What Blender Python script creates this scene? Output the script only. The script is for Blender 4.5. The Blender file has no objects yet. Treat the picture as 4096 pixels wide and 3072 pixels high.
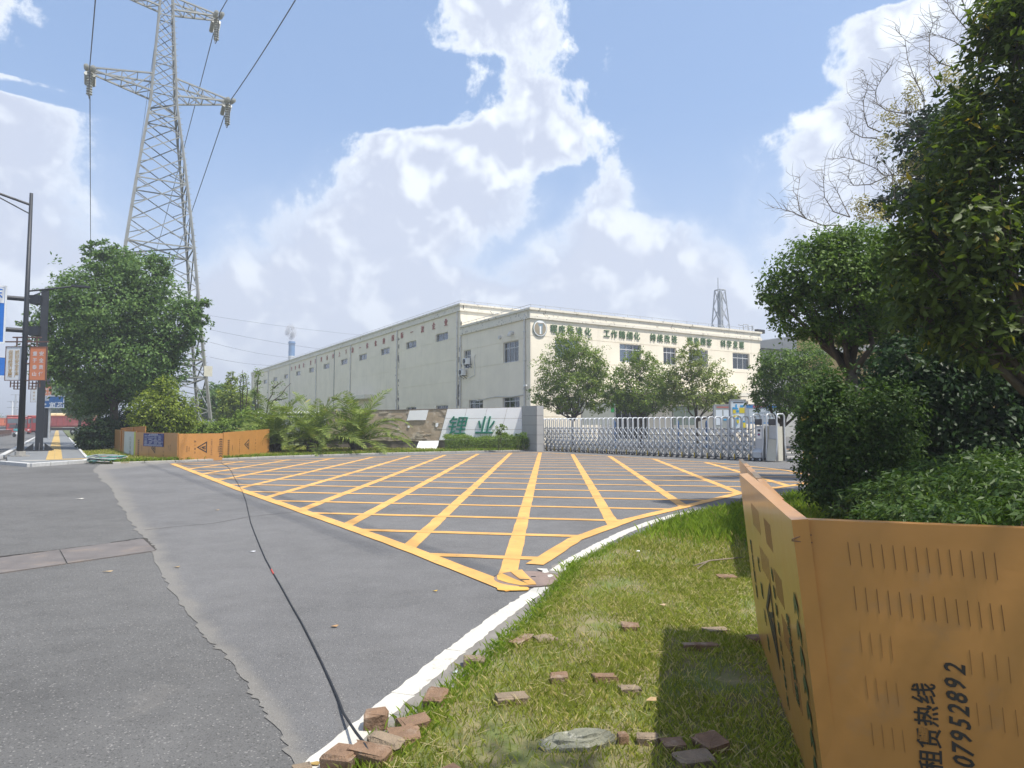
import bpy, math, random
import numpy as np
from mathutils import Vector, Matrix
random.seed(7)
sc = bpy.context.scene
COL = sc.collection
R = math.radians
# ------------------------------------------------------------------ camera
FPX, CAM_H = 2720.0, 1.6                      # focal length in photo pixels, eye height
TH = math.atan(164 / FPX)                     # slight upward tilt
cam = bpy.data.cameras.new('camera')
cam.sensor_width = 36.0
cam.lens = 36.0 * FPX / 4096.0
cam.clip_start, cam.clip_end = 0.05, 6000.0
cam_o = bpy.data.objects.new('camera', cam)
COL.objects.link(cam_o)
cam_o.location = (0, 0, CAM_H)
cam_o.rotation_euler = (R(90) + TH, 0, 0)
sc.camera = cam_o
# ------------------------------------------------------------------ sky, sun, exposure
SUN_AZ, SUN_EL = R(118), R(64)
sun_dir = Vector((math.sin(SUN_AZ) * math.cos(SUN_EL), math.cos(SUN_AZ) * math.cos(SUN_EL), math.sin(SUN_EL)))
sl = bpy.data.lights.new('sun', 'SUN')
sl.energy, sl.angle, sl.color = 3.9, R(0.53), (1.0, 0.95, 0.86)
so = bpy.data.objects.new('sun', sl)
COL.objects.link(so)
so.rotation_euler = (-sun_dir).to_track_quat('-Z', 'Y').to_euler()
sc.view_settings.view_transform = 'Standard'
sc.view_settings.look = 'None'
sc.view_settings.gamma = 1.0
sc.view_settings.use_curve_mapping = False
sc.view_settings.exposure = 0.72
sc.cycles.max_bounces = 6
sc.cycles.diffuse_bounces = 3
sc.cycles.glossy_bounces = 3
sc.cycles.transmission_bounces = 4
sc.cycles.transparent_max_bounces = 8
sc.cycles.caustics_reflective = False
sc.cycles.caustics_refractive = False
sc.cycles.use_denoising = True

class NT:
    """small node-graph writer"""
    def __init__(self, tree):
        self.t = tree; self.n = tree.nodes; self.l = tree.links
    def new(self, typ, **kw):
        nd = self.n.new(typ)
        for k, v in kw.items():
            setattr(nd, k, v)
        return nd
    def put(self, sock, val):
        if hasattr(val, 'is_linked') or hasattr(val, 'links'):
            self.l.new(val, sock)
        else:
            sock.default_value = val
    def math(self, op, a, b=0.0, c=None, clamp=False):
        nd = self.new('ShaderNodeMath', operation=op, use_clamp=clamp)
        self.put(nd.inputs[0], a); self.put(nd.inputs[1], b)
        if c is not None: self.put(nd.inputs[2], c)
        return nd.outputs[0]
    def vmath(self, op, a, b=None):
        nd = self.new('ShaderNodeVectorMath', operation=op)
        self.put(nd.inputs[0], a)
        if b is not None: self.put(nd.inputs[1], b)
        return nd.outputs['Value'] if op in ('LENGTH', 'DOT_PRODUCT', 'DISTANCE') else nd.outputs[0]
    def noise(self, vec, scale, detail=4, rough=0.55, dist=0.0):
        nd = self.new('ShaderNodeTexNoise')
        self.put(nd.inputs['Vector'], vec)
        nd.inputs['Scale'].default_value = scale; nd.inputs['Detail'].default_value = detail
        nd.inputs['Roughness'].default_value = rough; nd.inputs['Distortion'].default_value = dist
        return nd.outputs[0]
    def ramp(self, fac, stops):
        nd = self.new('ShaderNodeValToRGB')
        self.put(nd.inputs[0], fac)
        el = nd.color_ramp.elements
        while len(el) < len(stops): el.new(0.5)
        for e, (p, c) in zip(el, stops):
            e.position = p; e.color = (c[0], c[1], c[2], 1)
        return nd.outputs[0]
    def smooth(self, v, lo, hi, a=0.0, b=1.0):
        nd = self.new('ShaderNodeMapRange', interpolation_type='SMOOTHSTEP')
        self.put(nd.inputs[0], v)
        for i, x in enumerate((lo, hi, a, b)): nd.inputs[i + 1].default_value = x
        return nd.outputs[0]
    def mix(self, fac, a, b):
        nd = self.new('ShaderNodeMix', data_type='RGBA')
        self.put(nd.inputs[0], fac)
        for s, v in ((nd.inputs[6], a), (nd.inputs[7], b)):
            if isinstance(v, (tuple, list)): s.default_value = (v[0], v[1], v[2], 1)
            else: self.l.new(v, s)
        return nd.outputs[2]

world = bpy.data.worlds.new('World')
sc.world = world
world.use_nodes = True
world.cycles.sampling_method = 'MANUAL'
world.cycles.sample_map_resolution = 256
def px_dir(px, py):
    """photo pixel -> azimuth, elevation in degrees"""
    x, y = (px - 2048) / FPX, -(py - 1536) / FPX
    X, Y, Zc = x, math.cos(TH) - y * math.sin(TH), math.sin(TH) + y * math.cos(TH)
    return math.degrees(math.atan2(X, Y)), math.degrees(math.atan2(Zc, math.hypot(X, Y)))
def build_sky():
    w = NT(world.node_tree)
    w.n.clear()
    sky = w.new('ShaderNodeTexSky', sky_type='NISHITA', sun_disc=False)
    sky.sun_elevation, sky.sun_rotation = SUN_EL, SUN_AZ
    sky.air_density, sky.dust_density, sky.ozone_density, sky.altitude = 1.0, 1.5, 1.4, 60
    skyc = w.vmath('SCALE', sky.outputs[0]); skyc.node.inputs['Scale'].default_value = SKY_K
    skyc = w.mix(0.45, skyc, SKY_VEIL)                             # thin high haze
    geo = w.new('ShaderNodeTexCoord')
    sep = w.new('ShaderNodeSeparateXYZ'); w.l.new(geo.outputs['Generated'], sep.inputs[0])
    az = w.math('MULTIPLY', w.math('ARCTAN2', sep.outputs[0], sep.outputs[1]), 180 / math.pi)
    el = w.math('MULTIPLY', w.math('ARCSINE', sep.outputs[2]), 180 / math.pi)
    pos = w.new('ShaderNodeCombineXYZ'); w.l.new(az, pos.inputs[0]); w.l.new(el, pos.inputs[1])
    P = pos.outputs[0]
    t = w.math('MULTIPLY', el, 1 / 40.0, clamp=True)
    def curve(pts):
        """azimuth of a cloud bank's flank as a function of elevation"""
        nd = w.new('ShaderNodeFloatCurve')
        cu = nd.mapping.curves[0]
        q = sorted((px_dir(*p)[1] / 40.0, (px_dir(*p)[0] + 60) / 120.0) for p in pts)
        q = [(0.0, q[0][1])] + q + [(1.0, q[-1][1])]
        cu.points[0].location, cu.points[1].location = q[0], q[-1]
        for a in q[1:-1]: cu.points.new(*a)
        for p in cu.points: p.handle_type = 'VECTOR'
        nd.mapping.use_clip = False
        nd.mapping.update()
        w.l.new(t, nd.inputs[1])
        return w.math('MULTIPLY_ADD', nd.outputs[0], 120.0, -60.0)
    L1 = curve([(1721, 0), (1738, 113), (1760, 180), (1885, 228), (1892, 316), (1936, 430), (1700, 492), (1365, 531), (1320, 633), (1229, 735), (1116, 814), (992, 893), (890, 995), (700, 1060), (300, 1160), (0, 1300)])
    R1 = curve([(2269, 0), (2246, 170), (2262, 300), (2345, 330), (2371, 407), (2465, 509), (2440, 600), (2348, 655), (2235, 690), (2179, 725), (2185, 814), (2145, 893), (2020, 960), (1900, 1060), (2100, 1120), (2600, 1200)])
    L2 = curve([(2427, 600), (2400, 645), (2377, 690), (2320, 780), (2300, 860), (2156, 915), (2090, 1006), (1980, 1060), (1900, 1150)])
    R2 = curve([(2427, 600), (2490, 645), (2518, 689), (2608, 746), (2620, 836), (2812, 881), (3015, 1017), (3150, 1090), (3300, 1200)])
    L3 = curve([(3800, -80), (3470, 50), (3380, 100), (3296, 240), (3240, 333), (3220, 420), (3110, 481), (3060, 611), (3030, 722), (3080, 800), (3080, 900), (2950, 1000)])
    R4 = curve([(60, -60), (130, 60), (100, 180), (-200, 230), (-200, 300), (204, 345), (305, 440), (390, 537), (430, 700), (420, 900), (560, 1000), (800, 1100)])
    b1 = w.math('MINIMUM', w.math('SUBTRACT', az, L1), w.math('SUBTRACT', R1, az))
    b2 = w.math('MINIMUM', w.math('SUBTRACT', az, L2), w.math('SUBTRACT', R2, az))
    b3 = w.math('SUBTRACT', az, L3); b4 = w.math('SUBTRACT', R4, az)
    tot = w.math('SMOOTH_MAX', w.math('SMOOTH_MAX', b1, b2, 1.2), w.math('MAXIMUM', b3, b4), 1.0)
    tot = w.math('MINIMUM', w.math('MULTIPLY', tot, 0.40), 2.6)
    # away from these banks the same broken cumulus goes on round the sky
    far_n = w.noise(P, 0.05, 2)
    far_c = w.math('MULTIPLY_ADD', far_n, 14.0, -7.4)
    away = w.math('MAXIMUM', w.smooth(w.math('ABSOLUTE', az), 40, 52), w.smooth(el, 34, 44))
    tot = w.math('ADD', w.math('MULTIPLY', tot, w.math('SUBTRACT', 1.0, away)), w.math('MULTIPLY', far_c, away))
    n1 = w.noise(P, 0.19, 8, 0.64, 0.25)
    ns = w.noise(P, 0.19, 3.0, 0.55, 0.25)
    n2 = w.noise(w.vmath('ADD', P, (1.0, 1.5, 0)), 0.19, 3.0, 0.55, 0.25)
    D = w.math('MULTIPLY_ADD', w.math('SUBTRACT', n1, 0.5), 5.6, tot)
    low = w.smooth(el, 9, 25)                                   # crisp up high, lost in haze low down
    hard = w.smooth(D, -0.05, 0.75); soft = w.smooth(D, -1.4, 2.6)
    cover = w.math('ADD', w.math('MULTIPLY', hard, low), w.math('MULTIPLY', soft, w.math('SUBTRACT', 1.0, low)))
    lit = w.smooth(w.math('ADD', w.math('SUBTRACT', ns, n2), w.math('MULTIPLY', w.math('SUBTRACT', n1, ns), 0.45)), -0.03, 0.17)
    rim = w.smooth(D, 1.7, 0.15)
    bright = w.math('MAXIMUM', w.math('MULTIPLY', rim, 0.9), lit)
    cc = w.mix(bright, CL_DARK, CL_LIT)
    cloud = w.mix(w.math('MULTIPLY', cover, 0.95), skyc, cc)
    hz = w.smooth(el, 26, -2)
    out = w.mix(w.math('MULTIPLY', hz, 0.80), cloud, HZ_COL)
    bg = w.new('ShaderNodeBackground'); w.l.new(out, bg.inputs[0]); bg.inputs[1].default_value = 1.0
    o = w.new('ShaderNodeOutputWorld'); w.l.new(bg.outputs[0], o.inputs[0])
SKY_K, SKY_VEIL = 0.12, (0.235, 0.355, 0.58)     # sky texture strength
CL_LIT, CL_DARK, HZ_COL = (0.66, 0.70, 0.75), (0.41, 0.45, 0.55), (0.44, 0.485, 0.58)
build_sky()

# ------------------------------------------------------------------ photo pixel -> place helpers
def ray(px, py):
    x, y = (px - 2048) / FPX, -(py - 1536) / FPX
    return Vector((x, math.cos(TH) - y * math.sin(TH), math.sin(TH) + y * math.cos(TH)))
def G(px, py, z=0.0):
    r = ray(px, py); t = (z - CAM_H) / r.z
    return Vector((r.x * t, r.y * t, z))
def AT(px, py, d):
    r = ray(px, py); t = d / r.y
    return Vector((r.x * t, d, CAM_H + r.z * t))
def HIT(px, py, O, n):
    r = ray(px, py); c = Vector((0, 0, CAM_H))
    t = (Vector(O) - c).dot(n) / r.dot(n)
    return c + r * t
Z = Vector((0, 0, 1))
U = Vector((math.sin(R(58.5)), math.cos(R(58.5)), 0))     # along the factory front
V = Vector((-math.sin(R(31.5)), math.cos(R(31.5)), 0))    # along the street and the factory's long side

# ------------------------------------------------------------------ mesh helpers
class MB:
    def __init__(self): self.v = []; self.f = []; self.m = []
    def add(self, vs, fs, m=0):
        b = len(self.v); self.v += [tuple(x) for x in vs]
        for f in fs: self.f.append(tuple(b + i for i in f)); self.m.append(m)
        return self
    def obox(self, o, a, b, c, m=0):
        o, a, b, c = Vector(o), Vector(a), Vector(b), Vector(c)
        if a.cross(b).dot(c) < 0: a, b = b, a
        vs = [o, o + a, o + a + b, o + b, o + c, o + a + c, o + a + b + c, o + b + c]
        return self.add(vs, [(0, 3, 2, 1), (4, 5, 6, 7), (0, 1, 5, 4), (1, 2, 6, 5), (2, 3, 7, 6), (3, 0, 4, 7)], m)
    def box(self, c, s, rz=0, m=0):
        a, b = Vector((math.cos(rz), math.sin(rz), 0)) * s[0], Vector((-math.sin(rz), math.cos(rz), 0)) * s[1]
        cc = Z * s[2]
        return self.obox(Vector(c) - a / 2 - b / 2 - cc / 2, a, b, cc, m)
    def bbox(self, c, s, bv, rz=0, m=0):
        """box with chamfered vertical and top edges"""
        x, y, h = s[0] / 2, s[1] / 2, s[2]
        ring = lambda i: [(-x + i, -y), (x - i, -y), (x, -y + i), (x, y - i), (x - i, y), (-x + i, y), (-x, y - i), (-x, -y + i)]
        r0, r1 = ring(bv), [(a * (1 - bv / x * 0.9), b * (1 - bv / y * 0.9)) for a, b in ring(bv)]
        cs, sn = math.cos(rz), math.sin(rz)
        vs = []
        for rr, zz in ((r0, -h / 2), (r0, h / 2 - bv), (r1, h / 2)):
            vs += [(c[0] + a * cs - b * sn, c[1] + a * sn + b * cs, c[2] + zz) for a, b in rr]
        fs = []
        for k in (0, 8):
            for i in range(8): j = (i + 1) % 8; fs.append((k + i, k + j, k + 8 + j, k + 8 + i))
        fs.append(tuple(range(16, 24))); fs.append(tuple(range(7, -1, -1)))
        return self.add(vs, fs, m)
    def beam(self, p, q, w, h=None, m=0, up=None):
        p, q = Vector(p), Vector(q); d = q - p
        if d.length < 1e-6: return self
        up = Vector(up) if up else (Z if abs(d.normalized().z) < 0.95 else Vector((1, 0, 0)))
        s = d.cross(up).normalized() * w; t = s.cross(d).normalized() * (h or w)
        return self.obox(p - s / 2 - t / 2, s, t, d, m)
    def tube(self, pts, r, n=6, m=0, cap=True):
        pts = [Vector(p) for p in pts]; k = len(pts)
        rs = r if isinstance(r, (list, tuple)) else [r] * k
        vs, fs = [], []; ref = None
        for i, p in enumerate(pts):
            d = (pts[min(i + 1, k - 1)] - pts[max(i - 1, 0)]).normalized()
            if ref is None: ref = d.orthogonal().normalized()
            ref = (ref - d * ref.dot(d))
            ref = ref.normalized() if ref.length > 1e-5 else d.orthogonal().normalized()
            b = d.cross(ref)
            for j in range(n):
                a = 2 * math.pi * j / n
                vs.append(p + (ref * math.cos(a) + b * math.sin(a)) * rs[i])
        for i in range(k - 1):
            for j in range(n):
                j2 = (j + 1) % n
                fs.append((i * n + j, i * n + j2, (i + 1) * n + j2, (i + 1) * n + j))
        if cap:
            fs.append(tuple(range(n - 1, -1, -1))); fs.append(tuple((k - 1) * n + j for j in range(n)))
        return self.add(vs, fs, m)
    def prism(self, poly, z0, z1, m=0):
        n = len(poly)
        if sum(poly[i][0] * poly[(i + 1) % n][1] - poly[(i + 1) % n][0] * poly[i][1] for i in range(n)) < 0: poly = poly[::-1]
        vs = [(p[0], p[1], z0) for p in poly] + [(p[0], p[1], z1) for p in poly]
        fs = [tuple(range(n - 1, -1, -1)), tuple(range(n, 2 * n))] + [(i, (i + 1) % n, n + (i + 1) % n, n + i) for i in range(n)]
        return self.add(vs, fs, m)
    def sheet(self, poly, z, m=0):
        n = len(poly)
        if sum(poly[i][0] * poly[(i + 1) % n][1] - poly[(i + 1) % n][0] * poly[i][1] for i in range(n)) < 0: poly = poly[::-1]
        return self.add([(p[0], p[1], z) for p in poly], [tuple(range(n))], m)
    def extr(self, poly3, d, m=0):
        """planar polygon (list of 3-d points) pushed by vector d"""
        n = len(poly3); p = [Vector(x) for x in poly3]; d = Vector(d)
        nn = Vector((0, 0, 0))
        for i in range(n): nn += p[i].cross(p[(i + 1) % n])
        if nn.dot(d) < 0: p = p[::-1]
        fs = [tuple(range(n - 1, -1, -1)), tuple(range(n, 2 * n))] + [(i, (i + 1) % n, n + (i + 1) % n, n + i) for i in range(n)]
        return self.add(p + [x + d for x in p], fs, m)
    def mesh(self, name, smooth=False):
        me = bpy.data.meshes.new(name)
        me.from_pydata(self.v, [], self.f)
        if any(self.m): me.polygons.foreach_set('material_index', self.m)
        if smooth: me.polygons.foreach_set('use_smooth', [True] * len(self.f))
        me.update()
        return me
def np_mesh(name, verts, faces, smooth=False):
    """verts (n,3), faces (m,k) numpy arrays"""
    me = bpy.data.meshes.new(name)
    m, k = faces.shape
    me.vertices.add(len(verts)); me.vertices.foreach_set('co', np.ascontiguousarray(verts, dtype=np.float32).ravel())
    me.loops.add(m * k); me.loops.foreach_set('vertex_index', np.ascontiguousarray(faces, dtype=np.int32).ravel())
    me.polygons.add(m); me.polygons.foreach_set('loop_start', np.arange(0, m * k, k, dtype=np.int32))
    try: me.polygons.foreach_set('loop_total', np.full(m, k, dtype=np.int32))
    except Exception: pass
    if smooth: me.polygons.foreach_set('use_smooth', np.ones(m, dtype=bool))
    me.update(calc_edges=True)
    return me
def tag(o, label=None, cat=None, group=None, kind=None):
    if label: o['label'] = label
    if cat: o['category'] = cat
    if group: o['group'] = group
    if kind: o['kind'] = kind
    return o
def thing(name, label, cat, loc=(0, 0, 0), group=None, kind=None):
    o = bpy.data.objects.new(name, None); COL.objects.link(o)
    o.location = loc; o.empty_display_size = 0.2
    return tag(o, label, cat, group, kind)
def obj(name, geo, mats, parent=None, smooth=False, local=False, **kw):
    me = geo.mesh(name, smooth) if isinstance(geo, MB) else geo
    if not isinstance(mats, (list, tuple)): mats = [mats]
    if len(me.materials) == 0:
        for m in mats: me.materials.append(m)
    o = bpy.data.objects.new(name, me); COL.objects.link(o)
    if parent is not None:
        o.parent = parent
        if not local and parent.type == 'EMPTY':
            o.matrix_parent_inverse = Matrix.Translation(-Vector(parent.location))
    return tag(o, **kw)
def dup(root, loc=None, rotz=None, scale=None, parent=None, **kw):
    c = root.copy(); COL.objects.link(c)
    if parent is not None: c.parent = parent
    if loc is not None: c.location = loc
    if rotz is not None: c.rotation_euler = (0, 0, rotz)
    if scale is not None: c.scale = (scale,) * 3 if not isinstance(scale, (tuple, list)) else scale
    for ch in list(root.children): dup(ch, parent=c)
    return tag(c, **kw)
_tc = {}
def glyphs(s, size=1.0, depth=0.02, bold=0.0, shear=0.0, align='CENTER', space=1.0):
    """text as mesh in the xy plane, centred, facing +z"""
    key = (s, size, depth, bold, shear, align, space)
    if key in _tc: return _tc[key]
    c = bpy.data.curves.new('t', 'FONT')
    c.body = s; c.size = size; c.extrude = depth / 2; c.offset = bold * size; c.shear = shear
    c.align_x = align; c.align_y = 'CENTER'; c.space_character = space; c.resolution_u = 2
    o = bpy.data.objects.new('t', c); COL.objects.link(o)
    dg = bpy.context.evaluated_depsgraph_get(); dg.update()
    me = bpy.data.meshes.new_from_object(o.evaluated_get(dg))
    bpy.data.objects.remove(o); bpy.data.curves.remove(c)
    v = np.array([x.co[:] for x in me.vertices])
    ctr = (v.min(0) + v.max(0)) / 2
    if align == 'CENTER':
        for x in me.vertices: x.co.x -= ctr[0]; x.co.y -= ctr[1]
    me.materials.clear()
    _tc[key] = me
    return me
def lettering(name, s, mat, pos, right, up, parent, size=1.0, depth=0.02, bold=0.012, sx=1.0, shear=0.0, space=1.0, **kw):
    """flat or raised characters: pos = centre, right/up = directions on the surface"""
    me0 = glyphs(s, size, depth, bold, shear, space=space)
    me = me0.copy(); me.name = name
    if len(me.materials) == 0: me.materials.append(mat)
    r, u = Vector(right).normalized(), Vector(up).normalized(); n = r.cross(u)
    M = Matrix((( r.x * sx, u.x, n.x, pos[0]), (r.y * sx, u.y, n.y, pos[1]), (r.z * sx, u.z, n.z, pos[2]), (0, 0, 0, 1)))
    me.transform(M)
    return obj(name, me, mat, parent, **kw)
# ------------------------------------------------------------------ materials
_mats = {}
def mat(name, col, rough=0.7, var=0.12, scale=3.0, detail=5, bump=0.0, bscale=None, metal=0.0, spec=0.4, stain=None, coat=0.0, hue=None, emit=None):
    """procedural surface: base colour broken up by noise, fine relief, optional stains (colour, scale, low, high)"""
    if name in _mats: return _mats[name]
    m = bpy.data.materials.new(name); m.use_nodes = True
    g = NT(m.node_tree); g.n.clear()
    p = g.new('ShaderNodeNewGeometry').outputs['Position']
    n1 = g.noise(p, scale, detail, 0.6)
    a = tuple(c * (1 - var) for c in col); b = tuple(min(1, c * (1 + var)) for c in col)
    if hue: b = hue
    c = g.ramp(n1, [(0.30, a), (0.70, b)])
    if stain:
        sc_, s_s, lo, hi = stain
        c = g.mix(g.smooth(g.noise(p, s_s, 6, 0.65), lo, hi), c, sc_)
    bs = g.new('ShaderNodeBsdfPrincipled')
    g.l.new(c, bs.inputs['Base Color'])
    g.put(bs.inputs['Roughness'], g.math('MULTIPLY_ADD', n1, 0.2, rough - 0.1))
    bs.inputs['Metallic'].default_value = metal
    bs.inputs['Specular IOR Level'].default_value = spec
    bs.inputs['Coat Weight'].default_value = coat
    bs.inputs['Coat Roughness'].default_value = 0.12
    if bump:
        bp = g.new('ShaderNodeBump'); bp.inputs['Strength'].default_value = bump; bp.inputs['Distance'].default_value = 0.02
        g.l.new(g.noise(p, bscale or scale * 8, 4, 0.6), bp.inputs['Height']); g.l.new(bp.outputs[0], bs.inputs['Normal'])
    o = g.new('ShaderNodeOutputMaterial'); g.l.new(bs.outputs[0], o.inputs[0])
    _mats[name] = m
    return m
def leaf_mat(name, dark, light, trans=0.35, yellow=None, rough=0.5, gloss=0.3, yfrac=0.93):
    m = bpy.data.materials.new(name); m.use_nodes = True
    g = NT(m.node_tree); g.n.clear()
    geo = g.new('ShaderNodeNewGeometry')
    rnd = geo.outputs['Random Per Island']
    n1 = g.noise(geo.outputs['Position'], 0.9, 3)
    f = g.math('MULTIPLY_ADD', rnd, 0.6, g.math('MULTIPLY', n1, 0.5))
    c = g.ramp(f, [(0.2, dark), (0.85, light)])
    if yellow: c = g.mix(g.smooth(rnd, yfrac, yfrac + 0.02), c, yellow)
    bs = g.new('ShaderNodeBsdfPrincipled'); g.l.new(c, bs.inputs['Base Color'])
    bs.inputs['Roughness'].default_value = rough; bs.inputs['Specular IOR Level'].default_value = gloss
    tr = g.new('ShaderNodeBsdfTranslucent')
    tc = g.mix(0.5, c, g.vmath('MULTIPLY', c, (1.5, 1.6, 0.5)))
    g.l.new(tc, tr.inputs[0])
    mx = g.new('ShaderNodeMixShader'); mx.inputs[0].default_value = trans
    g.l.new(bs.outputs[0], mx.inputs[1]); g.l.new(tr.outputs[0], mx.inputs[2])
    o = g.new('ShaderNodeOutputMaterial'); g.l.new(mx.outputs[0], o.inputs[0])
    return m
def glass_mat():
    m = bpy.data.materials.new('window_glass'); m.use_nodes = True
    g = NT(m.node_tree); g.n.clear()
    fr = g.new('ShaderNodeFresnel'); fr.inputs[0].default_value = 1.5
    gl = g.new('ShaderNodeBsdfGlossy'); gl.inputs['Roughness'].default_value = 0.03; gl.inputs[0].default_value = (0.9, 0.95, 1, 1)
    tr = g.new('ShaderNodeBsdfTransparent'); tr.inputs[0].default_value = (0.62, 0.68, 0.72, 1)
    mx = g.new('ShaderNodeMixShader')
    g.put(mx.inputs[0], g.math('MULTIPLY_ADD', fr.outputs[0], 1.3, 0.08, clamp=True))
    g.l.new(tr.outputs[0], mx.inputs[1]); g.l.new(gl.outputs[0], mx.inputs[2])
    o = g.new('ShaderNodeOutputMaterial'); g.l.new(mx.outputs[0], o.inputs[0])
    return m
# ================================================================== the setting: ground, roads, markings
def asphalt(name, base, coarse, dark=0.55, speck=0.10, seam=None):
    m = bpy.data.materials.new(name); m.use_nodes = True
    g = NT(m.node_tree); g.n.clear()
    p = g.new('ShaderNodeNewGeometry').outputs['Position']
    big = g.noise(p, 0.35, 6, 0.6); med = g.noise(p, 3.0, 4, 0.6); fine = g.noise(p, coarse, 3, 0.7)
    vo = g.new('ShaderNodeTexVoronoi'); vo.inputs['Scale'].default_value = coarse * 1.1; g.l.new(p, vo.inputs['Vector'])
    f = g.math('ADD', g.math('MULTIPLY', big, 0.40), g.math('ADD', g.math('MULTIPLY', med, 0.2), g.math('MULTIPLY', fine, 0.40)))
    c = g.ramp(f, [(0.33, tuple(x * dark for x in base)), (0.5, base), (0.68, tuple(x * 1.35 for x in base))])
    sep = g.new('ShaderNodeSeparateColor'); g.l.new(vo.outputs['Color'], sep.inputs[0])
    c = g.mix(g.math('MULTIPLY', g.smooth(sep.outputs[0], 0.955, 0.975), speck * 5, clamp=True), c, (0.42, 0.40, 0.38))
    c = g.mix(g.math('MULTIPLY', g.smooth(sep.outputs[1], 0.88, 0.92), 0.55), c, tuple(x * 0.35 for x in base))
    # dusty, sandy patches and the odd darker oil stain
    c = g.mix(g.smooth(g.noise(p, 0.8, 5, 0.6, 0.6), 0.60, 0.85, 0, 0.5), c, (0.27, 0.25, 0.225))
    c = g.mix(g.smooth(g.noise(p, 0.33, 5, 0.65, 0.5), 0.58, 0.78, 0, 0.42), c, tuple(x * 0.5 for x in base))
    if seam:      # pale grit swept against the ragged seam: (y, x) points of the seam
        sp = g.new('ShaderNodeSeparateXYZ'); g.l.new(p, sp.inputs[0])
        fc = g.new('ShaderNodeFloatCurve'); cu = fc.mapping.curves[0]
        q = sorted((y / 30.0, (x + 20) / 25.0) for x, y in seam)
        cu.points[0].location, cu.points[1].location = (0, q[0][1]), (1, q[-1][1])
        for u_ in q: cu.points.new(*u_)
        for u_ in cu.points: u_.handle_type = 'VECTOR'
        fc.mapping.use_clip = False; fc.mapping.update()
        g.put(fc.inputs[1], g.math('MULTIPLY', sp.outputs[1], 1 / 30.0))
        dx = g.math('SUBTRACT', sp.outputs[0], g.math('MULTIPLY_ADD', fc.outputs[0], 25.0, -20.0))
        dx = g.math('DIVIDE', dx, g.math('MULTIPLY_ADD', sp.outputs[1], 0.028, 0.05))
        dx = g.math('ADD', dx, g.math('MULTIPLY', g.math('SUBTRACT', g.noise(p, 2.5, 5, .65), .5), 1.6))
        c = g.mix(g.smooth(dx, 1.0, 0.15, 0, 0.5), c, (0.245, 0.228, 0.198))
    bs = g.new('ShaderNodeBsdfPrincipled'); g.l.new(c, bs.inputs['Base Color'])
    bs.inputs['Roughness'].default_value = 0.82; bs.inputs['Specular IOR Level'].default_value = 0.35
    bp = g.new('ShaderNodeBump'); bp.inputs['Strength'].default_value = 0.75; bp.inputs['Distance'].default_value = 0.008
    g.l.new(g.math('ADD', fine, g.math('MULTIPLY', vo.outputs['Distance'], 0.7)), bp.inputs['Height']); g.l.new(bp.outputs[0], bs.inputs['Normal'])
    o = g.new('ShaderNodeOutputMaterial'); g.l.new(bs.outputs[0], o.inputs[0])
    return m
M_ROAD = asphalt('old_coarse_asphalt', (0.122, 0.120, 0.117), 110, 0.5, 0.08)
SEAM_PX = [(372, 1880), (450, 1962), (505, 2062), (570, 2150), (640, 2290), (720, 2420), (840, 2575), (950, 2700), (1065, 2860), (1180, 3072)]
M_PATCH = asphalt('newer_fine_asphalt', (0.148, 0.146, 0.146), 150, 0.58, 0.09, [(G(*q).x, G(*q).y) for q in SEAM_PX])
M_EARTH = mat('earth', (0.13, 0.105, 0.06), 0.95, 0.25, 1.5, bump=0.5, stain=((0.07, 0.10, 0.025), 2.2, 0.42, 0.6))
M_SOIL = mat('lawn_soil', (0.19, 0.165, 0.085), 0.95, 0.3, 5, bump=0.6, stain=((0.12, 0.15, 0.04), 3.0, 0.40, 0.62))
M_VERGE = mat('verge_soil', (0.105, 0.125, 0.04), 0.95, 0.3, 3, bump=0.6, stain=((0.20, 0.16, 0.09), 1.3, 0.55, 0.72))
M_YEL = mat('yellow_road_paint', (0.61, 0.335, 0.10), 0.75, 0.20, 1.4, bump=0.35, bscale=60, stain=((0.30, 0.215, 0.12), 6.5, 0.56, 0.74))
M_YEL2 = mat('fresh_yellow_paint', (0.66, 0.37, 0.08), 0.6, 0.06, 3, bump=0.2, bscale=40)
M_WHT = mat('white_road_paint', (0.54, 0.515, 0.46), 0.75, 0.10, 4, bump=0.5, bscale=50, stain=((0.36, 0.33, 0.28), 9, 0.57, 0.72))
M_CONC = mat('weathered_concrete', (0.36, 0.345, 0.315), 0.9, 0.18, 2.5, bump=0.3, bscale=30, stain=((0.20, 0.18, 0.15), 3, 0.55, 0.75))
M_KERB = mat('kerb_granite', (0.46, 0.46, 0.45), 0.85, 0.12, 8, bump=0.2, bscale=60)
M_PAVE = mat('pavement_slabs', (0.17, 0.178, 0.185), 0.85, 0.14, 3, bump=0.2, bscale=40)
M_TACT = mat('yellow_tactile_tile', (0.46, 0.32, 0.12), 0.85, 0.14, 2.0, bump=0.2, bscale=30)
M_RUST = mat('rusty_steel_plate', (0.138, 0.124, 0.118), 0.75, 0.2, 2.5, bump=0.3, bscale=30, stain=((0.21, 0.17, 0.14), 1.8, 0.5, 0.75))
M_BLK = mat('black_rubber', (0.02, 0.021, 0.024), 0.55, 0.2, 20)
M_DUST = mat('dry_sand_on_road', (0.30, 0.26, 0.21), 0.95, 0.2, 6)

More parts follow.
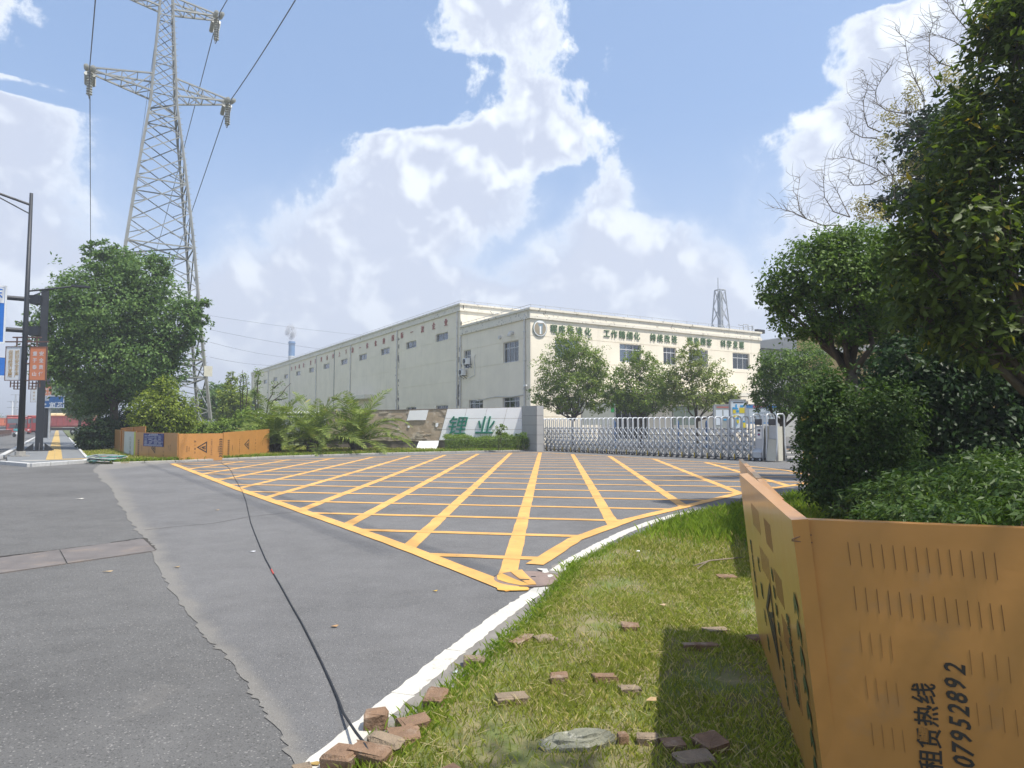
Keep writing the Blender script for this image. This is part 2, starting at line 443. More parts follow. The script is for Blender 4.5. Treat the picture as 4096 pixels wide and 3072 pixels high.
def struct(name, geo, m, z=None): return obj(name, geo, m, kind='structure')
S = Vector((-math.sin(R(33.7)), math.cos(R(33.7)), 0)); SR = Vector((S.y, -S.x, 0))     # street direction and its right
K0 = G(0, 1835); K0.z = 0
SW = [G(350, 1846), G(0, 1835)]
struct('ground', MB().sheet([(-2500, -400), (2500, -400), (2500, 3000), (-2500, 3000)], -0.06), M_EARTH)
kf = K0 + S * 600 + SR * 0.5
lf = kf - SR * 26
k44 = K0 + S * ((46 - K0.y) / S.y) + SR * 0.5
l44 = k44 - SR * 26
struct('road', MB().sheet([(45, -30), (45, 88), (-9, 88), (-9, 46), (k44.x, k44.y), (kf.x, kf.y), (lf.x, lf.y), (l44.x, l44.y), (-150, 46), (-150, -30)], 0.0), M_ROAD)
# newer asphalt laid against the old one along a ragged edge
edge_px = [(372, 1880), (392, 1905), (425, 1935), (450, 1962), (462, 1990), (490, 2035), (505, 2062), (540, 2110), (570, 2150), (598, 2190), (640, 2290), (668, 2335),
           (720, 2420), (760, 2470), (800, 2530), (840, 2575), (880, 2600), (930, 2655), (950, 2700), (990, 2750), (1020, 2800), (1065, 2860), (1110, 2930), (1150, 3000), (1180, 3072)]
ep = []
for (a, b) in zip(edge_px[:-1], edge_px[1:]):
    for k in range(5):
        t = k / 5; q = G(a[0] + (b[0] - a[0]) * t, a[1] + (b[1] - a[1]) * t)
        j = 0.006 + 0.0018 * q.y
        ep.append((q.x + random.gauss(0, j), q.y + random.gauss(0, j * 0.5)))
last = G(1180, 3072)
ep += [(last.x, last.y), (-0.85, 2.2)]
patch_poly = ep + [(3.0, 2.2), (3.0, 12), (12, 21), (14, 24), (14, 44), (1.8, 44.5)] + [(G(*q).x, G(*q).y) for q in [(2140, 1804), (1760, 1810), (1500, 1816), (1100, 1829), (700, 1846), (400, 1858)]]
struct('asphalt_patch', MB().sheet(patch_poly, 0.005), M_PATCH)
def ribbon(pts, w, z, jit=0.0, step=0.3, close_ends=True):
    """flat strip along a polyline; edges wander by jit"""
    P = [Vector((p[0], p[1], 0)) for p in pts]; res = []
    for a, b in zip(P[:-1], P[1:]):
        n = max(1, int((b - a).length / step))
        for k in range(n): res.append(a.lerp(b, k / n))
    res.append(P[-1])
    vs = []; fs = []
    for i, p in enumerate(res):
        d = (res[min(i + 1, len(res) - 1)] - res[max(i - 1, 0)]).normalized(); s = Vector((d.y, -d.x, 0))
        ww = w(i / max(1, len(res) - 1)) if callable(w) else w
        for sg in (1, -1):
            q = p + s * sg * (ww / 2 + random.gauss(0, jit)); vs.append((q.x, q.y, z))
    for i in range(len(res) - 1): fs.append((2 * i, 2 * i + 2, 2 * i + 3, 2 * i + 1))
    m = MB().add(vs, fs)
    m.f = [f[::-1] for f in m.f]
    return m
# ---- yellow box junction
LB = [(690, 1856), (960, 1960), (1390, 2110), (1640, 2200), (2062, 2366)]
RB = [(2140, 2262), (2300, 2160), (2520, 2080), (2728, 2031), (2954, 1976), (3150, 1946), (3330, 1921)]
TB = [(3330, 1921), (3150, 1884), (2980, 1864), (2840, 1851), (2610, 1836), (2430, 1825), (2290, 1818), (2160, 1810), (1980, 1814), (1770, 1821), (1500, 1828), (1200, 1838), (900, 1848), (690, 1856)]
boxpoly = [G(*q) for q in LB] + [G(*q) for q in RB] + [G(*q) for q in TB[1:-1]]
boxpoly = [(p.x, p.y) for p in boxpoly]
def clip(p, d):
    """the longest stretch of the line p + t d inside the box"""
    ts = []
    n = len(boxpoly)
    for i in range(n):
        a, b = boxpoly[i], boxpoly[(i + 1) % n]
        ex, ey = b[0] - a[0], b[1] - a[1]
        den = d[0] * ey - d[1] * ex
        if abs(den) < 1e-9: continue
        t = ((a[0] - p[0]) * ey - (a[1] - p[1]) * ex) / den
        s = ((a[0] - p[0]) * d[1] - (a[1] - p[1]) * d[0]) / den
        if 0 <= s <= 1: ts.append(t)
    ts.sort()
    best = None
    for t0, t1 in zip(ts[0::2], ts[1::2]):
        if best is None or t1 - t0 > best[1] - best[0]: best = (t0, t1)
    return best
box_m = thing('box_marking', 'yellow criss-cross box painted on the asphalt in front of the gate', 'road marking', (0, 20, 0), kind='structure')
A_LINES = [((-0.03, 7.58), 2.97), ((1.63, 11.07), 3.64), ((3.39, 13.69), 4.3), ((5.35, 16.18), 4.7), ((7.35, 19.0), 5.2), ((9.4, 21.5), 5.6),
           ((-1.35, 8.96), 2.45), ((-2.63, 10.99), 1.62), ((-3.96, 13.04), 1.0), ((-5.4, 15.4), 0.4), ((-6.9, 17.6), 0.0), ((-8.5, 20), -0.4), ((-10.1, 22.5), -0.8), ((-11.7, 25), -1.2)]
for (p, az) in A_LINES:
    d = (math.sin(R(az)), math.cos(R(az))); t = clip(p, d)
    if t and t[1] - t[0] > 0.5:
        a = (p[0] + d[0] * t[0], p[1] + d[1] * t[0]); b = (p[0] + d[0] * t[1], p[1] + d[1] * t[1])
        obj('painted_line', ribbon([a, b], 0.205, 0.009, 0.004), M_YEL, box_m)
yb = 8.29; k = 0
while yb < 44:
    az = 100.2 if yb < 22 else 98.5
    d = (math.sin(R(az)), math.cos(R(az))); p = (0.0, yb); t = clip(p, d)
    if t and t[1] - t[0] > 0.4:
        a = (p[0] + d[0] * t[0], p[1] + d[1] * t[0]); b = (p[0] + d[0] * t[1], p[1] + d[1] * t[1])
        obj('painted_line', ribbon([a, b], 0.19, 0.012, 0.004), M_YEL, box_m)
    yb += 1.745
lbp = [G(*q) for q in LB]; rbp = [G(*q) for q in RB]; tbp = [G(*q) for q in TB]
obj('painted_border', ribbon([(p.x, p.y) for p in lbp], 0.21, 0.015, 0.004), M_YEL, box_m)
obj('painted_border', ribbon([(p.x, p.y) for p in rbp], 0.21, 0.015, 0.004), M_YEL, box_m)
obj('painted_border', ribbon([(p.x, p.y) for p in tbp], 0.16, 0.018, 0.004), M_YEL, box_m)
# blob of newer paint where the border ends
c0 = G(2052, 2362); blob = []
for k in range(26):
    a = 2 * math.pi * k / 26
    e = 1 / max(abs(math.cos(a)) ** 4 + abs(math.sin(a)) ** 4, 1e-6) ** 0.25
    blob.append((c0.x + 0.155 * math.cos(a) * e * random.uniform(.96, 1.04), c0.y + 0.07 * math.sin(a) * e * random.uniform(.92, 1.06)))
obj('paint_blob', MB().prism(blob, 0.015, 0.021), M_YEL2, box_m)
# white edge line with breaks
wl = [(1075, 3260), (1300, 3045), (1500, 2872), (1800, 2625), (2000, 2470), (2170, 2352)]
wl2 = [(2225, 2287), (2300, 2235), (2400, 2180), (2500, 2130), (2600, 2092), (2700, 2062), (2790, 2043)]
edge_line = thing('edge_line', 'worn white edge line curving along the lawn', 'road marking', (0, 5, 0), kind='structure')
def wline(px, w, n):
    P = [G(*q) for q in px]
    obj('painted_line', ribbon([(p.x, p.y) for p in P], w, 0.009, 0.006, 0.06), M_WHT, edge_line)
wline(wl[:3] + [(1610, 2782)], 0.145, 0); wline([(1611, 2781), (1800, 2625), (1822, 2607)], 0.15, 0); wline([(1823, 2606), (2000, 2470), (2172, 2350)], 0.15, 0)
wline(wl2, 0.15, 0)
# seam in the newer asphalt
struct('asphalt_crack', ribbon([(p.x, p.y) for p in [G(*q) for q in [(580, 2122), (700, 2108), (850, 2095), (1000, 2068), (1120, 2055), (1220, 2046)]]], 0.018, 0.0075, 0.004, 0.1), mat('crack_tar', (0.05, 0.045, 0.04), 0.9))
# ---- steel plates let into the old asphalt
pa, pb, pc, pd = [G(*q) for q in ((-420, 2290), (572, 2158), (622, 2205), (-440, 2360))]
for i, (t0, t1) in enumerate(((0.0, 0.60), (0.607, 1.0))):
    q = [pa.lerp(pb, t0), pa.lerp(pb, t1), pd.lerp(pc, t1), pd.lerp(pc, t0)]
    o = obj('steel_plate', MB().prism([(v.x, v.y) for v in q], -0.01, 0.012), M_RUST,
            label=['rusty steel trench plate cut off by the left picture edge', 'rusty steel trench plate ending at the ragged asphalt seam'][i], cat='steel plate', group='steel trench plates')
struct('asphalt_crack', ribbon([(p.x, p.y) for p in [G(*q) for q in [(-300, 2268), (0, 2228), (200, 2204), (400, 2180), (560, 2153), (580, 2156), (622, 2202)]]], 0.045, 0.0065, 0.012, 0.06), _mats['crack_tar'])
# ---- manhole
mh = thing('manhole_cover', 'round brown manhole cover partly striped with yellow paint', 'manhole', (0.165, 7.15, 0))
mc = Vector((0.165, 7.15, 0))
circ = lambda r, n=40, sq=1.0: [(mc.x + r * math.cos(2 * math.pi * k / n), mc.y + r * sq * math.sin(2 * math.pi * k / n)) for k in range(n)]
M_IRON = mat('manhole_iron', (0.235, 0.175, 0.150), 0.8, 0.15, 6, bump=0.35, bscale=70, stain=((0.17, 0.12, 0.10), 6, .5, .7))
obj('frame_ring', MB().prism(circ(0.375), 0.0, 0.0125), mat('manhole_gap', (0.05, 0.04, 0.035), 0.9), mh)
obj('cover', MB().prism(circ(0.352), 0.0, 0.0165), M_IRON, mh)
def decal(name, pxs, z, m, parent):
    return obj(name, MB().sheet([(G(*q).x, G(*q).y) for q in pxs], z), m, parent)
decal('paint_stripe', [(1988, 2308), (2008, 2300), (2060, 2324), (2105, 2340), (2130, 2347), (2085, 2349), (2030, 2338), (1990, 2325)], 0.020, M_YEL2, mh)
decal('paint_stripe', [(2038, 2291), (2088, 2286), (2100, 2300), (2118, 2318), (2140, 2336), (2146, 2347), (2116, 2347), (2080, 2325), (2055, 2306)], 0.0225, M_YEL, mh)
decal('paint_splash', [(2146, 2280), (2170, 2281), (2188, 2282), (2196, 2296), (2180, 2300), (2168, 2296), (2172, 2290), (2155, 2285)], 0.020, M_WHT, mh)
decal('paint_splash', [(2190, 2307), (2205, 2304), (2214, 2311), (2200, 2317), (2192, 2315)], 0.020, M_WHT, mh)
decal('lifting_slot', [(2082, 2326), (2118, 2326), (2118, 2328.5), (2084, 2329)], 0.0245, M_BLK, mh)
decal('lifting_slot', [(2124, 2311.5), (2143, 2312), (2143, 2314.5), (2125, 2314)], 0.020, M_BLK, mh)
# ---- pavement on the left with kerb stones and a tactile strip
far = 260.0
p_r0 = G(350, 1846); p_r0.z = 0
fr = [G(q[0], q[1]) for q in [(-260, 1846), (0, 1857), (120, 1868), (330, 1853), (350, 1846)]]
kl = K0 - SR * 0.0
pav = [(fr[0].x, fr[0].y), (fr[1].x, fr[1].y), (fr[2].x, fr[2].y), (fr[3].x, fr[3].y), (fr[4].x, fr[4].y)]
rend = p_r0 + S * far; lend = K0 + S * far
pav_poly = [(fr[1].x + .15, fr[1].y + .2), (fr[2].x + .05, fr[2].y + .25), (fr[3].x - .1, fr[3].y + .2), (p_r0.x - .1, p_r0.y), (rend.x, rend.y), (lend.x + .2, lend.y), (K0.x + .25, K0.y + .1)]
struct('pavement', MB().prism(pav_poly, -0.05, 0.12), M_PAVE)
kerb = thing('pavement_kerb', 'pale granite kerb stones edging the pavement', 'kerb', (fr[2].x, fr[2].y, 0), kind='structure')
def kerb_run(a, b, L, w, h, parent, name='kerb_stone', m=M_KERB, z0=-0.04):
    a, b = Vector((a[0], a[1], 0)), Vector((b[0], b[1], 0)); d = (b - a); n = max(1, round(d.length / L)); dd = d.normalized(); s = Vector((dd.y, -dd.x, 0))
    me = None
    for i in range(n):
        p = a + d * (i / n)
        ln = d.length / n - 0.012
        mb = MB().bbox((0, 0, 0), (ln, w, h - z0), 0.014)
        if me is None: me = mb.mesh(name)
        o = obj(name, me, m, parent, local=True)
        c = p + dd * ln / 2
        o.location = Vector((c.x, c.y, (h + z0) / 2)) - Vector(parent.location)
        o.rotation_euler = (0, 0, math.atan2(dd.y, dd.x))
kerb_run(fr[1], fr[2], 0.9, 0.2, 0.145, kerb); kerb_run(fr[2], fr[3], 0.9, 0.2, 0.145, kerb); kerb_run(fr[3], fr[4], 0.9, 0.2, 0.13, kerb)
kerb_run((K0.x, K0.y), (K0 + S * 90).to_2d(), 1.2, 0.24, 0.145, kerb)
kerb_run((p_r0.x, p_r0.y), (p_r0 + S * 60).to_2d(), 1.0, 0.14, 0.16, kerb)
tl = G(187, 1837, .12); tr_ = G(241, 1837, .12)
tact = thing('tactile_paving', 'strip of yellow ribbed tactile tiles running along the pavement', 'tactile paving', (tl.x, tl.y, 0.12), kind='structure')
rib = MB().box((0, 0, 0.004), (0.292, 0.292, 0.008))
for k in range(4): rib.box((-0.105 + 0.07 * k, 0, 0.010), (0.034, 0.26, 0.006))
dotm = MB().box((0, 0, 0.004), (0.292, 0.292, 0.008))
for k in range(16): dotm.box((-0.105 + 0.07 * (k % 4), -0.105 + 0.07 * (k // 4), 0.010), (0.034, 0.034, 0.006))
rib_me, dot_me = rib.mesh('tactile_tile'), dotm.mesh('tactile_tile')
rz = math.atan2(S.y, S.x) - math.pi / 2
for i in range(150):
    for j in range(2):
        o = obj('tactile_tile', rib_me, M_TACT, tact, local=True)
        o.location = (S * (0.3 * i) + SR * (0.3 * j + .12)) + Z * random.uniform(0, .002); o.rotation_euler = (0, 0, rz)
for i in range(2):
    for j in range(-0, 5):
        o = obj('tactile_tile', dot_me, M_TACT, tact, local=True)
        o.location = S * (-0.3 * (i + 1)) + SR * (0.3 * j + .12); o.rotation_euler = (0, 0, rz)
rest = ribbon([(tl + S * 45 + SR * 0.27).to_2d(), (tl + S * far + SR * 0.27).to_2d()], 0.6, 0.128)
obj('tactile_tile', rest, M_TACT, tact, kind='stuff')
cov = G(140, 1842, .12)
o = obj('round_utility_cover', MB().prism([(cov.x + .55 * math.cos(a * math.pi / 12), cov.y + .4 * math.sin(a * math.pi / 12)) for a in range(24)], 0.11, 0.126), M_CONC,
        label='round pale utility cover in the pavement corner', cat='utility cover')
# ---- verge behind the far kerb
vb = [G(*q) for q in [(356, 1852), (450, 1857), (700, 1849), (1100, 1831), (1500, 1818), (1760, 1812), (2000, 1807), (2146, 1804)]]
p_r1 = p_r0 + S * far
verge_poly = [(p.x, p.y) for p in vb] + [(0.9, 43.5), (-9.3, 46), (-9.3, 60), (-60, 150)] + [(p_r1.x + .1, p_r1.y), (p_r0.x + .1, p_r0.y)]
struct('verge', MB().prism(verge_poly, -0.05, 0.07), M_VERGE)
vk = thing('verge_kerb', 'low concrete edging half buried in the far grass verge', 'kerb', (vb[2].x, vb[2].y, 0), kind='structure')
for a, b in zip(vb[1:-1], vb[2:]): kerb_run((a.x, a.y), (b.x, b.y), 1.0, 0.13, 0.085, vk, m=M_CONC)
# ---- lawn on the right
lawn_edge = [(-0.92, 1.5), (-0.85, 2.6), (-0.62, 3.35), (-0.45, 3.8), (-0.12, 4.75), (0.18, 5.6), (0.42, 6.5), (0.62, 7.2), (0.72, 7.75), (1.42, 9.1), (2.55, 11.0), (3.55, 12.25), (4.7, 13.55), (5.9, 15.0), (8.1, 17.4), (10.3, 19.4), (13, 20.8), (18, 22.5), (24, 26), (30, 40)]
lawn_poly = lawn_edge + [(60, 40), (60, -8), (-0.92, -8)]
struct('lawn', MB().prism(lawn_poly, -0.05, 0.035), M_SOIL)
strip_c = [(x - 0.10, y + 0.03) for x, y in lawn_edge[:10]]
struct('concrete_edging', ribbon(strip_c, 0.34, 0.0075, 0.012, 0.12), mat('dusty_gutter', (0.20, 0.185, 0.165), 0.9, 0.2, 5, bump=0.3, bscale=60))
# yard behind the gate: painted lane marks
yl = thing('yard_marking', 'white and yellow lane marks on the yard behind the gate', 'road marking', (13, 34, 0), kind='structure')
for (a, b, w, m) in (((3140, 1812), (3240, 1812), 1.0, M_WHT), ((3135, 1797), (3220, 1797), 0.5, M_YEL), ((3130, 1830), (3215, 1826), .35, M_WHT)):
    p, q = G(*a), G(*b); obj('painted_line', ribbon([p.to_2d(), q.to_2d()], w, 0.012, 0.01), m, yl)
for yy in (36.5, 40.0):
    obj('painted_line', ribbon([(5.5, yy + 3), (14, yy)], 0.3, 0.012, 0.01), M_WHT, yl)
# ================================================================== the factory
def wall_paint(name, col, peel, peel_lo, peel_hi):
    m = bpy.data.materials.new(name); m.use_nodes = True
    g = NT(m.node_tree); g.n.clear()
    p = g.new('ShaderNodeNewGeometry').outputs['Position']
    c = g.ramp(g.noise(p, 0.5, 6, 0.6), [(0.3, tuple(x * 0.93 for x in col)), (0.7, tuple(x * 1.05 for x in col))])
    st = g.vmath('MULTIPLY', p, (2.2, 2.2, 0.12))
    c = g.mix(g.smooth(g.noise(st, 1.0, 5, 0.65), 0.54, 0.78, 0, 0.55), c, tuple(x * 0.66 for x in col))          # rain streaks
    c = g.mix(g.smooth(g.noise(p, 2.6, 7, 0.7, 0.4), peel_lo, peel_hi, 0, 0.9), c, peel)                              # flaked paint
    bs = g.new('ShaderNodeBsdfPrincipled'); g.l.new(c, bs.inputs['Base Color']); bs.inputs['Roughness'].default_value = 0.88
    bs.inputs['Specular IOR Level'].default_value = 0.25
    bp = g.new('ShaderNodeBump'); bp.inputs['Strength'].default_value = 0.35; bp.inputs['Distance'].default_value = 0.02
    g.l.new(g.noise(p, 9, 5, 0.7), bp.inputs['Height']); g.l.new(bp.outputs[0], bs.inputs['Normal'])
    o = g.new('ShaderNodeOutputMaterial'); g.l.new(bs.outputs[0], o.inputs[0])
    return m
M_WALL = wall_paint('cream_wall_paint', (0.86, 0.785, 0.64), (0.50, 0.46, 0.38), 0.72, 0.78)
M_CORN = wall_paint('flaking_cornice_paint', (0.76, 0.715, 0.61), (0.30, 0.275, 0.235), 0.58, 0.625)
M_GREYW = mat('grey_render', (0.38, 0.38, 0.36), 0.9, 0.1, 1.5, bump=0.2)
M_ALU = mat('window_aluminium', (0.62, 0.63, 0.64), 0.5, 0.06, 6)
M_CURT = mat('pale_curtain', (0.42, 0.43, 0.47), 0.95, 0.2, 3, detail=2)
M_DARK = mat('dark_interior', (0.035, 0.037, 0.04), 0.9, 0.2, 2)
M_GLASS = glass_mat()
M_PVC = mat('white_drain_pipe', (0.62, 0.61, 0.58), 0.5, 0.1, 3, stain=((0.40, 0.37, 0.32), 2, .55, .75))
M_STEEL = mat('galvanised_steel', (0.42, 0.435, 0.45), 0.5, 0.12, 4, metal=0.35)
M_RED = mat('red_wall_letters', (0.42, 0.15, 0.12), 0.6, 0.12, 3)
M_GRN = mat('dark_green_letters', (0.085, 0.155, 0.075), 0.55, 0.15, 3)
M_WHITE = mat('white_enamel', (0.80, 0.80, 0.79), 0.45, 0.04, 4)
CB = Vector((1.52, 56.0, 0))
nF, nL = -V, -U                                       # outward normals of front and long side
def fs(px, py):
    h = HIT(px, py, CB, nF); return (h - CB).dot(U), h.z
def ls(px, py):
    h = HIT(px, py, CB, nL); return (h - CB).dot(V), h.z
def build_wall(mb, O, u, n, L, z0, z1, ops, grooves=(), rev=0.22, s_start=0.0):
    S_ = sorted({s_start, L, *[o[0] for o in ops], *[o[1] for o in ops]})
    Zs = {z0, z1, *[o[2] for o in ops], *[o[3] for o in ops]}
    for g_ in grooves: Zs |= {g_ - 0.022, g_ + 0.022}
    Zs = sorted(Zs)
    P = lambda s, z, d=0.0: O + u * s + Z * z - n * d
    for i in range(len(S_) - 1):
        for j in range(len(Zs) - 1):
            a, b, c, d = S_[i], S_[i + 1], Zs[j], Zs[j + 1]
            ms, mz = (a + b) / 2, (c + d) / 2
            if any(o[0] < ms < o[1] and o[2] < mz < o[3] for o in ops): continue
            gr = any(abs(mz - g_) < 0.021 for g_ in grooves)
            dd = 0.03 if gr else 0.0
            mb.add([P(a, c, dd), P(b, c, dd), P(b, d, dd), P(a, d, dd)], [(0, 1, 2, 3)])
            if gr:
                mb.add([P(a, c, 0), P(b, c, 0), P(b, c, dd), P(a, c, dd)], [(0, 1, 2, 3)])
                mb.add([P(a, d, dd), P(b, d, dd), P(b, d, 0), P(a, d, 0)], [(0, 1, 2, 3)])
    for a, b, c, d in ops:
        for q in ((P(a, c), P(a, d), P(a, d, rev), P(a, c, rev)), (P(b, c, rev), P(b, d, rev), P(b, d), P(b, c)),
                  (P(a, c), P(a, c, rev), P(b, c, rev), P(b, c)), (P(a, d, rev), P(a, d), P(b, d), P(b, d, rev))):
            mb.add(q, [(0, 1, 2, 3)])
    return mb
def window(parent, O, u, n, a, b, c, d, cols=3, transom=0.30, rev=0.22, curtain=True, bars=False):
    P = lambda s, z, dp: O + u * s + Z * z - n * dp
    fw = 0.055
    mb = MB()
    W, H = b - a, d - c
    def bar(s0, s1, z0, z1, dp=rev - 0.07, th=0.06): mb.obox(P(s0, z0, dp + th), u * (s1 - s0), n * th, Z * (z1 - z0))
    bar(a, b, c, c + fw); bar(a, b, d - fw, d); bar(a, a + fw, c + fw, d - fw); bar(b - fw, b, c + fw, d - fw)
    zt = d - H * transom if transom else None
    if zt: bar(a + fw, b - fw, zt - fw / 2, zt + fw / 2)
    cuts = [a + fw + (W - 2 * fw) * k / cols for k in range(cols + 1)]
    for s in cuts[1:-1]:
        if zt: bar(s - .022, s + .022, c + fw, zt - fw / 2, rev - 0.064, .05); bar(s - .022, s + .022, zt + fw / 2, d - fw, rev - 0.064, .05)
        else: bar(s - .022, s + .022, c + fw, d - fw, rev - 0.064, .05)
    w = obj('window', mb, M_ALU, parent)
    rows = [(c + fw, zt - fw / 2), (zt + fw / 2, d - fw)] if zt else [(c + fw, d - fw)]
    for (z0, z1) in rows:
        for k in range(cols):
            s0, s1 = cuts[k] + (0.022 if k else 0), cuts[k + 1] - (0.022 if k < cols - 1 else 0)
            t = random.uniform(-.004, .004)
            obj('pane', MB().obox(P(s0, z0, rev - .02 + t), u * (s1 - s0), n * 0.005, Z * (z1 - z0)), M_GLASS, w)
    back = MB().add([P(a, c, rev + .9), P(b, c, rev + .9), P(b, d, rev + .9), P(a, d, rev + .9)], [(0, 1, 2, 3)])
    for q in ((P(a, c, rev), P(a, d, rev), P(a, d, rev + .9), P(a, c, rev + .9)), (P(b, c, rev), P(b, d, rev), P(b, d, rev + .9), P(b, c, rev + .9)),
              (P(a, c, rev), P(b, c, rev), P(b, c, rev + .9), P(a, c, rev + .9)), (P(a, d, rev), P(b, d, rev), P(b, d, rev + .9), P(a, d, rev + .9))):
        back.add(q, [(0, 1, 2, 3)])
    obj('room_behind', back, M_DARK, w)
    if curtain:
        cm = MB()
        for side in (0, 1):
            cw = W * random.uniform(0.28, 0.5); s0 = a + .02 if side == 0 else b - cw - .02; n_ = 14; vs = []
            for k in range(n_ + 1):
                s = s0 + cw * k / n_; dp = rev + .12 + .03 * (k % 2) + random.uniform(0, .015)
                vs += [P(s, c, dp), P(s, d, dp)]
            cm.add(vs, [(2 * k, 2 * k + 2, 2 * k + 3, 2 * k + 1) for k in range(n_)])
        obj('curtain', cm, M_CURT, w)
    if bars:
        bm = MB(); z = c + .1
        while z < d: bm.beam(P(a, z, .02), P(b, z, .02), .03); z += .14
        obj('security_bars', bm, M_STEEL, w)
    return w
fac = thing('factory_building', 'long cream two-storey factory with flaking parapet and small high windows', 'building', (CB.x, CB.y, 0))
LF = fs(3040.3, 1363)[0]; LS = ls(1841.5, 1309)[0]; LL = ls(1006, 1494)[0]
zP = AT(2121.7, 1229.7, 56).z; zCo = AT(2121.7, 1238.5, 56).z; zB1 = AT(2121.7, 1261.5, 56).z; zB0 = AT(2121.7, 1273, 56).z
zHd = AT(2121.7, 1341.5, 56).z; zSl = AT(2121.7, 1434, 56).z
hz1 = ls(1597, 1406)[1]; hz2 = ls(1597, 1480)[1]; hz3 = ls(1597, 1553.6)[1]; hz4 = ls(1597, 1627)[1]
dH = 56 + 0.8526 * LS
hP = AT(1839.7, 1212.5, dH).z; hC = AT(1839.7, 1219.3, dH).z; hB = AT(1839.7, 1243.5, dH).z
q1 = lambda a, b: (2000 + a * .5877, 1150 + b * .5877)
q5 = lambda a, b: (900 + a * .5877, 1150 + b * .5877)
q7 = lambda a, b: (1280 + a * .2712, 1380 + b * .2712)
# ---- front
up_win = []
zt_, zb_ = fs(*q1(815, 380))[1], fs(*q1(815, 505))[1]
for (x0, x1) in ((375, 540), (815, 962), (1112, 1200), (1285, 1415), (1583, 1698)):
    up_win.append((fs(*q1(x0, 450))[0], fs(*q1(x1, 450))[0], zb_, zt_))
gz1, gz0 = fs(*q1(385, 740))[1], fs(*q1(385, 869))[1]
lo_win = [(fs(*q1(383, 800))[0], fs(*q1(552, 800))[0], gz0, gz1), (fs(*q1(1560, 800))[0], fs(*q1(1690, 800))[0], gz0, gz1)]
door = (fs(*q1(780, 800))[0], fs(*q1(1010, 800))[0], 0.35, gz1 + .35)
mb = build_wall(MB(), CB, U, nF, LF, 0.0, zB0, up_win + lo_win + [door], [zHd, (zHd + zSl) / 2 - 1.1, gz1 + .05, gz0 - .15])
build_wall(mb, CB, V, nL, LS, 0.0, zB0, [], [])  if False else None
obj('front_wall', mb, M_WALL, fac)
for i, w in enumerate(up_win): window(fac, CB, U, nF, *w, cols=3, bars=(i == 3))
for w in lo_win: window(fac, CB, U, nF, *w, cols=3, transom=.28)
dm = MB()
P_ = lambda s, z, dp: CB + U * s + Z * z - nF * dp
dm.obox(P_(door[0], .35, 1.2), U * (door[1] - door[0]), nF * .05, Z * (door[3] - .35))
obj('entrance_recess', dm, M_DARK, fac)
dk = MB()
for k in range(5):
    s = door[0] + (door[1] - door[0]) * k / 4; dk.obox(P_(s - .03, .35, .3), U * .06, nF * .06, Z * (door[3] - .35))
obj('door_frame', dk, M_ALU, fac)
ent = MB().obox(P_(door[0] - .8, door[3] + .05, -1.9), U * (fs(*q1(1640, 800))[0] - door[0] + .8), -nF * 1.9, Z * .32)
obj('canopy', ent, M_CORN, fac)
# ---- low block, long side
lsw = [(ls(*q5(1673, 480))[0], ls(*q5(1625, 480))[0], ls(*q5(1650, 548))[1], ls(*q5(1650, 436))[1]),
       (ls(*q5(1998, 430))[0], ls(*q5(1893, 430))[0], ls(*q5(1945, 508))[1], ls(*q5(1945, 368))[1]),
       (ls(*q5(1755, 790))[0], ls(*q5(1660, 790))[0], ls(*q5(1700, 850))[1], ls(*q5(1700, 764))[1]),
       (ls(*q5(2005, 790))[0], ls(*q5(1890, 790))[0], ls(*q5(1950, 838))[1], ls(*q5(1950, 745))[1])]
hd2 = lsw[1][3]
lsw = [(a, b, c, (hd2 if i < 2 else d)) for i, (a, b, c, d) in enumerate(lsw)]
obj('side_wall', build_wall(MB(), CB, V, nL, LS, 0.0, zB0, lsw, [hd2 - .001 + .05, lsw[1][2] - .06, lsw[3][3] + .06]), M_WALL, fac)
for w in lsw: window(fac, CB, V, nL, *w, cols=3, transom=0.3)
# ---- high block, long side
hw = []
for (x0, x1, y0, y1) in ((1433, 1518, 303, 362), (1232, 1302, 362, 418), (1060, 1120, 413, 460), (912, 965, 456, 502), (788, 833, 492, 532), (670, 710, 526, 562),
                         (572, 605, 556, 590), (482, 512, 580, 613), (402, 428, 604, 636), (329, 354, 625, 650), (262, 286, 644, 670), (200, 222, 662, 688)):
    a = ls(*q5(x1, (y0 + y1) / 2))[0]; b = ls(*q5(x0, (y0 + y1) / 2))[0]
    hw.append((a, b))
hwz = (ls(*q5(1476, 362))[1], ls(*q5(1476, 311))[1])
hw = [(a, b, hwz[0], hwz[1]) for a, b in hw]
lw2 = []
for (x0, x1) in ((1275, 1420), (1712, 1890)):
    a = ls(*q7(x1, 930))[0]; b = ls(*q7(x0, 930))[0]
    lw2.append((a, b, hz4 - 1.9, hz4 - .12))
obj('side_wall', build_wall(MB(), CB, V, nL, LL, 0.0, hB, hw + lw2, [hz1, hz2, hz3, hz4], s_start=LS), M_WALL, fac)
for w in hw: window(fac, CB, V, nL, *w, cols=2, transom=0, curtain=True)
for w in lw2: window(fac, CB, V, nL, *w, cols=3, transom=0.3)
# high block front gable wall (seen above the low roof) and its blind window band
OH = CB + V * LS
obj('upper_front_wall', build_wall(MB(), OH, U, nF, LF, zB0 - .5, hB, [], [hB - 1.35]), M_WALL, fac)
obj('upper_band', MB().obox(OH + U * 1.2 + Z * (hB - 1.22) + nF * .1, U * (LF - 2), nF * -.1, Z * .22), M_CORN, fac)
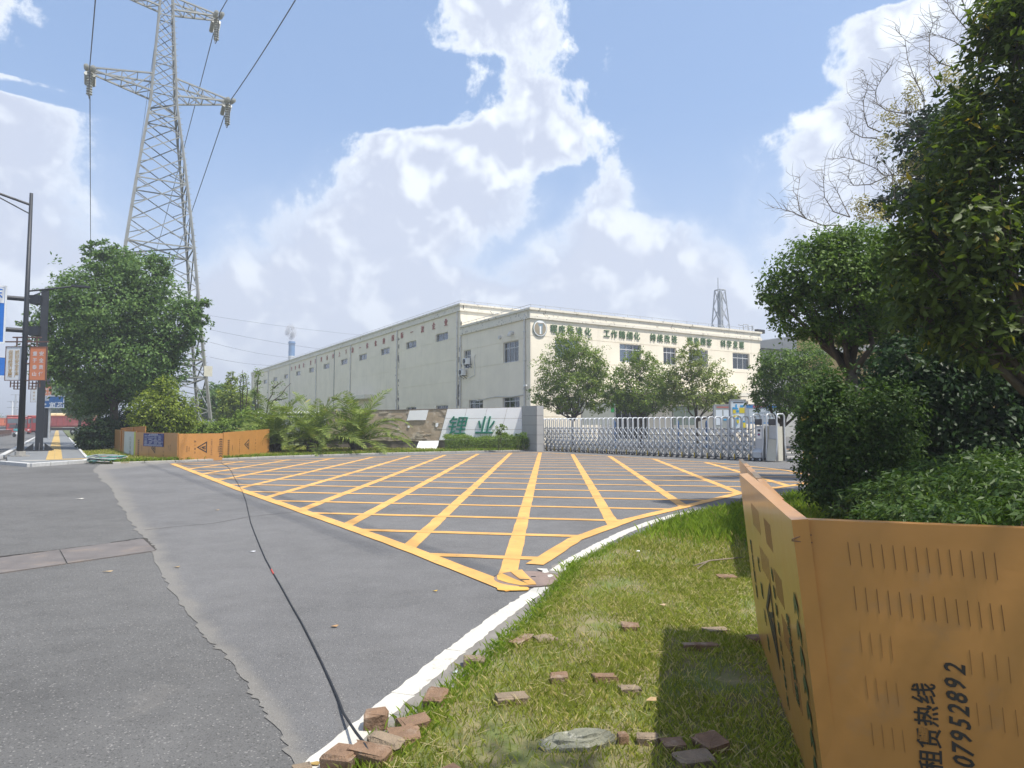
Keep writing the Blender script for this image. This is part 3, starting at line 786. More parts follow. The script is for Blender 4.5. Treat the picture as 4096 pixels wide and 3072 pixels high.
# far and right walls close the volume
bk = MB()
for (o_, a_, L_, z_) in ((CB + U * LF, V, LS, zB0), (OH + U * LF, V, LL - LS, hB), (CB + V * LL, U, LF, hB)):
    bk.add([o_, o_ + a_ * L_, o_ + a_ * L_ + Z * z_, o_ + Z * z_], [(0, 1, 2, 3)])
obj('rear_walls', bk, M_WALL, fac)
rf = MB()
rf.add([CB + Z * (zB0 + .2), CB + U * LF + Z * (zB0 + .2), CB + U * LF + V * LS + Z * (zB0 + .2), OH + Z * (zB0 + .2)], [(0, 1, 2, 3)])
obj('roof', rf, M_GREYW, fac)
rf2 = MB().add([OH + Z * (hB + .2), OH + U * LF + Z * (hB + .2), CB + U * LF + V * LL + Z * (hB + .2), CB + V * LL + Z * (hB + .2)], [(0, 1, 2, 3)])
obj('roof', rf2, M_GREYW, fac)
# ---- parapets: projecting band, fascia, coping
def parapet(O, u, n, L, zb0, zb1, zc, zt, e0=0.0, e1=0.0, pb=.14, pc=.16):
    mb = MB()
    mb.obox(O - u * (pb if e0 else 0) + Z * zb0 + n * pb, u * (L + (pb if e0 else 0) + (pb if e1 else 0)), -n * (.35 + pb), Z * (zb1 - zb0))
    mb.obox(O - u * (.04 if e0 else 0) + Z * zb1 + n * .04, u * (L + (.04 if e0 else 0) + (.04 if e1 else 0)), -n * .30, Z * (zc - zb1))
    mb.obox(O - u * (pc if e0 else 0) + Z * zc + n * pc, u * (L + (pc if e0 else 0) + (pc if e1 else 0)), -n * (.33 + pc), Z * (zt - zc))
    return mb
obj('front_parapet', parapet(CB, U, nF, LF, zB0, zB1, zCo, zP, 1, 1), M_CORN, fac)
obj('side_parapet', parapet(CB + V * .36, V, nL, LS - .36, zB0 - .003, zB1 - .003, zCo + .003, zP - .004), M_CORN, fac)
obj('upper_side_parapet', parapet(OH, V, nL, LL - LS, hB, hB + .16, hC, hP, 1, 1), M_CORN, fac)
obj('upper_front_parapet', parapet(OH + U * .36, U, nF, LF - .36, hB - .003, hB + .157, hC + .003, hP - .004), M_CORN, fac)
# ---- roof rail
def rail(pts, step=1.5, h=.28):
    mb = MB()
    for a, b in zip(pts[:-1], pts[1:]):
        n = max(1, int((b - a).length / step))
        for k in range(n): p = a.lerp(b, k / n); mb.beam(p, p + Z * h, .03)
        mb.beam(a + Z * h, b + Z * h, .035)
    return mb
obj('roof_rail', rail([OH + Z * zP + U * .1, CB + Z * zP + U * .1 + V * .1, CB + U * LF + Z * zP + V * .1]), M_STEEL, fac)
obj('roof_rail', rail([CB + V * LL + Z * hP + U * .1, OH + Z * hP + U * .1 + V * .1, OH + U * LF + Z * hP + V * .1]), M_STEEL, fac)
# pipe frames and a lamp on the right-hand roof end
fr_ = MB(); q6 = lambda a, b: (2880 + a * .12055, 1280 + b * .12055)
for (a, b, c_) in (((610, 160), (770, 185), (780, 345)), ((775, 145), (930, 160), (940, 365)), ((845, 225), (1090, 195), (1090, 330)), ((960, 210), (1060, 190), (1065, 370))):
    pts = [HIT(*q6(*q), CB + V * .6, nF) for q in (a, b, c_)]; fr_.tube(pts, .045, 6)
obj('roof_pipe_frame', fr_, M_STEEL, fac)
lp = HIT(*q6(1330, 390), CB, nF)
obj('roof_lamp', MB().obox(lp - U * .5 - Z * .15 - V * .1, U * 1.15, V * .4, Z * .38).beam(lp - Z * .15, lp - Z * .6 - U * .3, .06), M_DARK, fac)
# ---- drain pipes
def pipe(O, n, s, u, z0, z1, r=.075, m=M_PVC):
    p = O + u * s + n * .11
    mb = MB().tube([p + Z * z0, p + Z * (z1 - .12), p + Z * z1 - n * .08], r, 8)
    z = z0 + 2.2
    while z < z1: mb.box((p.x, p.y, z), (.2, .2, .06), math.atan2(n.y, n.x)); z += 2.4
    return obj('drain_pipe', mb, m, fac)
pipe(CB, nL, ls(*q5(2045, 500))[0], V, 0, zB1 + .15)
pipe(CB, nL, ls(*q5(1604, 500))[0] - .12, V, 0, zB0 - .1)
for x in (1592, 1173, 856, 623, 443, 297, 186):
    pipe(CB, nL, ls(*q5(x, 640))[0] + (.25 if x == 1592 else 0), V, 0, hB - .05)
M_JOINT = mat('dark_joint', (0.16, 0.15, 0.14), 0.9, 0.25, 4)
sj = ls(*q5(743, 600))[0]
obj('expansion_joint', MB().obox(CB + V * (sj - .12) + nL * .03, V * .24, -nL * .03, Z * hB), M_JOINT, fac)
# crumbled render beside the pipes
cr = MB()
for (x, side, k) in ((1173, 1, 26), (1173, -1, 10), (1592, 1, 10), (1604, -1, 14), (856, -1, 8)):
    s0 = ls(*q5(x, 640))[0]
    for i in range(k):
        s = s0 - side * random.uniform(.22, .5); z = random.uniform(3, hB - .6) if x != 1604 else random.uniform(3, zB0 - 1)
        w_, h_ = random.uniform(.05, .22), random.uniform(.1, .6); pts = []
        for a in range(8):
            rr = random.uniform(.5, 1); an = a * math.pi / 4
            pts.append(CB + V * (s + w_ * rr * math.cos(an)) + Z * (z + h_ * rr * math.sin(an)) + nL * (.003 + .0004 * i))
        cr.add(pts[::-1], [tuple(range(8))])
obj('crumbled_render', cr, M_JOINT, fac, kind='stuff')
# ---- side entrance canopy on the long wall
ca, cb_ = ls(*q5(1015, 740))[0], ls(*q5(835, 745))[0]; cz = ls(*q5(1015, 745))[1]
obj('canopy', MB().obox(CB + V * ca + Z * (cz - .2) + nL * 1.3, V * (cb_ - ca), -nL * 1.3, Z * .5), M_CORN, fac)
# ---- air conditioners
def ac(px, py, out):
    h = HIT(px, py, CB, nL); O = h + nL * out
    mb = MB().obox(O - V * .42 - Z * .3, V * .84, -nL * .34, Z * .6)
    a = obj('air_conditioner', mb, M_WHITE, fac)
    ring = MB(); c = O + V * .1 + nL * .012
    ring.tube([c - nL * .012, c + nL * .01], .24, 18)
    obj('fan_grille', ring, M_BLK, a)
    bl = MB()
    for k in range(3):
        an = k * 2.094; bl.beam(c + nL * .018, c + nL * .018 + (V * math.cos(an) + Z * math.sin(an)) * .2, .05, .01)
    obj('fan', bl, M_STEEL, a)
    obj('badge', MB().obox(O - V * .36 + Z * .16 + nL * .004, V * .12, nL * .004, Z * .1), mat('blue_badge', (.02, .12, .35)), a)
    br = MB()
    for t in (-.3, .3): br.beam(O + V * t - Z * .32, h + V * t - Z * .32, .05); br.beam(O + V * t - Z * .32 - nL * .1, h + V * t - Z * .62, .04)
    obj('bracket', br, M_DARK, a)
ac(1881, 1446, .62); ac(1862, 1490, .55)
hose = [ls(1905, 1418), (ls(1900, 1430)), ls(1902, 1500), ls(1880, 1512), ls(1872, 1508)]
obj('hose', MB().tube([CB + V * s + Z * z + nL * .08 for s, z in hose], .03, 6), M_PVC, fac)
# white conduit sagging over the ground-floor windows
cd = [q5(1690, 765), q5(1730, 772), q5(1790, 752), q5(1850, 742), q5(1940, 745), q5(2040, 728)]
obj('conduit', MB().tube([HIT(*q, CB + nL * .07, nL) for q in cd], .035, 6), M_PVC, fac)
# ---- vent hoods and camera
def hood(px, py, bend):
    h = HIT(px, py, CB, nL)
    pts = [h, h + nL * .16, h + nL * .30 - Z * .05, h + nL * .38 - Z * .18, h + nL * .39 - Z * .30] if bend else [h, h + nL * .2]
    obj('vent_hood', MB().tube(pts, .17 if bend else .15, 12, cap=True), M_PVC, fac, smooth=False)
hood(2052, 1332, True); hood(2003, 1350, False)
cm_ = HIT(*q1(190, 672), CB, nL)
obj('security_camera', MB().beam(cm_, cm_ + nL * .3, .05).beam(cm_ + nL * .25 + Z * .06 - V * .2, cm_ + nL * .3 + Z * .04 + V * .15, .12), M_WHITE, fac)
# ---- round number plate
dc = HIT(*q1(269, 279), CB, nF)
def disc(c, r, n, u, th, sq=1.0, k=36):
    pts = [c + u * (r * math.cos(2 * math.pi * i / k)) + Z * (r * sq * math.sin(2 * math.pi * i / k)) for i in range(k)]
    return MB().extr(pts, n * th)
rD = .70
npl = obj('number_plate', disc(dc, rD, nF, U, .10), mat('plate_rim_grey', (.24, .29, .29), .5), fac)
obj('white_ring', disc(dc + nF * .1, rD * .93, nF, U, .012), M_WHITE, npl)
obj('olive_field', disc(dc + nF * .112, rD * .83, nF, U, .012), mat('plate_olive', (.30, .26, .19), .6), npl)
seg = []
for i in range(21):
    a = math.pi * (0.5 - .2) + math.pi * .40 * i / 20
    seg.append(dc + nF * .124 + U * (rD * .84 * math.cos(a)) + Z * (rD * .84 * math.sin(a)))
a0, b0 = seg[0], seg[-1]
for i in range(1, 10):
    t = i / 10; p = b0.lerp(a0, t); p = p - Z * (.03 * math.sin(math.pi * t)); seg.append(p)
obj('white_cap', MB().extr(seg[::-1] if False else seg, nF * .010), M_WHITE, npl)
bluep = [dc + nF * .1245 + U * a + Z * b for a, b in ((-.26, .40), (0, .36), (.26, .40), (.2, -.1), (.2, -.5), (-.05, -.5), (-.1, 0.1))]
obj('blue_shade', MB().extr(bluep, nF * .004), mat('plate_blue', (.20, .28, .33), .6), npl)
lettering('numeral', '1', M_WHITE, dc + nF * .140 - Z * .16, U, Z, npl, size=.88, depth=.014, bold=.035)
# ---- raised characters on the front
txt = '程序标准化工作精细化持续改进满意顾客科学发展'
xs_ = [365, 420, 478, 538, 597, 725, 775, 830, 880, 930, 1040, 1088, 1137, 1185, 1290, 1335, 1380, 1422, 1517, 1558, 1600, 1642]
for ch, x in zip(txt, xs_):
    y = 281 + (x - 365) * (393 - 281) / (1642 - 365)
    h = HIT(*q1(x, y), CB, nF)
    lettering('character', ch, M_GRN, h + nF * .05, U, Z, fac, size=.76, depth=.07, bold=.008)
txt2 = '企业愿景打造锂行业上下游一体化的国际一流企业'
xy2 = [(455, 555), (480, 549), (507, 541), (535, 533), (585, 513), (617, 503), (657, 490), (697, 478), (737, 466), (780, 453), (825, 440), (870, 425), (920, 408), (970, 396), (1027, 380),
       (1083, 362), (1144, 342), (1207, 324), (1272, 299), (1345, 281), (1422, 257), (1505, 232)]
zt2 = sum(HIT(*q5(*q), CB, nL).z for q in xy2) / len(xy2)
for ch, q in zip(txt2, xy2):
    h = HIT(*q5(*q), CB, nL); h.z = h.z * .6 + zt2 * .4
    lettering('character', ch, M_RED, h + nL * .04, -V, Z, fac, size=.78, depth=.05, bold=.01)
h = HIT(*q5(545, 533), CB, nL)
lettering('character', '：', M_RED, h + nL * .04, -V, Z, fac, size=.78, depth=.05, bold=.01)
# ================================================================== sliding gate
M_GATE = mat('gate_aluminium', (0.54, 0.56, 0.58), 0.38, 0.05, 6, metal=0.25)
M_GBAR = mat('gate_bar_aluminium', (0.50, 0.52, 0.54), 0.35, 0.08, 6, metal=0.3)
M_GDK = mat('gate_dark_fittings', (0.07, 0.07, 0.075), 0.6, 0.2, 8)
M_BEIGE = mat('gate_beige_panel', (0.50, 0.48, 0.40), 0.55, 0.06, 3)
M_SILV = mat('gate_silver_panel', (0.46, 0.48, 0.50), 0.45, 0.06, 3, metal=.2)
M_HAZ = mat('hazard_yellow', (0.62, 0.42, 0.04), 0.6, 0.1, 4)
gA, gB = G(2172, 1802), G(3014, 1843)
gd = (gB - gA).normalized(); gh = Vector((-gd.y, gd.x, 0))
if gh.y < 0: gh = -gh                                  # gh points away from the viewer
NU = 40; pitch = (gB - gA).length / NU
gate = thing('folding_gate', 'long silver aluminium folding gate with arched uprights across the driveway', 'gate', tuple(gA))
HT = 1.98; TW = 0.46
def arch_pts(o, tw=TW, ht=HT):
    pts = [o - gh * (tw / 2 + .05) + Z * .06, o - gh * (tw / 2 + .045) + Z * .55, o - gh * tw / 2 + Z * .85, o - gh * tw / 2 + Z * (ht - .15)]
    for k in range(1, 5):
        a = math.pi / 2 * k / 5; pts.append(o - gh * (tw / 2 - .15 + .15 * math.cos(a)) + Z * (ht - .15 + .15 * math.sin(a)))
    pts.append(o - gh * (tw / 2 - .15) + Z * ht); pts.append(o + gh * (tw / 2 - .15) + Z * ht)
    for k in range(1, 5):
        a = math.pi / 2 * (1 - k / 5); pts.append(o + gh * (tw / 2 - .15 + .15 * math.cos(a)) + Z * (ht - .15 + .15 * math.sin(a)))
    return pts + [o + gh * tw / 2 + Z * (ht - .15), o + gh * tw / 2 + Z * .85, o + gh * (tw / 2 + .045) + Z * .55, o + gh * (tw / 2 + .05) + Z * .06]
O0 = Vector((0, 0, 0))
arch_me = MB().tube(arch_pts(O0), .032, 8).mesh('upright_arch', True)
SP = 1.55
bar_down = MB().tube([O0, gd * pitch * SP - Z * .62], .026, 6).mesh('lattice_bar', True)
bar_up = MB().tube([O0, gd * pitch * SP + Z * .62], .020, 6).mesh('lattice_bar', True)
foot_me = MB().box((0, 0, .045), (.09, .09, .07)).tube([-gh * .03 + Z * .035, gh * .03 + Z * .035], .035, 8)
foot_me = foot_me.mesh('foot')
mark_me = MB().box((0, 0, .17), (.035, .05, .24)).mesh('hazard_marker')
back = MB(); rods = MB()
for i in range(NU + 1):
    p = gd * pitch * i
    o = obj('upright_arch', arch_me, M_GATE, gate, local=True); o.location = p
    for s in (-1, 1):
        o = obj('foot', foot_me, M_GDK, gate, local=True); o.location = p + gh * s * (TW / 2 + .05)
    if i % 2 == 0:
        o = obj('hazard_marker', mark_me, M_HAZ, gate, local=True); o.location = p - gh * (TW / 2 + .11)
    if i < NU - 0:
        for z in (1.46, 1.08, .72):
            o = obj('lattice_bar', bar_down, M_GBAR, gate, local=True); o.location = p - gh * (TW / 2 - .02) + Z * z
        for z in (.86, .46, .12):
            o = obj('lattice_bar', bar_up, M_GBAR, gate, local=True); o.location = p - gh * (TW / 2 - .075) + Z * z
        for z in (1.40, 1.02, .70): back.tube([p + gh * (TW / 2) + Z * z, p + gh * (TW / 2) + gd * pitch * SP + Z * (z - .6)], .02, 5)
        for z in (.84, .46, .10): back.tube([p + gh * (TW / 2 - .05) + Z * z, p + gh * (TW / 2 - .05) + gd * pitch * SP + Z * (z + .6)], .02, 5)
        rods.box((p + Z * 1.42).to_tuple(), (.07, .07, .06)).box((p + gh * .1 + Z * 1.1).to_tuple(), (.05, .05, .05)).box((p + Z * .12).to_tuple(), (.08, .06, .05))
off = Vector(gA)
for b in (back, rods): b.v = [tuple(Vector(v) + off) for v in b.v]
obj('rear_lattice', back, M_GBAR, gate, kind='stuff', smooth=True)
rods.beam(off + Z * 1.40, off + gd * pitch * NU + Z * 1.40, .03).beam(off + Z * 1.10, off + gd * pitch * NU + Z * 1.10, .02).beam(off + Z * .10, off + gd * pitch * NU + Z * .10, .04)
obj('centre_rod', rods, M_GDK, gate)
# the drive unit at the right-hand end
H0 = Vector(gB) + gd * .10
hu = thing('gate_drive_unit', 'silver and beige drive unit with steps and wheels at the end of the gate', 'gate motor', tuple(H0))
def fb(s0, s1, t0, t1, z0, z1): return MB().obox(H0 + gd * s0 + gh * t0 + Z * z0, gd * (s1 - s0), gh * (t1 - t0), Z * (z1 - z0))
for s in (.10, .78):
    obj('arch', MB().tube(arch_pts(H0 + gd * s, .56, 2.08), .036, 8), M_GATE, hu, smooth=True)
    obj('arch', MB().tube(arch_pts(H0 + gd * (s + .5), .56, 2.08), .036, 8), M_GATE, hu, smooth=True)
obj('cabinet', fb(.16, .58, -.22, .2, .86, 1.56), M_SILV, hu)
obj('display', fb(.16, .58, -.23, -.215, 1.60, 1.86), M_GDK, hu)
obj('display', fb(.84, 1.24, -.23, -.215, 1.58, 1.86), M_GDK, hu)
pn = fb(.23, .50, -.232, -.221, 1.0, 1.46)
pl = obj('notice_plate', pn, M_WHITE, hu)
cN = H0 + gd * .365 - gh * .236 + Z * 1.18
obj('round_emblem', disc(cN, .06, -gh, gd, .004, k=16), mat('emblem_blue', (.05, .06, .2)), pl)
obj('emblem_text', MB().obox(cN - gd * .035 - gh * .006 - Z * .012, gd * .07, -gh * .003, Z * .024), mat('emblem_red', (.6, .06, .05)), pl)
obj('print_block', MB().obox(cN - gd * .06 - gh * .003 + Z * .13, gd * .14, -gh * .004, Z * .1), M_GDK, pl)
st = MB()
st.obox(H0 + gd * .16 - gh * .24 + Z * .56, gd * .42, gh * .44, Z * .30)
st.extr([H0 + gd * .12 - gh * .40 + Z * .40, H0 + gd * .12 - gh * .24 + Z * .56, H0 + gd * .12 + gh * .2 + Z * .56, H0 + gd * .12 + gh * .2 + Z * .38, H0 + gd * .12 - gh * .40 + Z * .38], gd * .46)
st.obox(H0 + gd * .14 - gh * .38 + Z * .16, gd * .42, gh * .58, Z * .22)
obj('step_housing', st, M_SILV, hu)
obj('base_pan', fb(.10, .60, -.36, .2, .05, .157), M_GDK, hu)
for s in (.16, .52):
    w = obj('wheel', MB().tube([H0 + gd * s - gh * .43 + Z * .09, H0 + gd * s - gh * .36 + Z * .09], .085, 16), M_BLK, hu)
    obj('hub', MB().tube([H0 + gd * s - gh * .44 + Z * .09, H0 + gd * s - gh * .432 + Z * .09], .05, 10), M_SILV, w)
obj('beige_panel', MB().extr([H0 + gd * .84 - gh * .24 + Z * .98, H0 + gd * 1.24 - gh * .24 + Z * .98, H0 + gd * 1.26 - gh * .40 + Z * .06, H0 + gd * .82 - gh * .40 + Z * .06], gh * .04), M_BEIGE, hu)
obj('upper_panel', fb(.85, 1.22, -.20, -.16, 1.0, 1.56), M_SILV, hu)
obj('core', fb(.62, 1.24, -.15, .2, .05, 1.54), M_BEIGE, hu)
# ================================================================== company sign wall and gate pillar
M_TILE = mat('white_aluminium_panel', (0.88, 0.875, 0.875), 0.42, 0.03, 1.5, stain=((.62, .60, .57), 2.2, .62, .8))
M_GPAN = mat('grey_pillar_panel', (0.34, 0.34, 0.335), 0.5, 0.05, 1.5)
M_BARE = mat('bare_render', (0.40, 0.315, 0.225), 0.95, 0.18, 1.8, bump=0.9, bscale=5, stain=((0.52, 0.45, 0.36), 1.6, .52, .66))
M_PLIN = mat('dirty_plinth', (0.17, 0.14, 0.115), 0.95, 0.3, 3, bump=0.7, bscale=12)
M_SIGN = mat('sign_green', (0.012, 0.165, 0.105), 0.4, 0.12, 4)
WO = Vector((0.66, 42.45, 0)); wa = Vector((-math.sin(R(85)), math.cos(R(85)), 0)); wn = Vector((wa.y, -wa.x, 0))
if wn.y > 0: wn = -wn
qw = lambda a, b: (1500 + a * .3617, 1550 + b * .3617)
wp = lambda a, b, o=0.0: HIT(*qw(a, b), WO + wn * o, wn)
sw = thing('company_sign_wall', 'low stripped sign wall with bare brown render and slanted white panels', 'sign wall', tuple(WO))
LW = 12.6
zL, zR = wp(170, 252).z, wp(1630, 222).z
zl_ = zR + (zL - zR) * LW / (WO - wp(170, 252)).length
core = [WO + Z * .05, WO + wa * LW + Z * .05, WO + wa * LW + Z * (zl_ - .02), WO + Z * (zR - .02)]
zpl = wp(600, 590).z
core[0].z = core[1].z = zpl
core_m = MB().extr([c - wn * .02 for c in core], -wn * .3)
obj('rendered_core', core_m, M_BARE, sw)
obj('plinth', MB().obox(WO + Z * 0.0 - wn * .34, wa * LW, wn * .28, Z * (zpl + .003)), M_PLIN, sw)
cap_a, cap_b = core[3] + wn * .01, core[2] + wn * .01
obj('broken_top_edge', MB().extr([cap_a, cap_b, cap_b + Z * .05, cap_a + Z * .05], -wn * .34), M_PLIN, sw)
# lumps of mortar left on the wall
lum = MB()
for k in range(70):
    s = random.uniform(4.2, 10.5); z = random.choice([random.uniform(zpl, zpl + .45), random.uniform(1.7, 2.45), random.uniform(zpl, 2.5)])
    c = WO + wa * s + Z * z - wn * .02; w_, h_ = random.uniform(.08, .38), random.uniform(.03, .1); pts = []
    for a in range(9):
        rr = random.uniform(.55, 1.1); an = a * 2 * math.pi / 9
        pts.append(c + wa * (w_ * rr * math.cos(an)) + Z * (h_ * rr * math.sin(an)))
    lum.extr(pts, wn * random.uniform(.012, .04))
obj('mortar_lumps', lum, mat('old_mortar', (.46, .39, .30), .95, .2, 3, bump=.6), sw, kind='stuff')
rows_ = [(238, 340), (343, 464), (467, 582)]
def slx(x, y): return x - (y - 240) * (92 / 342.)          # the slanted joints lean like the lettering
cols_ = [800, 1016, 1240, 1462, 1630]
for r_, (y0, y1) in enumerate(rows_):
    for c_ in range(4):
        x0, x1 = cols_[c_], cols_[c_ + 1]
        d0 = -18 * ((x0 - 800) / 830.) if r_ == 0 else -9 * ((x0 - 800) / 830.)
        sl = lambda x, y: x if x >= 1629 else slx(x, y)
        ya, yb = y0 - 18 * (r_ == 0) * ((x0 - 800) / 830.), y0 - 18 * (r_ == 0) * ((x1 - 800) / 830.)
        g_ = 1.6
        q = [(sl(x0, y1) + g_, y1), (sl(x1, y1) - g_, y1), (sl(x1, y0) - g_, yb), (sl(x0, y0) + g_, ya)]
        obj('sign_panel', MB().extr([wp(*k, .035 + random.uniform(0, .004)) for k in q], -wn * .035), M_TILE, sw)
obj('loose_panel', MB().extr([wp(*k, .045) for k in ((350, 366), (395, 362), (562, 360), (590, 249), (382, 254), (362, 330))], -wn * .04), M_TILE, sw)
obj('panel_scrap', MB().extr([wp(*k, .02) for k in ((672, 395), (700, 390), (698, 425), (680, 442), (668, 430))], -wn * .02), M_TILE, sw)
obj('panel_scrap', MB().extr([wp(*k, .02) for k in ((360, 420), (385, 425), (378, 448), (362, 444))], -wn * .02), M_TILE, sw)
lettering('sign_character', '锂', M_SIGN, wp(920, 418, .09), -wa, Z, sw, size=1.24, depth=.10, bold=.004, shear=.22, sx=1.02)
lettering('sign_character', '业', M_SIGN, wp(1217, 413, .09), -wa, Z, sw, size=1.24, depth=.10, bold=.004, shear=.22, sx=1.02)
fp_ = [wp(*k, .35) for k in ((488, 592), (706, 588), (700, 640), (672, 690), (640, 697), (560, 690), (462, 686), (470, 640))]
base_z = min(p.z for p in fp_)
fp_ = [p - Z * 0 + wn * ((1.0 - min(1, (p.z - base_z) / .5)) * .25) for p in fp_]
obj('fallen_panel', MB().extr(fp_, -wn * .03), M_TILE, label='white panel broken off and leaning at the foot of the sign wall', cat='panel')
# pillar
PC = AT(2147, 1700, 41.0); PC.z = 0
pil = thing('gate_pillar', 'grey panelled pillar between the sign wall and the folding gate', 'pillar', tuple(PC))
zpT = AT(2147, 1623, 41).z
obj('pillar_core', MB().obox(PC + U * .01 + V * .01, U * .48, V * 1.68, Z * (zpT - .01)), M_GDK, pil)
zz = [0.0, .46, 1.0, 1.60, 2.17, zpT]
for a, b in zip(zz[:-1], zz[1:]):
    obj('panel', MB().obox(PC - U * .012 + V * .02 + Z * (a + .008), V * 1.66, U * .02, Z * (b - a - .016)), M_GPAN, pil)
    obj('panel', MB().obox(PC - V * .012 + U * .0 + Z * (a + .008), U * .49, V * .02, Z * (b - a - .016)), M_GPAN, pil)
obj('cap', MB().obox(PC + Z * (zpT - .006), U * .49, V * 1.69, Z * .012), M_GPAN, pil)
# ================================================================== orange hoardings
M_OR = mat('orange_hoarding_paint', (0.46, 0.22, 0.062), 0.36, 0.10, 1.6, bump=.3, bscale=2.6, stain=((0.41, 0.21, 0.075), 5.0, .55, .72), coat=.35)
M_ORB = mat('orange_hoarding_back', (0.42, 0.22, 0.08), 0.6, 0.1, 2)
M_INK = mat('black_print', (0.035, 0.03, 0.025), 0.6, 0.2, 8)
M_INKF = mat('faded_print', (0.20, 0.11, 0.05), 0.6, 0.2, 8)
M_GRYB = mat('pale_grey_banner', (0.52, 0.55, 0.53), 0.7, 0.06, 2)
M_LIME = mat('lime_strip', (0.50, 0.55, 0.06), 0.6, 0.06, 2)
M_NAVY = mat('navy_notice', (0.025, 0.035, 0.17), 0.5, 0.08, 3)
M_PALE = mat('pale_print', (0.62, 0.63, 0.70), 0.6, 0.05, 8)
class Panel:
    """a sheet-steel hoarding panel: a,b = bottom corners, top may lean by vector"""
    def __init__(self, a, b, h, label, lean_a=(0, 0, 0), lean_b=(0, 0, 0), h2=None, group='orange hoarding panels', th=.035):
        self.a, self.b = Vector(a), Vector(b)
        self.ta = self.a + Z * h + Vector(lean_a); self.tb = self.b + Z * (h2 or h) + Vector(lean_b)
        r = (self.b - self.a).normalized(); upv = ((self.ta - self.a)).normalized()
        self.n = r.cross(upv).normalized()
        self.r, self.up = r, self.n.cross(r).normalized()
        self.t = thing('hoarding_panel', label, 'hoarding', tuple(self.a), group=group)
        n, th_ = self.n, th
        mb = MB().extr([self.a, self.b, self.tb, self.ta], -n * .004)
        self.face = obj('sheet', mb, M_OR, self.t)
        fr = MB(); e = .045
        ra, up = r, (self.ta - self.a).normalized(); upb = (self.tb - self.b).normalized()
        obj('rail', fr.obox(self.ta - n * .004 - up * .04, self.tb - self.ta, -n * th_, up * .04), M_OR, self.t)
        obj('rail', MB().obox(self.a - n * .004, self.b - self.a, -n * th_, up * .04), M_OR, self.t)
        obj('stile', MB().obox(self.a + up * .04 - n * .004, r * .04, -n * th_, (self.ta - self.a) - up * .08), M_OR, self.t)
        obj('stile', MB().obox(self.b + upb * .04 - n * .004 - r * .04, r * .04, -n * th_, (self.tb - self.b) - upb * .08), M_OR, self.t)
        mu = ((self.ta + self.tb) - (self.a + self.b)) / 2; mu = mu - mu.normalized() * .08
        obj('stile', MB().obox(self.a.lerp(self.b, .5) + up * .04 - n * .008, r * .04, -n * th_ * .9, mu), M_OR, self.t)
        self.L = (self.b - self.a).length; self.H = (self.ta - self.a).length
    def at(self, s, v, o=.003):
        lo = self.a.lerp(self.b, s); hi = self.ta.lerp(self.tb, s)
        return lo.lerp(hi, v) + self.n * o
    def text(self, s, v, t, size, m=None, rot=1, bold=.006, shear=0, sx=1.0, space=1.0):
        """rot=1: reads upwards (characters lie on their side), rot=-1 reads downwards"""
        right = self.up * rot if rot else self.r; upd = -self.r * rot if rot else self.up
        return lettering('print', t, m or M_INK, self.at(s, v, .003), right, upd, self.face, size=size, depth=.002, bold=bold, shear=shear, sx=sx, space=space)
    def chev(self, s, v0, v1, n, w, down=True, m=None):
        mb = MB(); hh = self.H * (v1 - v0) / n; dirn = -1 if down else 1
        for k in range(n):
            c = self.at(s, v0 + (v1 - v0) * (k + .5) / n, .003); t = hh * .5
            up, r = self.up * dirn, self.r
            pts = [c - r * w / 2 - up * hh * .28, c + up * hh * .14, c + r * w / 2 - up * hh * .28, c + r * w / 2 - up * hh * .28 + up * t, c + up * hh * .14 + up * t, c - r * w / 2 - up * hh * .28 + up * t]
            for q in ((0, 1, 4, 5), (1, 2, 3, 4)): mb.extr([pts[i] for i in q], self.n * .0015)
        return obj('chevrons', mb, m or M_INK, self.face)
    def tri(self, s, v, size, rot=1):
        c = self.at(s, v, .003); e1 = -self.r * rot; e2 = self.up * rot
        up, rt = e1, e2
        P3 = lambda x, y: c + rt * x * size + up * y * size
        m = MB()
        o_, i_ = [P3(-.58, -.4), P3(.58, -.4), P3(0, .6)], [P3(-.40, -.30), P3(.40, -.30), P3(0, .40)]
        for k in range(3): j = (k + 1) % 3; m.extr([o_[k], o_[j], i_[j], i_[k]], self.n * .0015)
        # stooping workman with shovel
        m.extr([P3(-.13, -.28), P3(-.05, -.28), P3(0, -.02), P3(.08, -.28), P3(.15, -.28), P3(.06, .08), P3(-.02, .14), P3(-.09, .05)], self.n * .0015)
        m.extr([P3(-.03, .16), P3(.04, .16), P3(.04, .24), P3(-.03, .24)], self.n * .0015)
        m.extr([P3(-.1, .06), P3(-.25, -.22), P3(-.21, -.24), P3(-.06, .04)], self.n * .0015)
        return obj('warning_triangle', m, M_INK, self.face)
def gp(px, py): v = G(px, py); v.z = 0; return v
zt = lambda px, py, p: AT(px, py, p.y).z
h0a, h0b = gp(457, 1808), gp(497, 1822)
h1a, h1b = gp(493, 1822), gp(541, 1836)
h2a, h2b = gp(539, 1836), gp(708, 1848)
h3a, h3b = gp(713, 1848), gp(889, 1841)
h4a, h4b = gp(892, 1840), gp(1076, 1823)
P0 = Panel(h0a, h0b, 1.33, 'narrow orange hoarding panel seen edge-on beside the white-washed trunk')
P1 = Panel(h1a, h1b, 1.30, 'orange hoarding panel half covered by a grey and lime banner')
P2 = Panel(h2a, h2b, zt(540, 1729, h2a), 'orange hoarding panel carrying the blue notice board', h2=zt(708, 1732, h2b))
P3_ = Panel(h3a, h3b, zt(713, 1735, h3a), 'orange hoarding panel between the blue notice panel and the tower leg', h2=zt(889, 1733, h3b))
P4 = Panel(h4a, h4b, zt(892, 1730, h4a), 'orange hoarding panel at the right end beside the palms', h2=zt(1076, 1716, h4b))
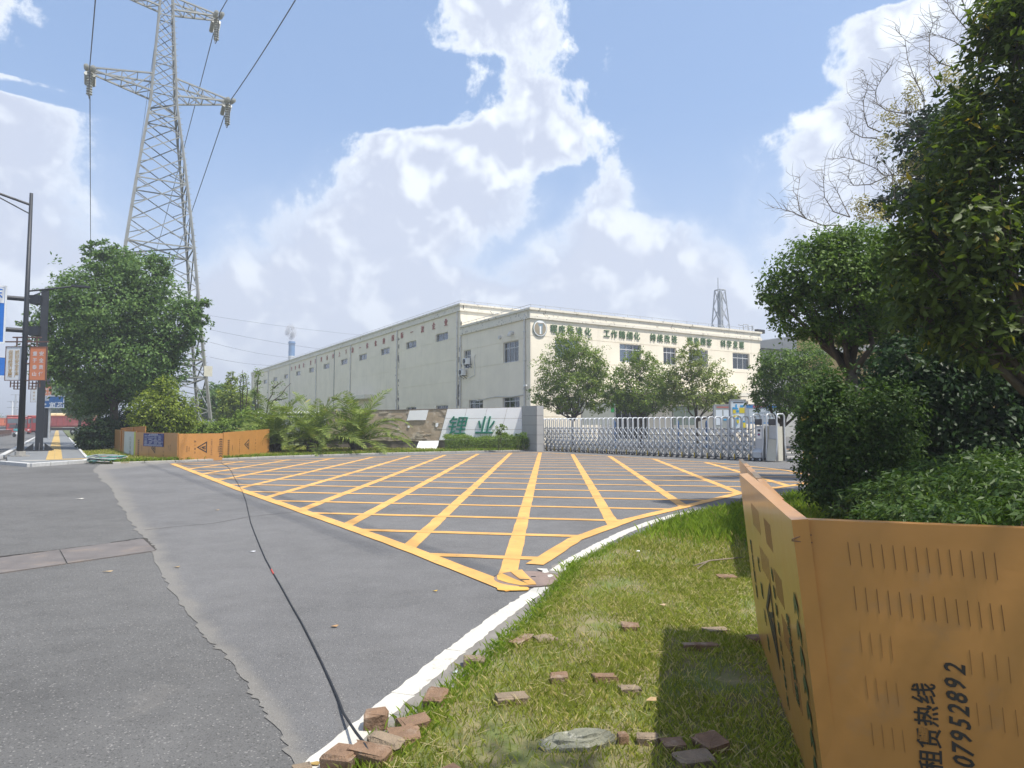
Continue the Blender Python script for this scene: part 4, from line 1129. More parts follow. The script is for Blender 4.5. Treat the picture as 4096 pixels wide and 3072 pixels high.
ban = MB().extr([P1.at(.05, .02, .004), P1.at(.86, .02, .004), P1.at(.86, .97, .004), P1.at(.05, .97, .004)], P1.n * .002)
b_ = obj('grey_banner', ban, M_GRYB, P1.t)
obj('lime_strip', MB().extr([P1.at(.87, .02, .004), P1.at(.98, .02, .004), P1.at(.98, .97, .004), P1.at(.87, .97, .004)], P1.n * .002), M_LIME, P1.t)
for v, t in ((.72, '施工告'), (.55, '注意安'), (.38, '文明施'), (.2, '安全牌')):
    lettering('print', t, mat('banner_print', (.33, .36, .32), .7), P1.at(.58, v, .008), P1.r, P1.up, b_, size=.2, depth=.002)
P2.chev(.085, .12, .76, 8, .17); P2.text(.17, .42, '租赁热线', .06, M_INKF, space=1.2)
P2.text(.345, .24, '文明施工', .085, M_INKF, space=1.5); P2.tri(.46, .44, .42); P2.text(.69, .26, '围内', .095, M_INKF, space=2.2)
P2.text(.84, .48, '租赁热线', .062, M_INKF, space=1.2); P2.text(.80, .48, '07952892', .055, M_INKF, bold=.001)
P3_.text(.18, .45, '租赁热线', .062, M_INKF, space=1.2); P3_.text(.23, .45, '07952892', .055, M_INKF, bold=.001)
P3_.text(.36, .52, '施工围内', .095, rot=-1, m=M_INKF, space=2.4); P3_.tri(.54, .5, .46, rot=1); P3_.text(.74, .5, '文明施工注意安全', .075, rot=-1, m=M_INKF, space=1.5); P3_.chev(.955, .10, .80, 8, .14, down=False); P3_.text(.90, .42, '租赁热线', .06, M_INKF, space=1.2)
P4.chev(.10, .12, .74, 9, .16); P4.text(.18, .42, '租赁热线', .06, M_INKF, space=1.2); P4.text(.325, .45, '文明施工注意安全', .075, M_INKF, space=1.5)
P4.tri(.485, .5, .46); P4.text(.67, .45, '施工围内', .095, M_INKF, space=2.4); P4.text(.84, .5, '租赁热线', .062, M_INKF, space=1.2); P4.text(.80, .5, '07952892', .055, M_INKF, bold=.001)
# rear panel seen from its ribbed back
ra, rb = gp(575, 1812), gp(485, 1812)
ra = AT(583, 1760, 36.5); rb = AT(484, 1760, 37.2); ra.z = rb.z = 0
PR = Panel(ra, rb, zt(583, 1704, ra), 'orange hoarding panel seen from its framed back behind the others', h2=zt(484, 1712, rb))
# blue notice on P2
nb = thing('blue_notice_board', 'small blue construction notice hung on the orange hoarding', 'notice board', tuple(P2.at(.3, .5, .01)))
c0, c1 = P2.at(.215, .50, .012), P2.at(.695, .50, .012)
c2, c3 = P2.at(.695, .965, .012), P2.at(.215, .965, .012)
obj('board', MB().extr([c0, c1, c2, c3], P2.n * .012), M_NAVY, nb)
bl = lambda x, y: (c0.lerp(c1, x)).lerp(c3.lerp(c2, x), y) + P2.n * .0135
lettering('print', '占道（占绿）施工信息公示牌', M_PALE, bl(.5, .925), P2.r, P2.up, nb, size=.066, depth=.002, bold=.006)
lines = MB()
for (x0, x1, y) in ((.06, .19, .84), (.22, .88, .83), (.06, .19, .72), (.21, .53, .71), (.56, .65, .75), (.54, .67, .67), (.76, .86, .75), (.74, .9, .67), (.06, .19, .57), (.26, .49, .58), (.26, .42, .53), (.56, .65, .58),
                    (.54, .68, .51), (.76, .86, .58), (.74, .88, .51), (.06, .19, .46), (.4, .75, .44), (.06, .19, .37), (.3, .46, .37), (.54, .97, .36), (.04, .2, .30), (.3, .44, .3), (.54, .69, .29), (.76, .88, .29), (.06, .19, .22), (.29, .4, .22), (.54, .69, .21), (.76, .88, .21),
                    (.05, .68, .13), (.69, .94, .125), (.05, .2, .065), (.22, .94, .055)):
    lines.extr([bl(x0, y - .011), bl(x1, y - .011), bl(x1, y + .011), bl(x0, y + .011)], P2.n * .0015)
obj('print_lines', lines, M_PALE, nb)
# ---- near hoarding on the right
ztn = 1.24
n0 = G(3166, 2080, ztn); n1 = G(2957, 1895, ztn)
lean0, lean1 = Vector((-.125, .0, 0)), Vector((-.125, 0.0, 0))
PN = Panel(Vector((n1.x, n1.y, 0)) - lean1, Vector((n0.x, n0.y, 0)) - lean0, ztn, 'near orange hoarding panel seen at a glancing angle over the lawn', lean1, lean0, group='near orange hoarding panels', th=.055)
zfar = .86
f1, f0 = G(2936, 1815, zfar), G(3104, 2000, zfar)
fl = Vector((-.08, 0, 0))
for k in range(1, 4):
    pa_, pb_ = f1.lerp(f0, k / 4 + .004), f1.lerp(f0, (k + 1) / 4 - .004)
    Panel(Vector((pa_.x, pa_.y, 0)) - fl, Vector((pb_.x, pb_.y, 0)) - fl, zfar, ['farthest low orange hoarding panel in the row behind the near one', 'third low orange hoarding panel in the row behind the near one', 'second low orange hoarding panel in the row behind the near one', 'first low orange hoarding panel directly behind the near glancing one'][k], fl, fl, group='low hoarding row behind the near panel', th=.075)
r0 = G(3206, 2078, ztn); r1d = (G(4096, 2113, ztn) - r0); r1 = r0 + r1d.normalized() * 2.1
lr = Vector((-.07, .02, 0))
PRt = Panel(Vector((r0.x, r0.y, 0)) - lr, Vector((r1.x, r1.y, 0)) - lr, ztn, 'large orange hoarding panel filling the lower right corner with a phone number', lr, lr, group='near orange hoarding panels', th=.05)
def on(Pn, px, py, o=.003): return HIT(px, py, Pn.a + Pn.n * o, Pn.n)
z9 = lambda a, b: (2900 + a * .7064, 1900 + b * .7064)
for ch, q in zip('线热赁租', ((1125, 1235), (1140, 1362), (1155, 1490), (1165, 1615))):
    lettering('print', ch, M_INK, on(PRt, *z9(*q)), PRt.up, -PRt.r, PRt.face, size=.082, depth=.002, bold=.012, sx=.92)
for ch, q in zip('29825970', ((1300, 1098), (1303, 1178), (1313, 1257), (1322, 1333), (1332, 1405), (1337, 1478), (1348, 1550), (1352, 1622))):
    lettering('print', ch, M_INK, on(PRt, *z9(*q)), PRt.up, -PRt.r, PRt.face, size=.092, depth=.002, bold=.016, shear=.25, sx=.8)
def slits(mb, a0, a1, b0, b1, n):
    for k in range(n):
        t = k / (n - 1); lo = [a0[i] + (b0[i] - a0[i]) * t for i in (0, 1)]; hi = [a1[i] + (b1[i] - a1[i]) * t for i in (0, 1)]
        obj('vent_slit', MB().beam(on(PRt, *z9(*lo), .0005), on(PRt, *z9(*hi), .0005), .0016, .002, up=PRt.n), mb, PRt.face)
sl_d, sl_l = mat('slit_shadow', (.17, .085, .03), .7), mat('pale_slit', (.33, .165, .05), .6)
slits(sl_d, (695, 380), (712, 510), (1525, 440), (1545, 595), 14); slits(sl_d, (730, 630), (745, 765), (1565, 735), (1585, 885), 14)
slits(sl_l, (763, 882), (778, 1005), (938, 912), (952, 1050), 4); slits(sl_l, (795, 1135), (812, 1265), (970, 1180), (985, 1305), 4); slits(sl_l, (828, 1400), (842, 1530), (1005, 1445), (1020, 1570), 4)
slits(sl_l, (1385, 990), (1400, 1130), (1605, 1030), (1620, 1180), 4); slits(sl_l, (1425, 1290), (1440, 1420), (1645, 1330), (1662, 1480), 4)
# print on the glancing near panel
M_PG = mat('dark_green_print', (0.05, 0.075, 0.03), 0.5, .2, 8)
PN.chev(.935, .06, .74, 8, .10, down=False, m=M_PG)
PN.text(.80, .45, '租赁热线', .10, M_PG); PN.text(.62, .42, '文明施工注意安全', .075, M_PG, space=1.4); PN.tri(.48, .42, .40); PN.text(.32, .4, '施工围内', .10, M_PG, space=2.2); PN.text(.14, .5, '租赁热线', .1, M_PG)
for (s0, s1, v) in ((.30, .46, .84), (.58, .68, .84), (.40, .56, .66), (.66, .76, .66), (.70, .80, .50), (.74, .84, .34)):
    for k in range(7):
        s = s0 + (s1 - s0) * k / 6; obj('vent_slit', MB().beam(PN.at(s, v - .055, .0005), PN.at(s, v + .055, .0005), .0028, .002, up=PN.n), M_INKF, PN.face)
wv = [on(PRt, *z9(490, 340), .0), on(PRt, *z9(430, 345), .02), on(PRt, *z9(380, 365), .03), on(PRt, *z9(378, 372), .03), on(PRt, *z9(430, 377), .02), on(PRt, *z9(495, 383), .012)]
obj('tie_wire', MB().tube(wv, .0028, 5), mat('rusty_wire', (.16, .09, .05), .7), label='rusty tie wire joining the two near hoarding panels', cat='wire')
# ================================================================== lattice tower and power lines
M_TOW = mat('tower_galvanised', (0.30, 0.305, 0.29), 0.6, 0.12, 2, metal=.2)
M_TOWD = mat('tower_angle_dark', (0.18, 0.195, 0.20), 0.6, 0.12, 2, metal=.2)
M_INS = mat('insulator_porcelain', (0.40, 0.40, 0.36), 0.4, 0.08, 6)
M_CABLE = mat('line_conductor', (0.10, 0.11, 0.13), 0.6, 0.1, 5)
TC = AT(612, 1700, 50.0); TC.z = 0
tower = thing('transmission_tower', 'tall grey steel lattice transmission tower with two cross-arm levels', 'pylon', tuple(TC))
def tw_side(z):
    ks = [(0, 7.3), (8.0, 5.55), (14.6, 4.35), (20.5, 3.05), (25.6, 1.75), (33, 0.92), (37, .7)]
    for (z0, a), (z1, b) in zip(ks[:-1], ks[1:]):
        if z <= z1: return a + (b - a) * (z - z0) / (z1 - z0)
    return ks[-1][1]
def tcn(z, i):
    s = tw_side(z) / 2; a, b = ((-1, -1), (1, -1), (1, 1), (-1, 1))[i]
    return TC + U * (a * s) + V * (b * s) + Z * z
lv = [0.0, 2.6, 5.0, 6.3, 8.6, 11.6, 14.6, 17.2, 19.4, 21.4, 23.1, 24.5, 25.6, 26.9, 28.1, 29.2, 30.3, 31.4, 32.5, 33.6, 34.8, 36]
for i in range(4):
    mb = MB()
    for a, b in zip(lv[:-1], lv[1:]):
        w = .19 - .09 * a / 36
        mb.beam(tcn(a, i), tcn(b, i), w, w)
    obj('leg', mb, M_TOW, tower)
for f in range(4):
    j = (f + 1) % 4
    mb = MB()
    for k, (a, b) in enumerate(zip(lv[:-1], lv[1:])):
        w = .08 if a < 25 else .06
        mb.beam(tcn(a, f), tcn(b, j), w, w * .7); mb.beam(tcn(a, j), tcn(b, f), w, w * .7)
        if k in (2, 3, 6, 8, 11, 13, 15, 18): mb.beam(tcn(a, f), tcn(a, j), w, w)
        if a < 20:      # redundant bracing
            m0 = tcn(a, f).lerp(tcn(b, j), .25); m1 = tcn(a, j).lerp(tcn(b, f), .25)
            mb.beam(m0, tcn(a + (b - a) * .45, f), .06, .05); mb.beam(m1, tcn(a + (b - a) * .45, j), .06, .05)
            m0 = tcn(a, f).lerp(tcn(b, j), .75); m1 = tcn(a, j).lerp(tcn(b, f), .75)
            mb.beam(m0, tcn(a + (b - a) * .60, j), .06, .05); mb.beam(m1, tcn(a + (b - a) * .60, f), .06, .05)
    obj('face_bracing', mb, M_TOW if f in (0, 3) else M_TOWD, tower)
for z in (5.0, 6.3, 14.6, 25.6):
    mb = MB()
    mb.beam(tcn(z, 0), tcn(z, 2), .09); mb.beam(tcn(z, 1), tcn(z, 3), .09)
    obj('diaphragm', mb, M_TOWD, tower)
st = MB()
for k in range(70):
    z = 2.5 + k * .45; p = tcn(z, 1); st.beam(p, p + U * .22, .025)
obj('step_bolts', st, M_TOW, tower, kind='stuff')
pz = AT(868, 1640, 50).z
obj('number_sign', MB().obox(tcn(5.1, 1) - U * .15 - V * .12, U * .55, V * .03, Z * .75), mat('tower_sign', (.66, .64, .55), .5), tower)
arms = []
def crossarm(zb, length, side, dz=1.35):
    """side = +1 along U, -1 opposite; returns tip"""
    s = tw_side(zb) / 2; mb = MB()
    tip0 = TC + U * side * (s + length) + V * -.35 + Z * (zb + dz * .55); tip1 = tip0 + V * .7
    ends = []
    for vv, tip in ((-1, tip0), (1, tip1)):
        lo = TC + U * side * s + V * vv * s + Z * zb; s2 = tw_side(zb + dz) / 2; hi = TC + U * side * s2 + V * vv * s2 + Z * (zb + dz)
        mb.beam(lo, tip, .11); mb.beam(hi, tip + Z * .12, .10)
        n = 4
        for k in range(n):
            a0, a1 = lo.lerp(tip, k / n), lo.lerp(tip, (k + 1) / n); b0, b1 = hi.lerp(tip + Z * .12, k / n), hi.lerp(tip + Z * .12, (k + 1) / n)
            mb.beam(a0, b1 if k % 2 else b0, .05); mb.beam(a1, b0, .055)
            ends.append((a0, b0))
    for k in range(4):
        (a0, b0), (a1, b1) = ends[k], ends[4 + k]
        mb.beam(a0, a1, .05); mb.beam(b0, b1, .05)
        if k < 3: mb.beam(ends[k][0], ends[4 + k + 1][0], .05)
    mb.beam(tip0 - Z * .02, tip1 - Z * .02, .14)
    obj('cross_arm', mb, M_TOW, tower)
    return (tip0 + tip1) / 2
tA = crossarm(26.3, 3.9, -1); tB = crossarm(26.3, 3.7, 1)
tC = crossarm(33.1, 3.1, 1, 1.0); tD = crossarm(33.1, 3.3, -1, 1.0)
def insul(p, q, r=.19, name='insulator'):
    p, q = Vector(p), Vector(q); n = 9; pts, rs = [], []
    for k in range(n):
        for t, rr in ((0, r), (.35, r), (.45, r * .42), (.9, r * .42)):
            pts.append(p.lerp(q, (k + t) / n)); rs.append(rr)
    pts.append(q); rs.append(r * .4)
    return obj(name, MB().tube(pts, rs, 10), M_INS, tower)
def wire(name, pts, r, label, m=M_CABLE, cat='power line', group='power lines'):
    return obj(name, MB().tube(pts, r, 5), m, label=label, cat=cat, group=group)
def sag(a, b, s, n=22):
    a, b = Vector(a), Vector(b)
    return [a.lerp(b, k / n) - Z * (s * 4 * (k / n) * (1 - k / n)) for k in range(n + 1)]
nearv, farv = -V, V
labs = {'A': 'left lower cross-arm', 'B': 'right lower cross-arm', 'C': 'right upper cross-arm'}
for key, tip in (('A', tA), ('B', tB), ('C', tC)):
    # dead-end strings to both sides, pin insulator post below
    for sgn, wd in ((1, V), (-1, -V)):
        a0 = tip + wd * .35 - Z * .05; b0 = tip + wd * 1.55 - Z * .38
        insul(a0 + U * .2, b0 + U * .2, .17); insul(a0 - U * .2, b0 - U * .2, .17)
        if sgn < 0: target = tip - V * 62 + U * (2 if key != 'C' else 4) - Z * 1.0
        else: target = tip + V * 230 - Z * 7
        wire('power_line', sag(b0, target, 1.6 if sgn < 0 else 4.5), .035, f'conductor running {"towards the viewer" if sgn < 0 else "away up the street"} from the {labs[key]} of the pylon')
    insul(tip - Z * .12, tip - Z * 1.85, .20)
    j = [tip + V * 1.55 - Z * .38] + [tip + V * (1.55 - 3.1 * k / 10) - Z * (.38 + 1.6 * math.sin(math.pi * k / 10)) for k in range(1, 10)] + [tip - V * 1.55 - Z * .38]
    obj('jumper', MB().tube(j, .03, 5), M_CABLE, tower)
tpk = TC + Z * 36
wire('power_line', sag(tpk + Z * 2, tpk + V * 230 - Z * 4, 3.5), .02, 'thin earth wire running away from the hidden pylon top')
# lines in the distance behind the tower
for (a, b, d, nm) in (((838, 1262), (1560, 1350), 190, 'topmost'), ((838, 1318), (1420, 1412), 170, 'second'), ((838, 1368), (1180, 1432), 165, 'third'), ((838, 1428), (1130, 1462), 160, 'lowest')):
    wire('distant_line', sag(AT(*a, d), AT(*b, d + 40), .6), .035, f'{nm} thin power line crossing the sky left of the factory', group='distant power lines')
# ================================================================== street furniture on the left
M_POLE = mat('dark_grey_pole', (0.022, 0.026, 0.034), 0.5, 0.1, 3)
M_BROWN = mat('brown_banner_frame', (0.13, 0.075, 0.06), 0.6, 0.1, 3)
M_BAN1 = mat('white_banner', (0.60, 0.63, 0.66), 0.7, 0.05, 2)
M_BAN2 = mat('orange_banner', (0.55, 0.20, 0.10), 0.65, 0.06, 2)
M_GOLD = mat('gold_banner_print', (0.42, 0.27, 0.08), 0.6)
M_BLUE = mat('sign_blue', (0.01, 0.13, 0.48), 0.4, 0.05, 2)
M_BLUE2 = mat('street_sign_blue', (0.02, 0.10, 0.28), 0.45, 0.05, 2)
fx = Vector((1, 0, 0))
def banner_pair(parent, base, zt_, d, s):
    pass
LPb = G(80, 1826, .12)
dL = LPb.y
lamp = thing('street_lamp', 'tall dark street lamp pole carrying two vertical banners', 'street lamp', (LPb.x, LPb.y, .12))
zTop = AT(122, 783, dL).z
obj('pole', MB().tube([LPb, LPb + Z * zTop], [.145, .075], 10), M_POLE, lamp, smooth=True)
obj('base_plate', MB().box((LPb.x, LPb.y, .15), (.55, .55, .06)).tube([LPb + Z * .05, LPb + Z * .25], .22, 10), M_CONC, lamp)
def lampP(px, py): p = AT(px, py, dL); return p
axis = lambda z: Vector((LPb.x, LPb.y, z))
a_in = axis(lampP(122, 820).z)
st_l = -SR
obj('lamp_arm', MB().tube([a_in, a_in + st_l * 3.4 + Z * .9], .06, 8).tube([a_in - Z * .45, a_in + st_l * 1.7 + Z * .37], .03, 6), M_POLE, lamp)
obj('lamp_head', MB().obox(a_in + st_l * 3.3 + Z * .86 - S * .16, st_l * 1.0, S * .32, Z * .14), M_POLE, lamp)
z2 = lampP(125, 1165).z
e2 = axis(z2) + SR * 1.75 + Z * .42
obj('lamp_arm', MB().tube([axis(z2), e2], .045, 8).tube([axis(z2 - .32), axis(z2) + SR * .9 + Z * .2], .025, 6), M_POLE, lamp)
obj('lamp_head', MB().obox(e2 - S * .13, SR * .8, S * .26, Z * .1), M_POLE, lamp)
def banners(root, ax, d, px_l, px_r, zt_, zb_, tl_, tr_2, m1, m2, ink1, ink2, size, both=True):
    L = lambda px: (px - 2048) / FPX * d
    n = Vector((0, -1, 0))
    for (x0, x1), m, txts, ink in ((px_l, m1, tl_, ink1), (px_r, m2, tr_2, ink2)):
        X0, X1 = L(x0), L(x1)
        o = obj('banner', MB().obox((X0, d - .02, zb_), (X1 - X0, 0, 0), (0, .04, 0), (0, 0, zt_ - zb_)), m, root)
        fr = MB(); e = .03
        fr.obox((X0 - e, d - .04, zt_), (X1 - X0 + 2 * e, 0, 0), (0, .08, 0), (0, 0, e)); fr.obox((X0 - e, d - .04, zb_ - e), (X1 - X0 + 2 * e, 0, 0), (0, .08, 0), (0, 0, e))
        fr.obox((X0 - e, d - .04, zb_), (e, 0, 0), (0, .08, 0), (0, 0, zt_ - zb_)); fr.obox((X1, d - .04, zb_), (e, 0, 0), (0, .08, 0), (0, 0, zt_ - zb_))
        obj('banner_frame', fr, M_BROWN, root)
        nc = len(txts)
        for c, col in enumerate(txts):
            cx = X1 - (X1 - X0) * (c + .5) / nc * .82 - (X1 - X0) * .09
            for r_, ch in enumerate(col):
                cz = zt_ - (zt_ - zb_) * (.10 + .82 * (r_ + .5) / len(col))
                lettering('banner_character', ch, ink, (cx, d - .024, cz), fx, Z, o, size=size, depth=.004, bold=.01)
        mid = (X0 + X1) / 2; side = 1 if mid > ax else -1
        br = MB()
        for z in (zt_ + .3, zt_ + .1, (zt_ + zb_) / 2, zb_ - .02):
            br.beam((ax, d, z), (X0 if side > 0 else X1, d, z), .05)
        br.beam((ax - side * .5, d, zt_ + .46), (mid + side * .1, d, zt_ + .46), .06); br.beam((ax, d, zt_ + .25), (mid + side * .45, d, zt_ + .25), .06)
        br.beam((mid - side * .1, d, zt_ + .46), (mid - side * .1, d, zt_ + .05), .05)
        xi = X0 if side > 0 else X1
        for k in range(4):
            xx = xi + side * (-.02 + .17 * k); br.beam((xx, d, zb_ - .05), (xx, d, zb_ - .45 + .1 * (k == 3)), .04)
            if k < 3: br.beam((xi - side * .02, d, zb_ - .15 - .14 * k), (xi + side * (.5 - .1 * k), d, zb_ - .15 - .14 * k), .04)
        obj('banner_bracket', br, M_BROWN, root)
zt1, zb1 = lampP(100, 1388).z, lampP(100, 1520).z
banners(lamp, LPb.x + .0, dL + 0.0, (17, 80), (114, 178), zt1, zb1, ['抓好安全生产', '促进经济发展'], ['安全责任', '重于泰山'], M_BAN1, M_BAN2, M_GOLD, M_BAN1, .225)
# second lamp pole farther along
L2 = G(184, 1751, .12); d2 = L2.y
lamp2 = thing('street_lamp', 'second dark lamp pole farther along with smaller banners', 'street lamp', (L2.x, L2.y, .12))
obj('pole', MB().tube([L2, L2 + Z * 13], [.30, .16], 10), M_POLE, lamp2, smooth=True)
obj('lamp_arm', MB().tube([L2 + Z * 12.6, L2 + Z * 13.4 + st_l * 3.4], .07, 6), M_POLE, lamp2)
banners(lamp2, L2.x, d2 - .4, (122, 166), (176, 203), AT(150, 1545, d2).z, AT(150, 1608, d2).z, ['共建平安城市', '保障安全'], ['安全第一', '预防为主'], M_BAN1, M_BAN2, M_GOLD, M_BAN1, .24)
# sign gantry
GB = G(155, 1803, .12); dG = GB.y
gan = thing('sign_gantry', 'thick square dark sign gantry column with arms to the left', 'sign gantry', (GB.x, GB.y, .12))
zG = AT(165, 1172, dG).z
ang = math.atan2(S.y, S.x)
obj('column', MB().box((GB.x, GB.y, .12 + zG / 2), (.38, .38, zG), ang), M_POLE, gan)
ft = MB()
for a in range(4): dd = Vector((math.cos(ang + a * math.pi / 2), math.sin(ang + a * math.pi / 2), 0)); ft.extr([GB + dd * .26 + Z * .02, GB + dd * .75 + Z * .02, GB + dd * .26 + Z * .45], Vector((-dd.y, dd.x, 0)) * .05)
obj('foot_gussets', ft.box((GB.x, GB.y, .14), (1.3, 1.3, .05), ang), M_POLE, gan)
armL = -SR
for py in (1203, 1327):
    z = AT(120, py, dG).z; p = Vector((GB.x, GB.y, z))
    obj('arm', MB().tube([p, p + armL * 7.5], [.14, .11], 8).obox(p - Vector((.3, .3, .25)) + armL * .35, (.6, 0, 0), (0, .6, 0), (0, 0, .5)), M_POLE, gan)
zs0, zs1 = AT(10, 1378, dG - .8).z, AT(10, 1148, dG - .8).z
pR = AT(25, 1260, dG - 1.1)
sg = thing('direction_sign', 'large blue direction sign cut off by the left picture edge', 'road sign', tuple(pR))
def board(root, right_edge, width, z0, z1, m, border, dirr, th=.05):
    o = right_edge.copy(); o.z = z0; nn = Vector((dirr.y, -dirr.x, 0)); nn = nn if nn.y < 0 else -nn
    b = obj('board', MB().obox(o, dirr * width, -nn * th, Z * (z1 - z0)), m, root)
    e = border; f = MB()
    for (s0, s1, a, c) in ((0, width, z0, z0 + e), (0, width, z1 - e, z1), (0, e, z0 + e, z1 - e), (width - e, width, z0 + e, z1 - e)):
        f.obox(o + dirr * s0 + Z * (a - z0) + nn * .001, dirr * (s1 - s0), nn * .012, Z * (c - a))
    obj('border', f, M_BAN1, root)
    return b, o, nn
b_, o_, nn_ = board(sg, pR, 5.2, zs0, zs1, M_BLUE, .10, -SR)
obj('white_header', MB().obox(o_ - SR * .12 + Z * (zs1 - zs0 - 1.0) + nn_ * .001, -SR * 4.9, nn_ * .008, Z * .88), M_BAN1, sg)
lettering('sign_character', '东', M_BLUE, o_ - SR * .5 + Z * (zs1 - zs0 - .42) + nn_ * .014, SR, Z, sg, size=.66, depth=.006, bold=.02)
obj('arrow_mark', MB().extr([o_ - SR * .5 + Z * (zs1 - zs0 - .78) + nn_ * .012, o_ - SR * .3 + Z * (zs1 - zs0 - .96) + nn_ * .012, o_ - SR * .7 + Z * (zs1 - zs0 - .96) + nn_ * .012], nn_ * .006), M_BLUE, sg)
# lower blue sign behind the first banner pair
zq0, zq1 = AT(60, 1508, 60).z, AT(60, 1432, 60).z
pQ = AT(112, 1470, 60)
sg2 = thing('direction_sign', 'lower blue lane sign half hidden behind the lamp banners', 'road sign', tuple(pQ))
b2, o2, n2_ = board(sg2, pQ, 4.8, zq0, zq1, M_BLUE, .06, -SR)
for k in range(3):
    c = o2 - SR * (.9 + 1.5 * k) + Z * .8 + n2_ * .005
    obj('lane_arrow', MB().extr([c + Z * .45 - SR * 0, c + SR * .3 + Z * .05, c + SR * .1 + Z * .05, c + SR * .1 - Z * .5, c - SR * .1 - Z * .5, c - SR * .1 + Z * .05, c - SR * .3 + Z * .05], n2_ * .01), M_BAN1, sg2)
pst = MB().tube([o2 - SR * 6.5 - Z * o2.z, o2 - SR * 6.5 + Z * 1.6], .15, 8).tube([o2 - SR * 6.5 + Z * .8 - n2_ * .12, o2 - n2_ * .12 + Z * .8], .08, 6)
obj('post', pst, M_POLE, sg2)
# street-name sign
SNb = G(194, 1756, .12); dS = SNb.y
sn = thing('street_name_sign', 'blue street-name sign on a thin grey post beside the pavement', 'street sign', (SNb.x, SNb.y, .12))
zn0, zn1 = AT(200, 1632, dS).z, AT(200, 1583, dS).z
X0, X1 = AT(150, 1600, dS).x, AT(261, 1600, dS).x
obj('post', MB().tube([SNb, SNb + Z * zn1], .11, 8), M_STEEL, sn)
obj('board', MB().obox((X0, dS - .17, zn0), (X1 - X0, 0, 0), (0, .06, 0), (0, 0, zn1 - zn0)), M_BLUE2, sn)
e = .07; f = MB()
for (a, b, c, d_) in ((X0, X1, zn0, zn0 + e), (X0, X1, zn1 - e, zn1), (X0, X0 + e, zn0 + e, zn1 - e), (X1 - e, X1, zn0 + e, zn1 - e)): f.obox((a, dS - .185, c), (b - a, 0, 0), (0, .012, 0), (0, 0, d_ - c))
obj('border', f, M_BAN1, sn)
tz = lambda px, py: AT(px, py, dS - .18)
for ch, px in zip('宜伟路', (207, 225, 242)): lettering('sign_character', ch, M_BAN1, tz(px, 1618.5), fx, Z, sn, size=.56, depth=.012, bold=.02)
for ch, q in zip('大道高速', ((181, 1590), (191, 1590), (181, 1598), (191, 1598))): lettering('sign_character', ch, M_BAN1, tz(*q), fx, Z, sn, size=.29, depth=.012, bold=.015)
ar = [tz(*q) for q in ((170, 1615), (178, 1615), (178, 1612), (187, 1617), (178, 1622), (178, 1619), (170, 1619))]
obj('arrow_mark', MB().extr(ar, (0, -.012, 0)), M_BAN1, sn)
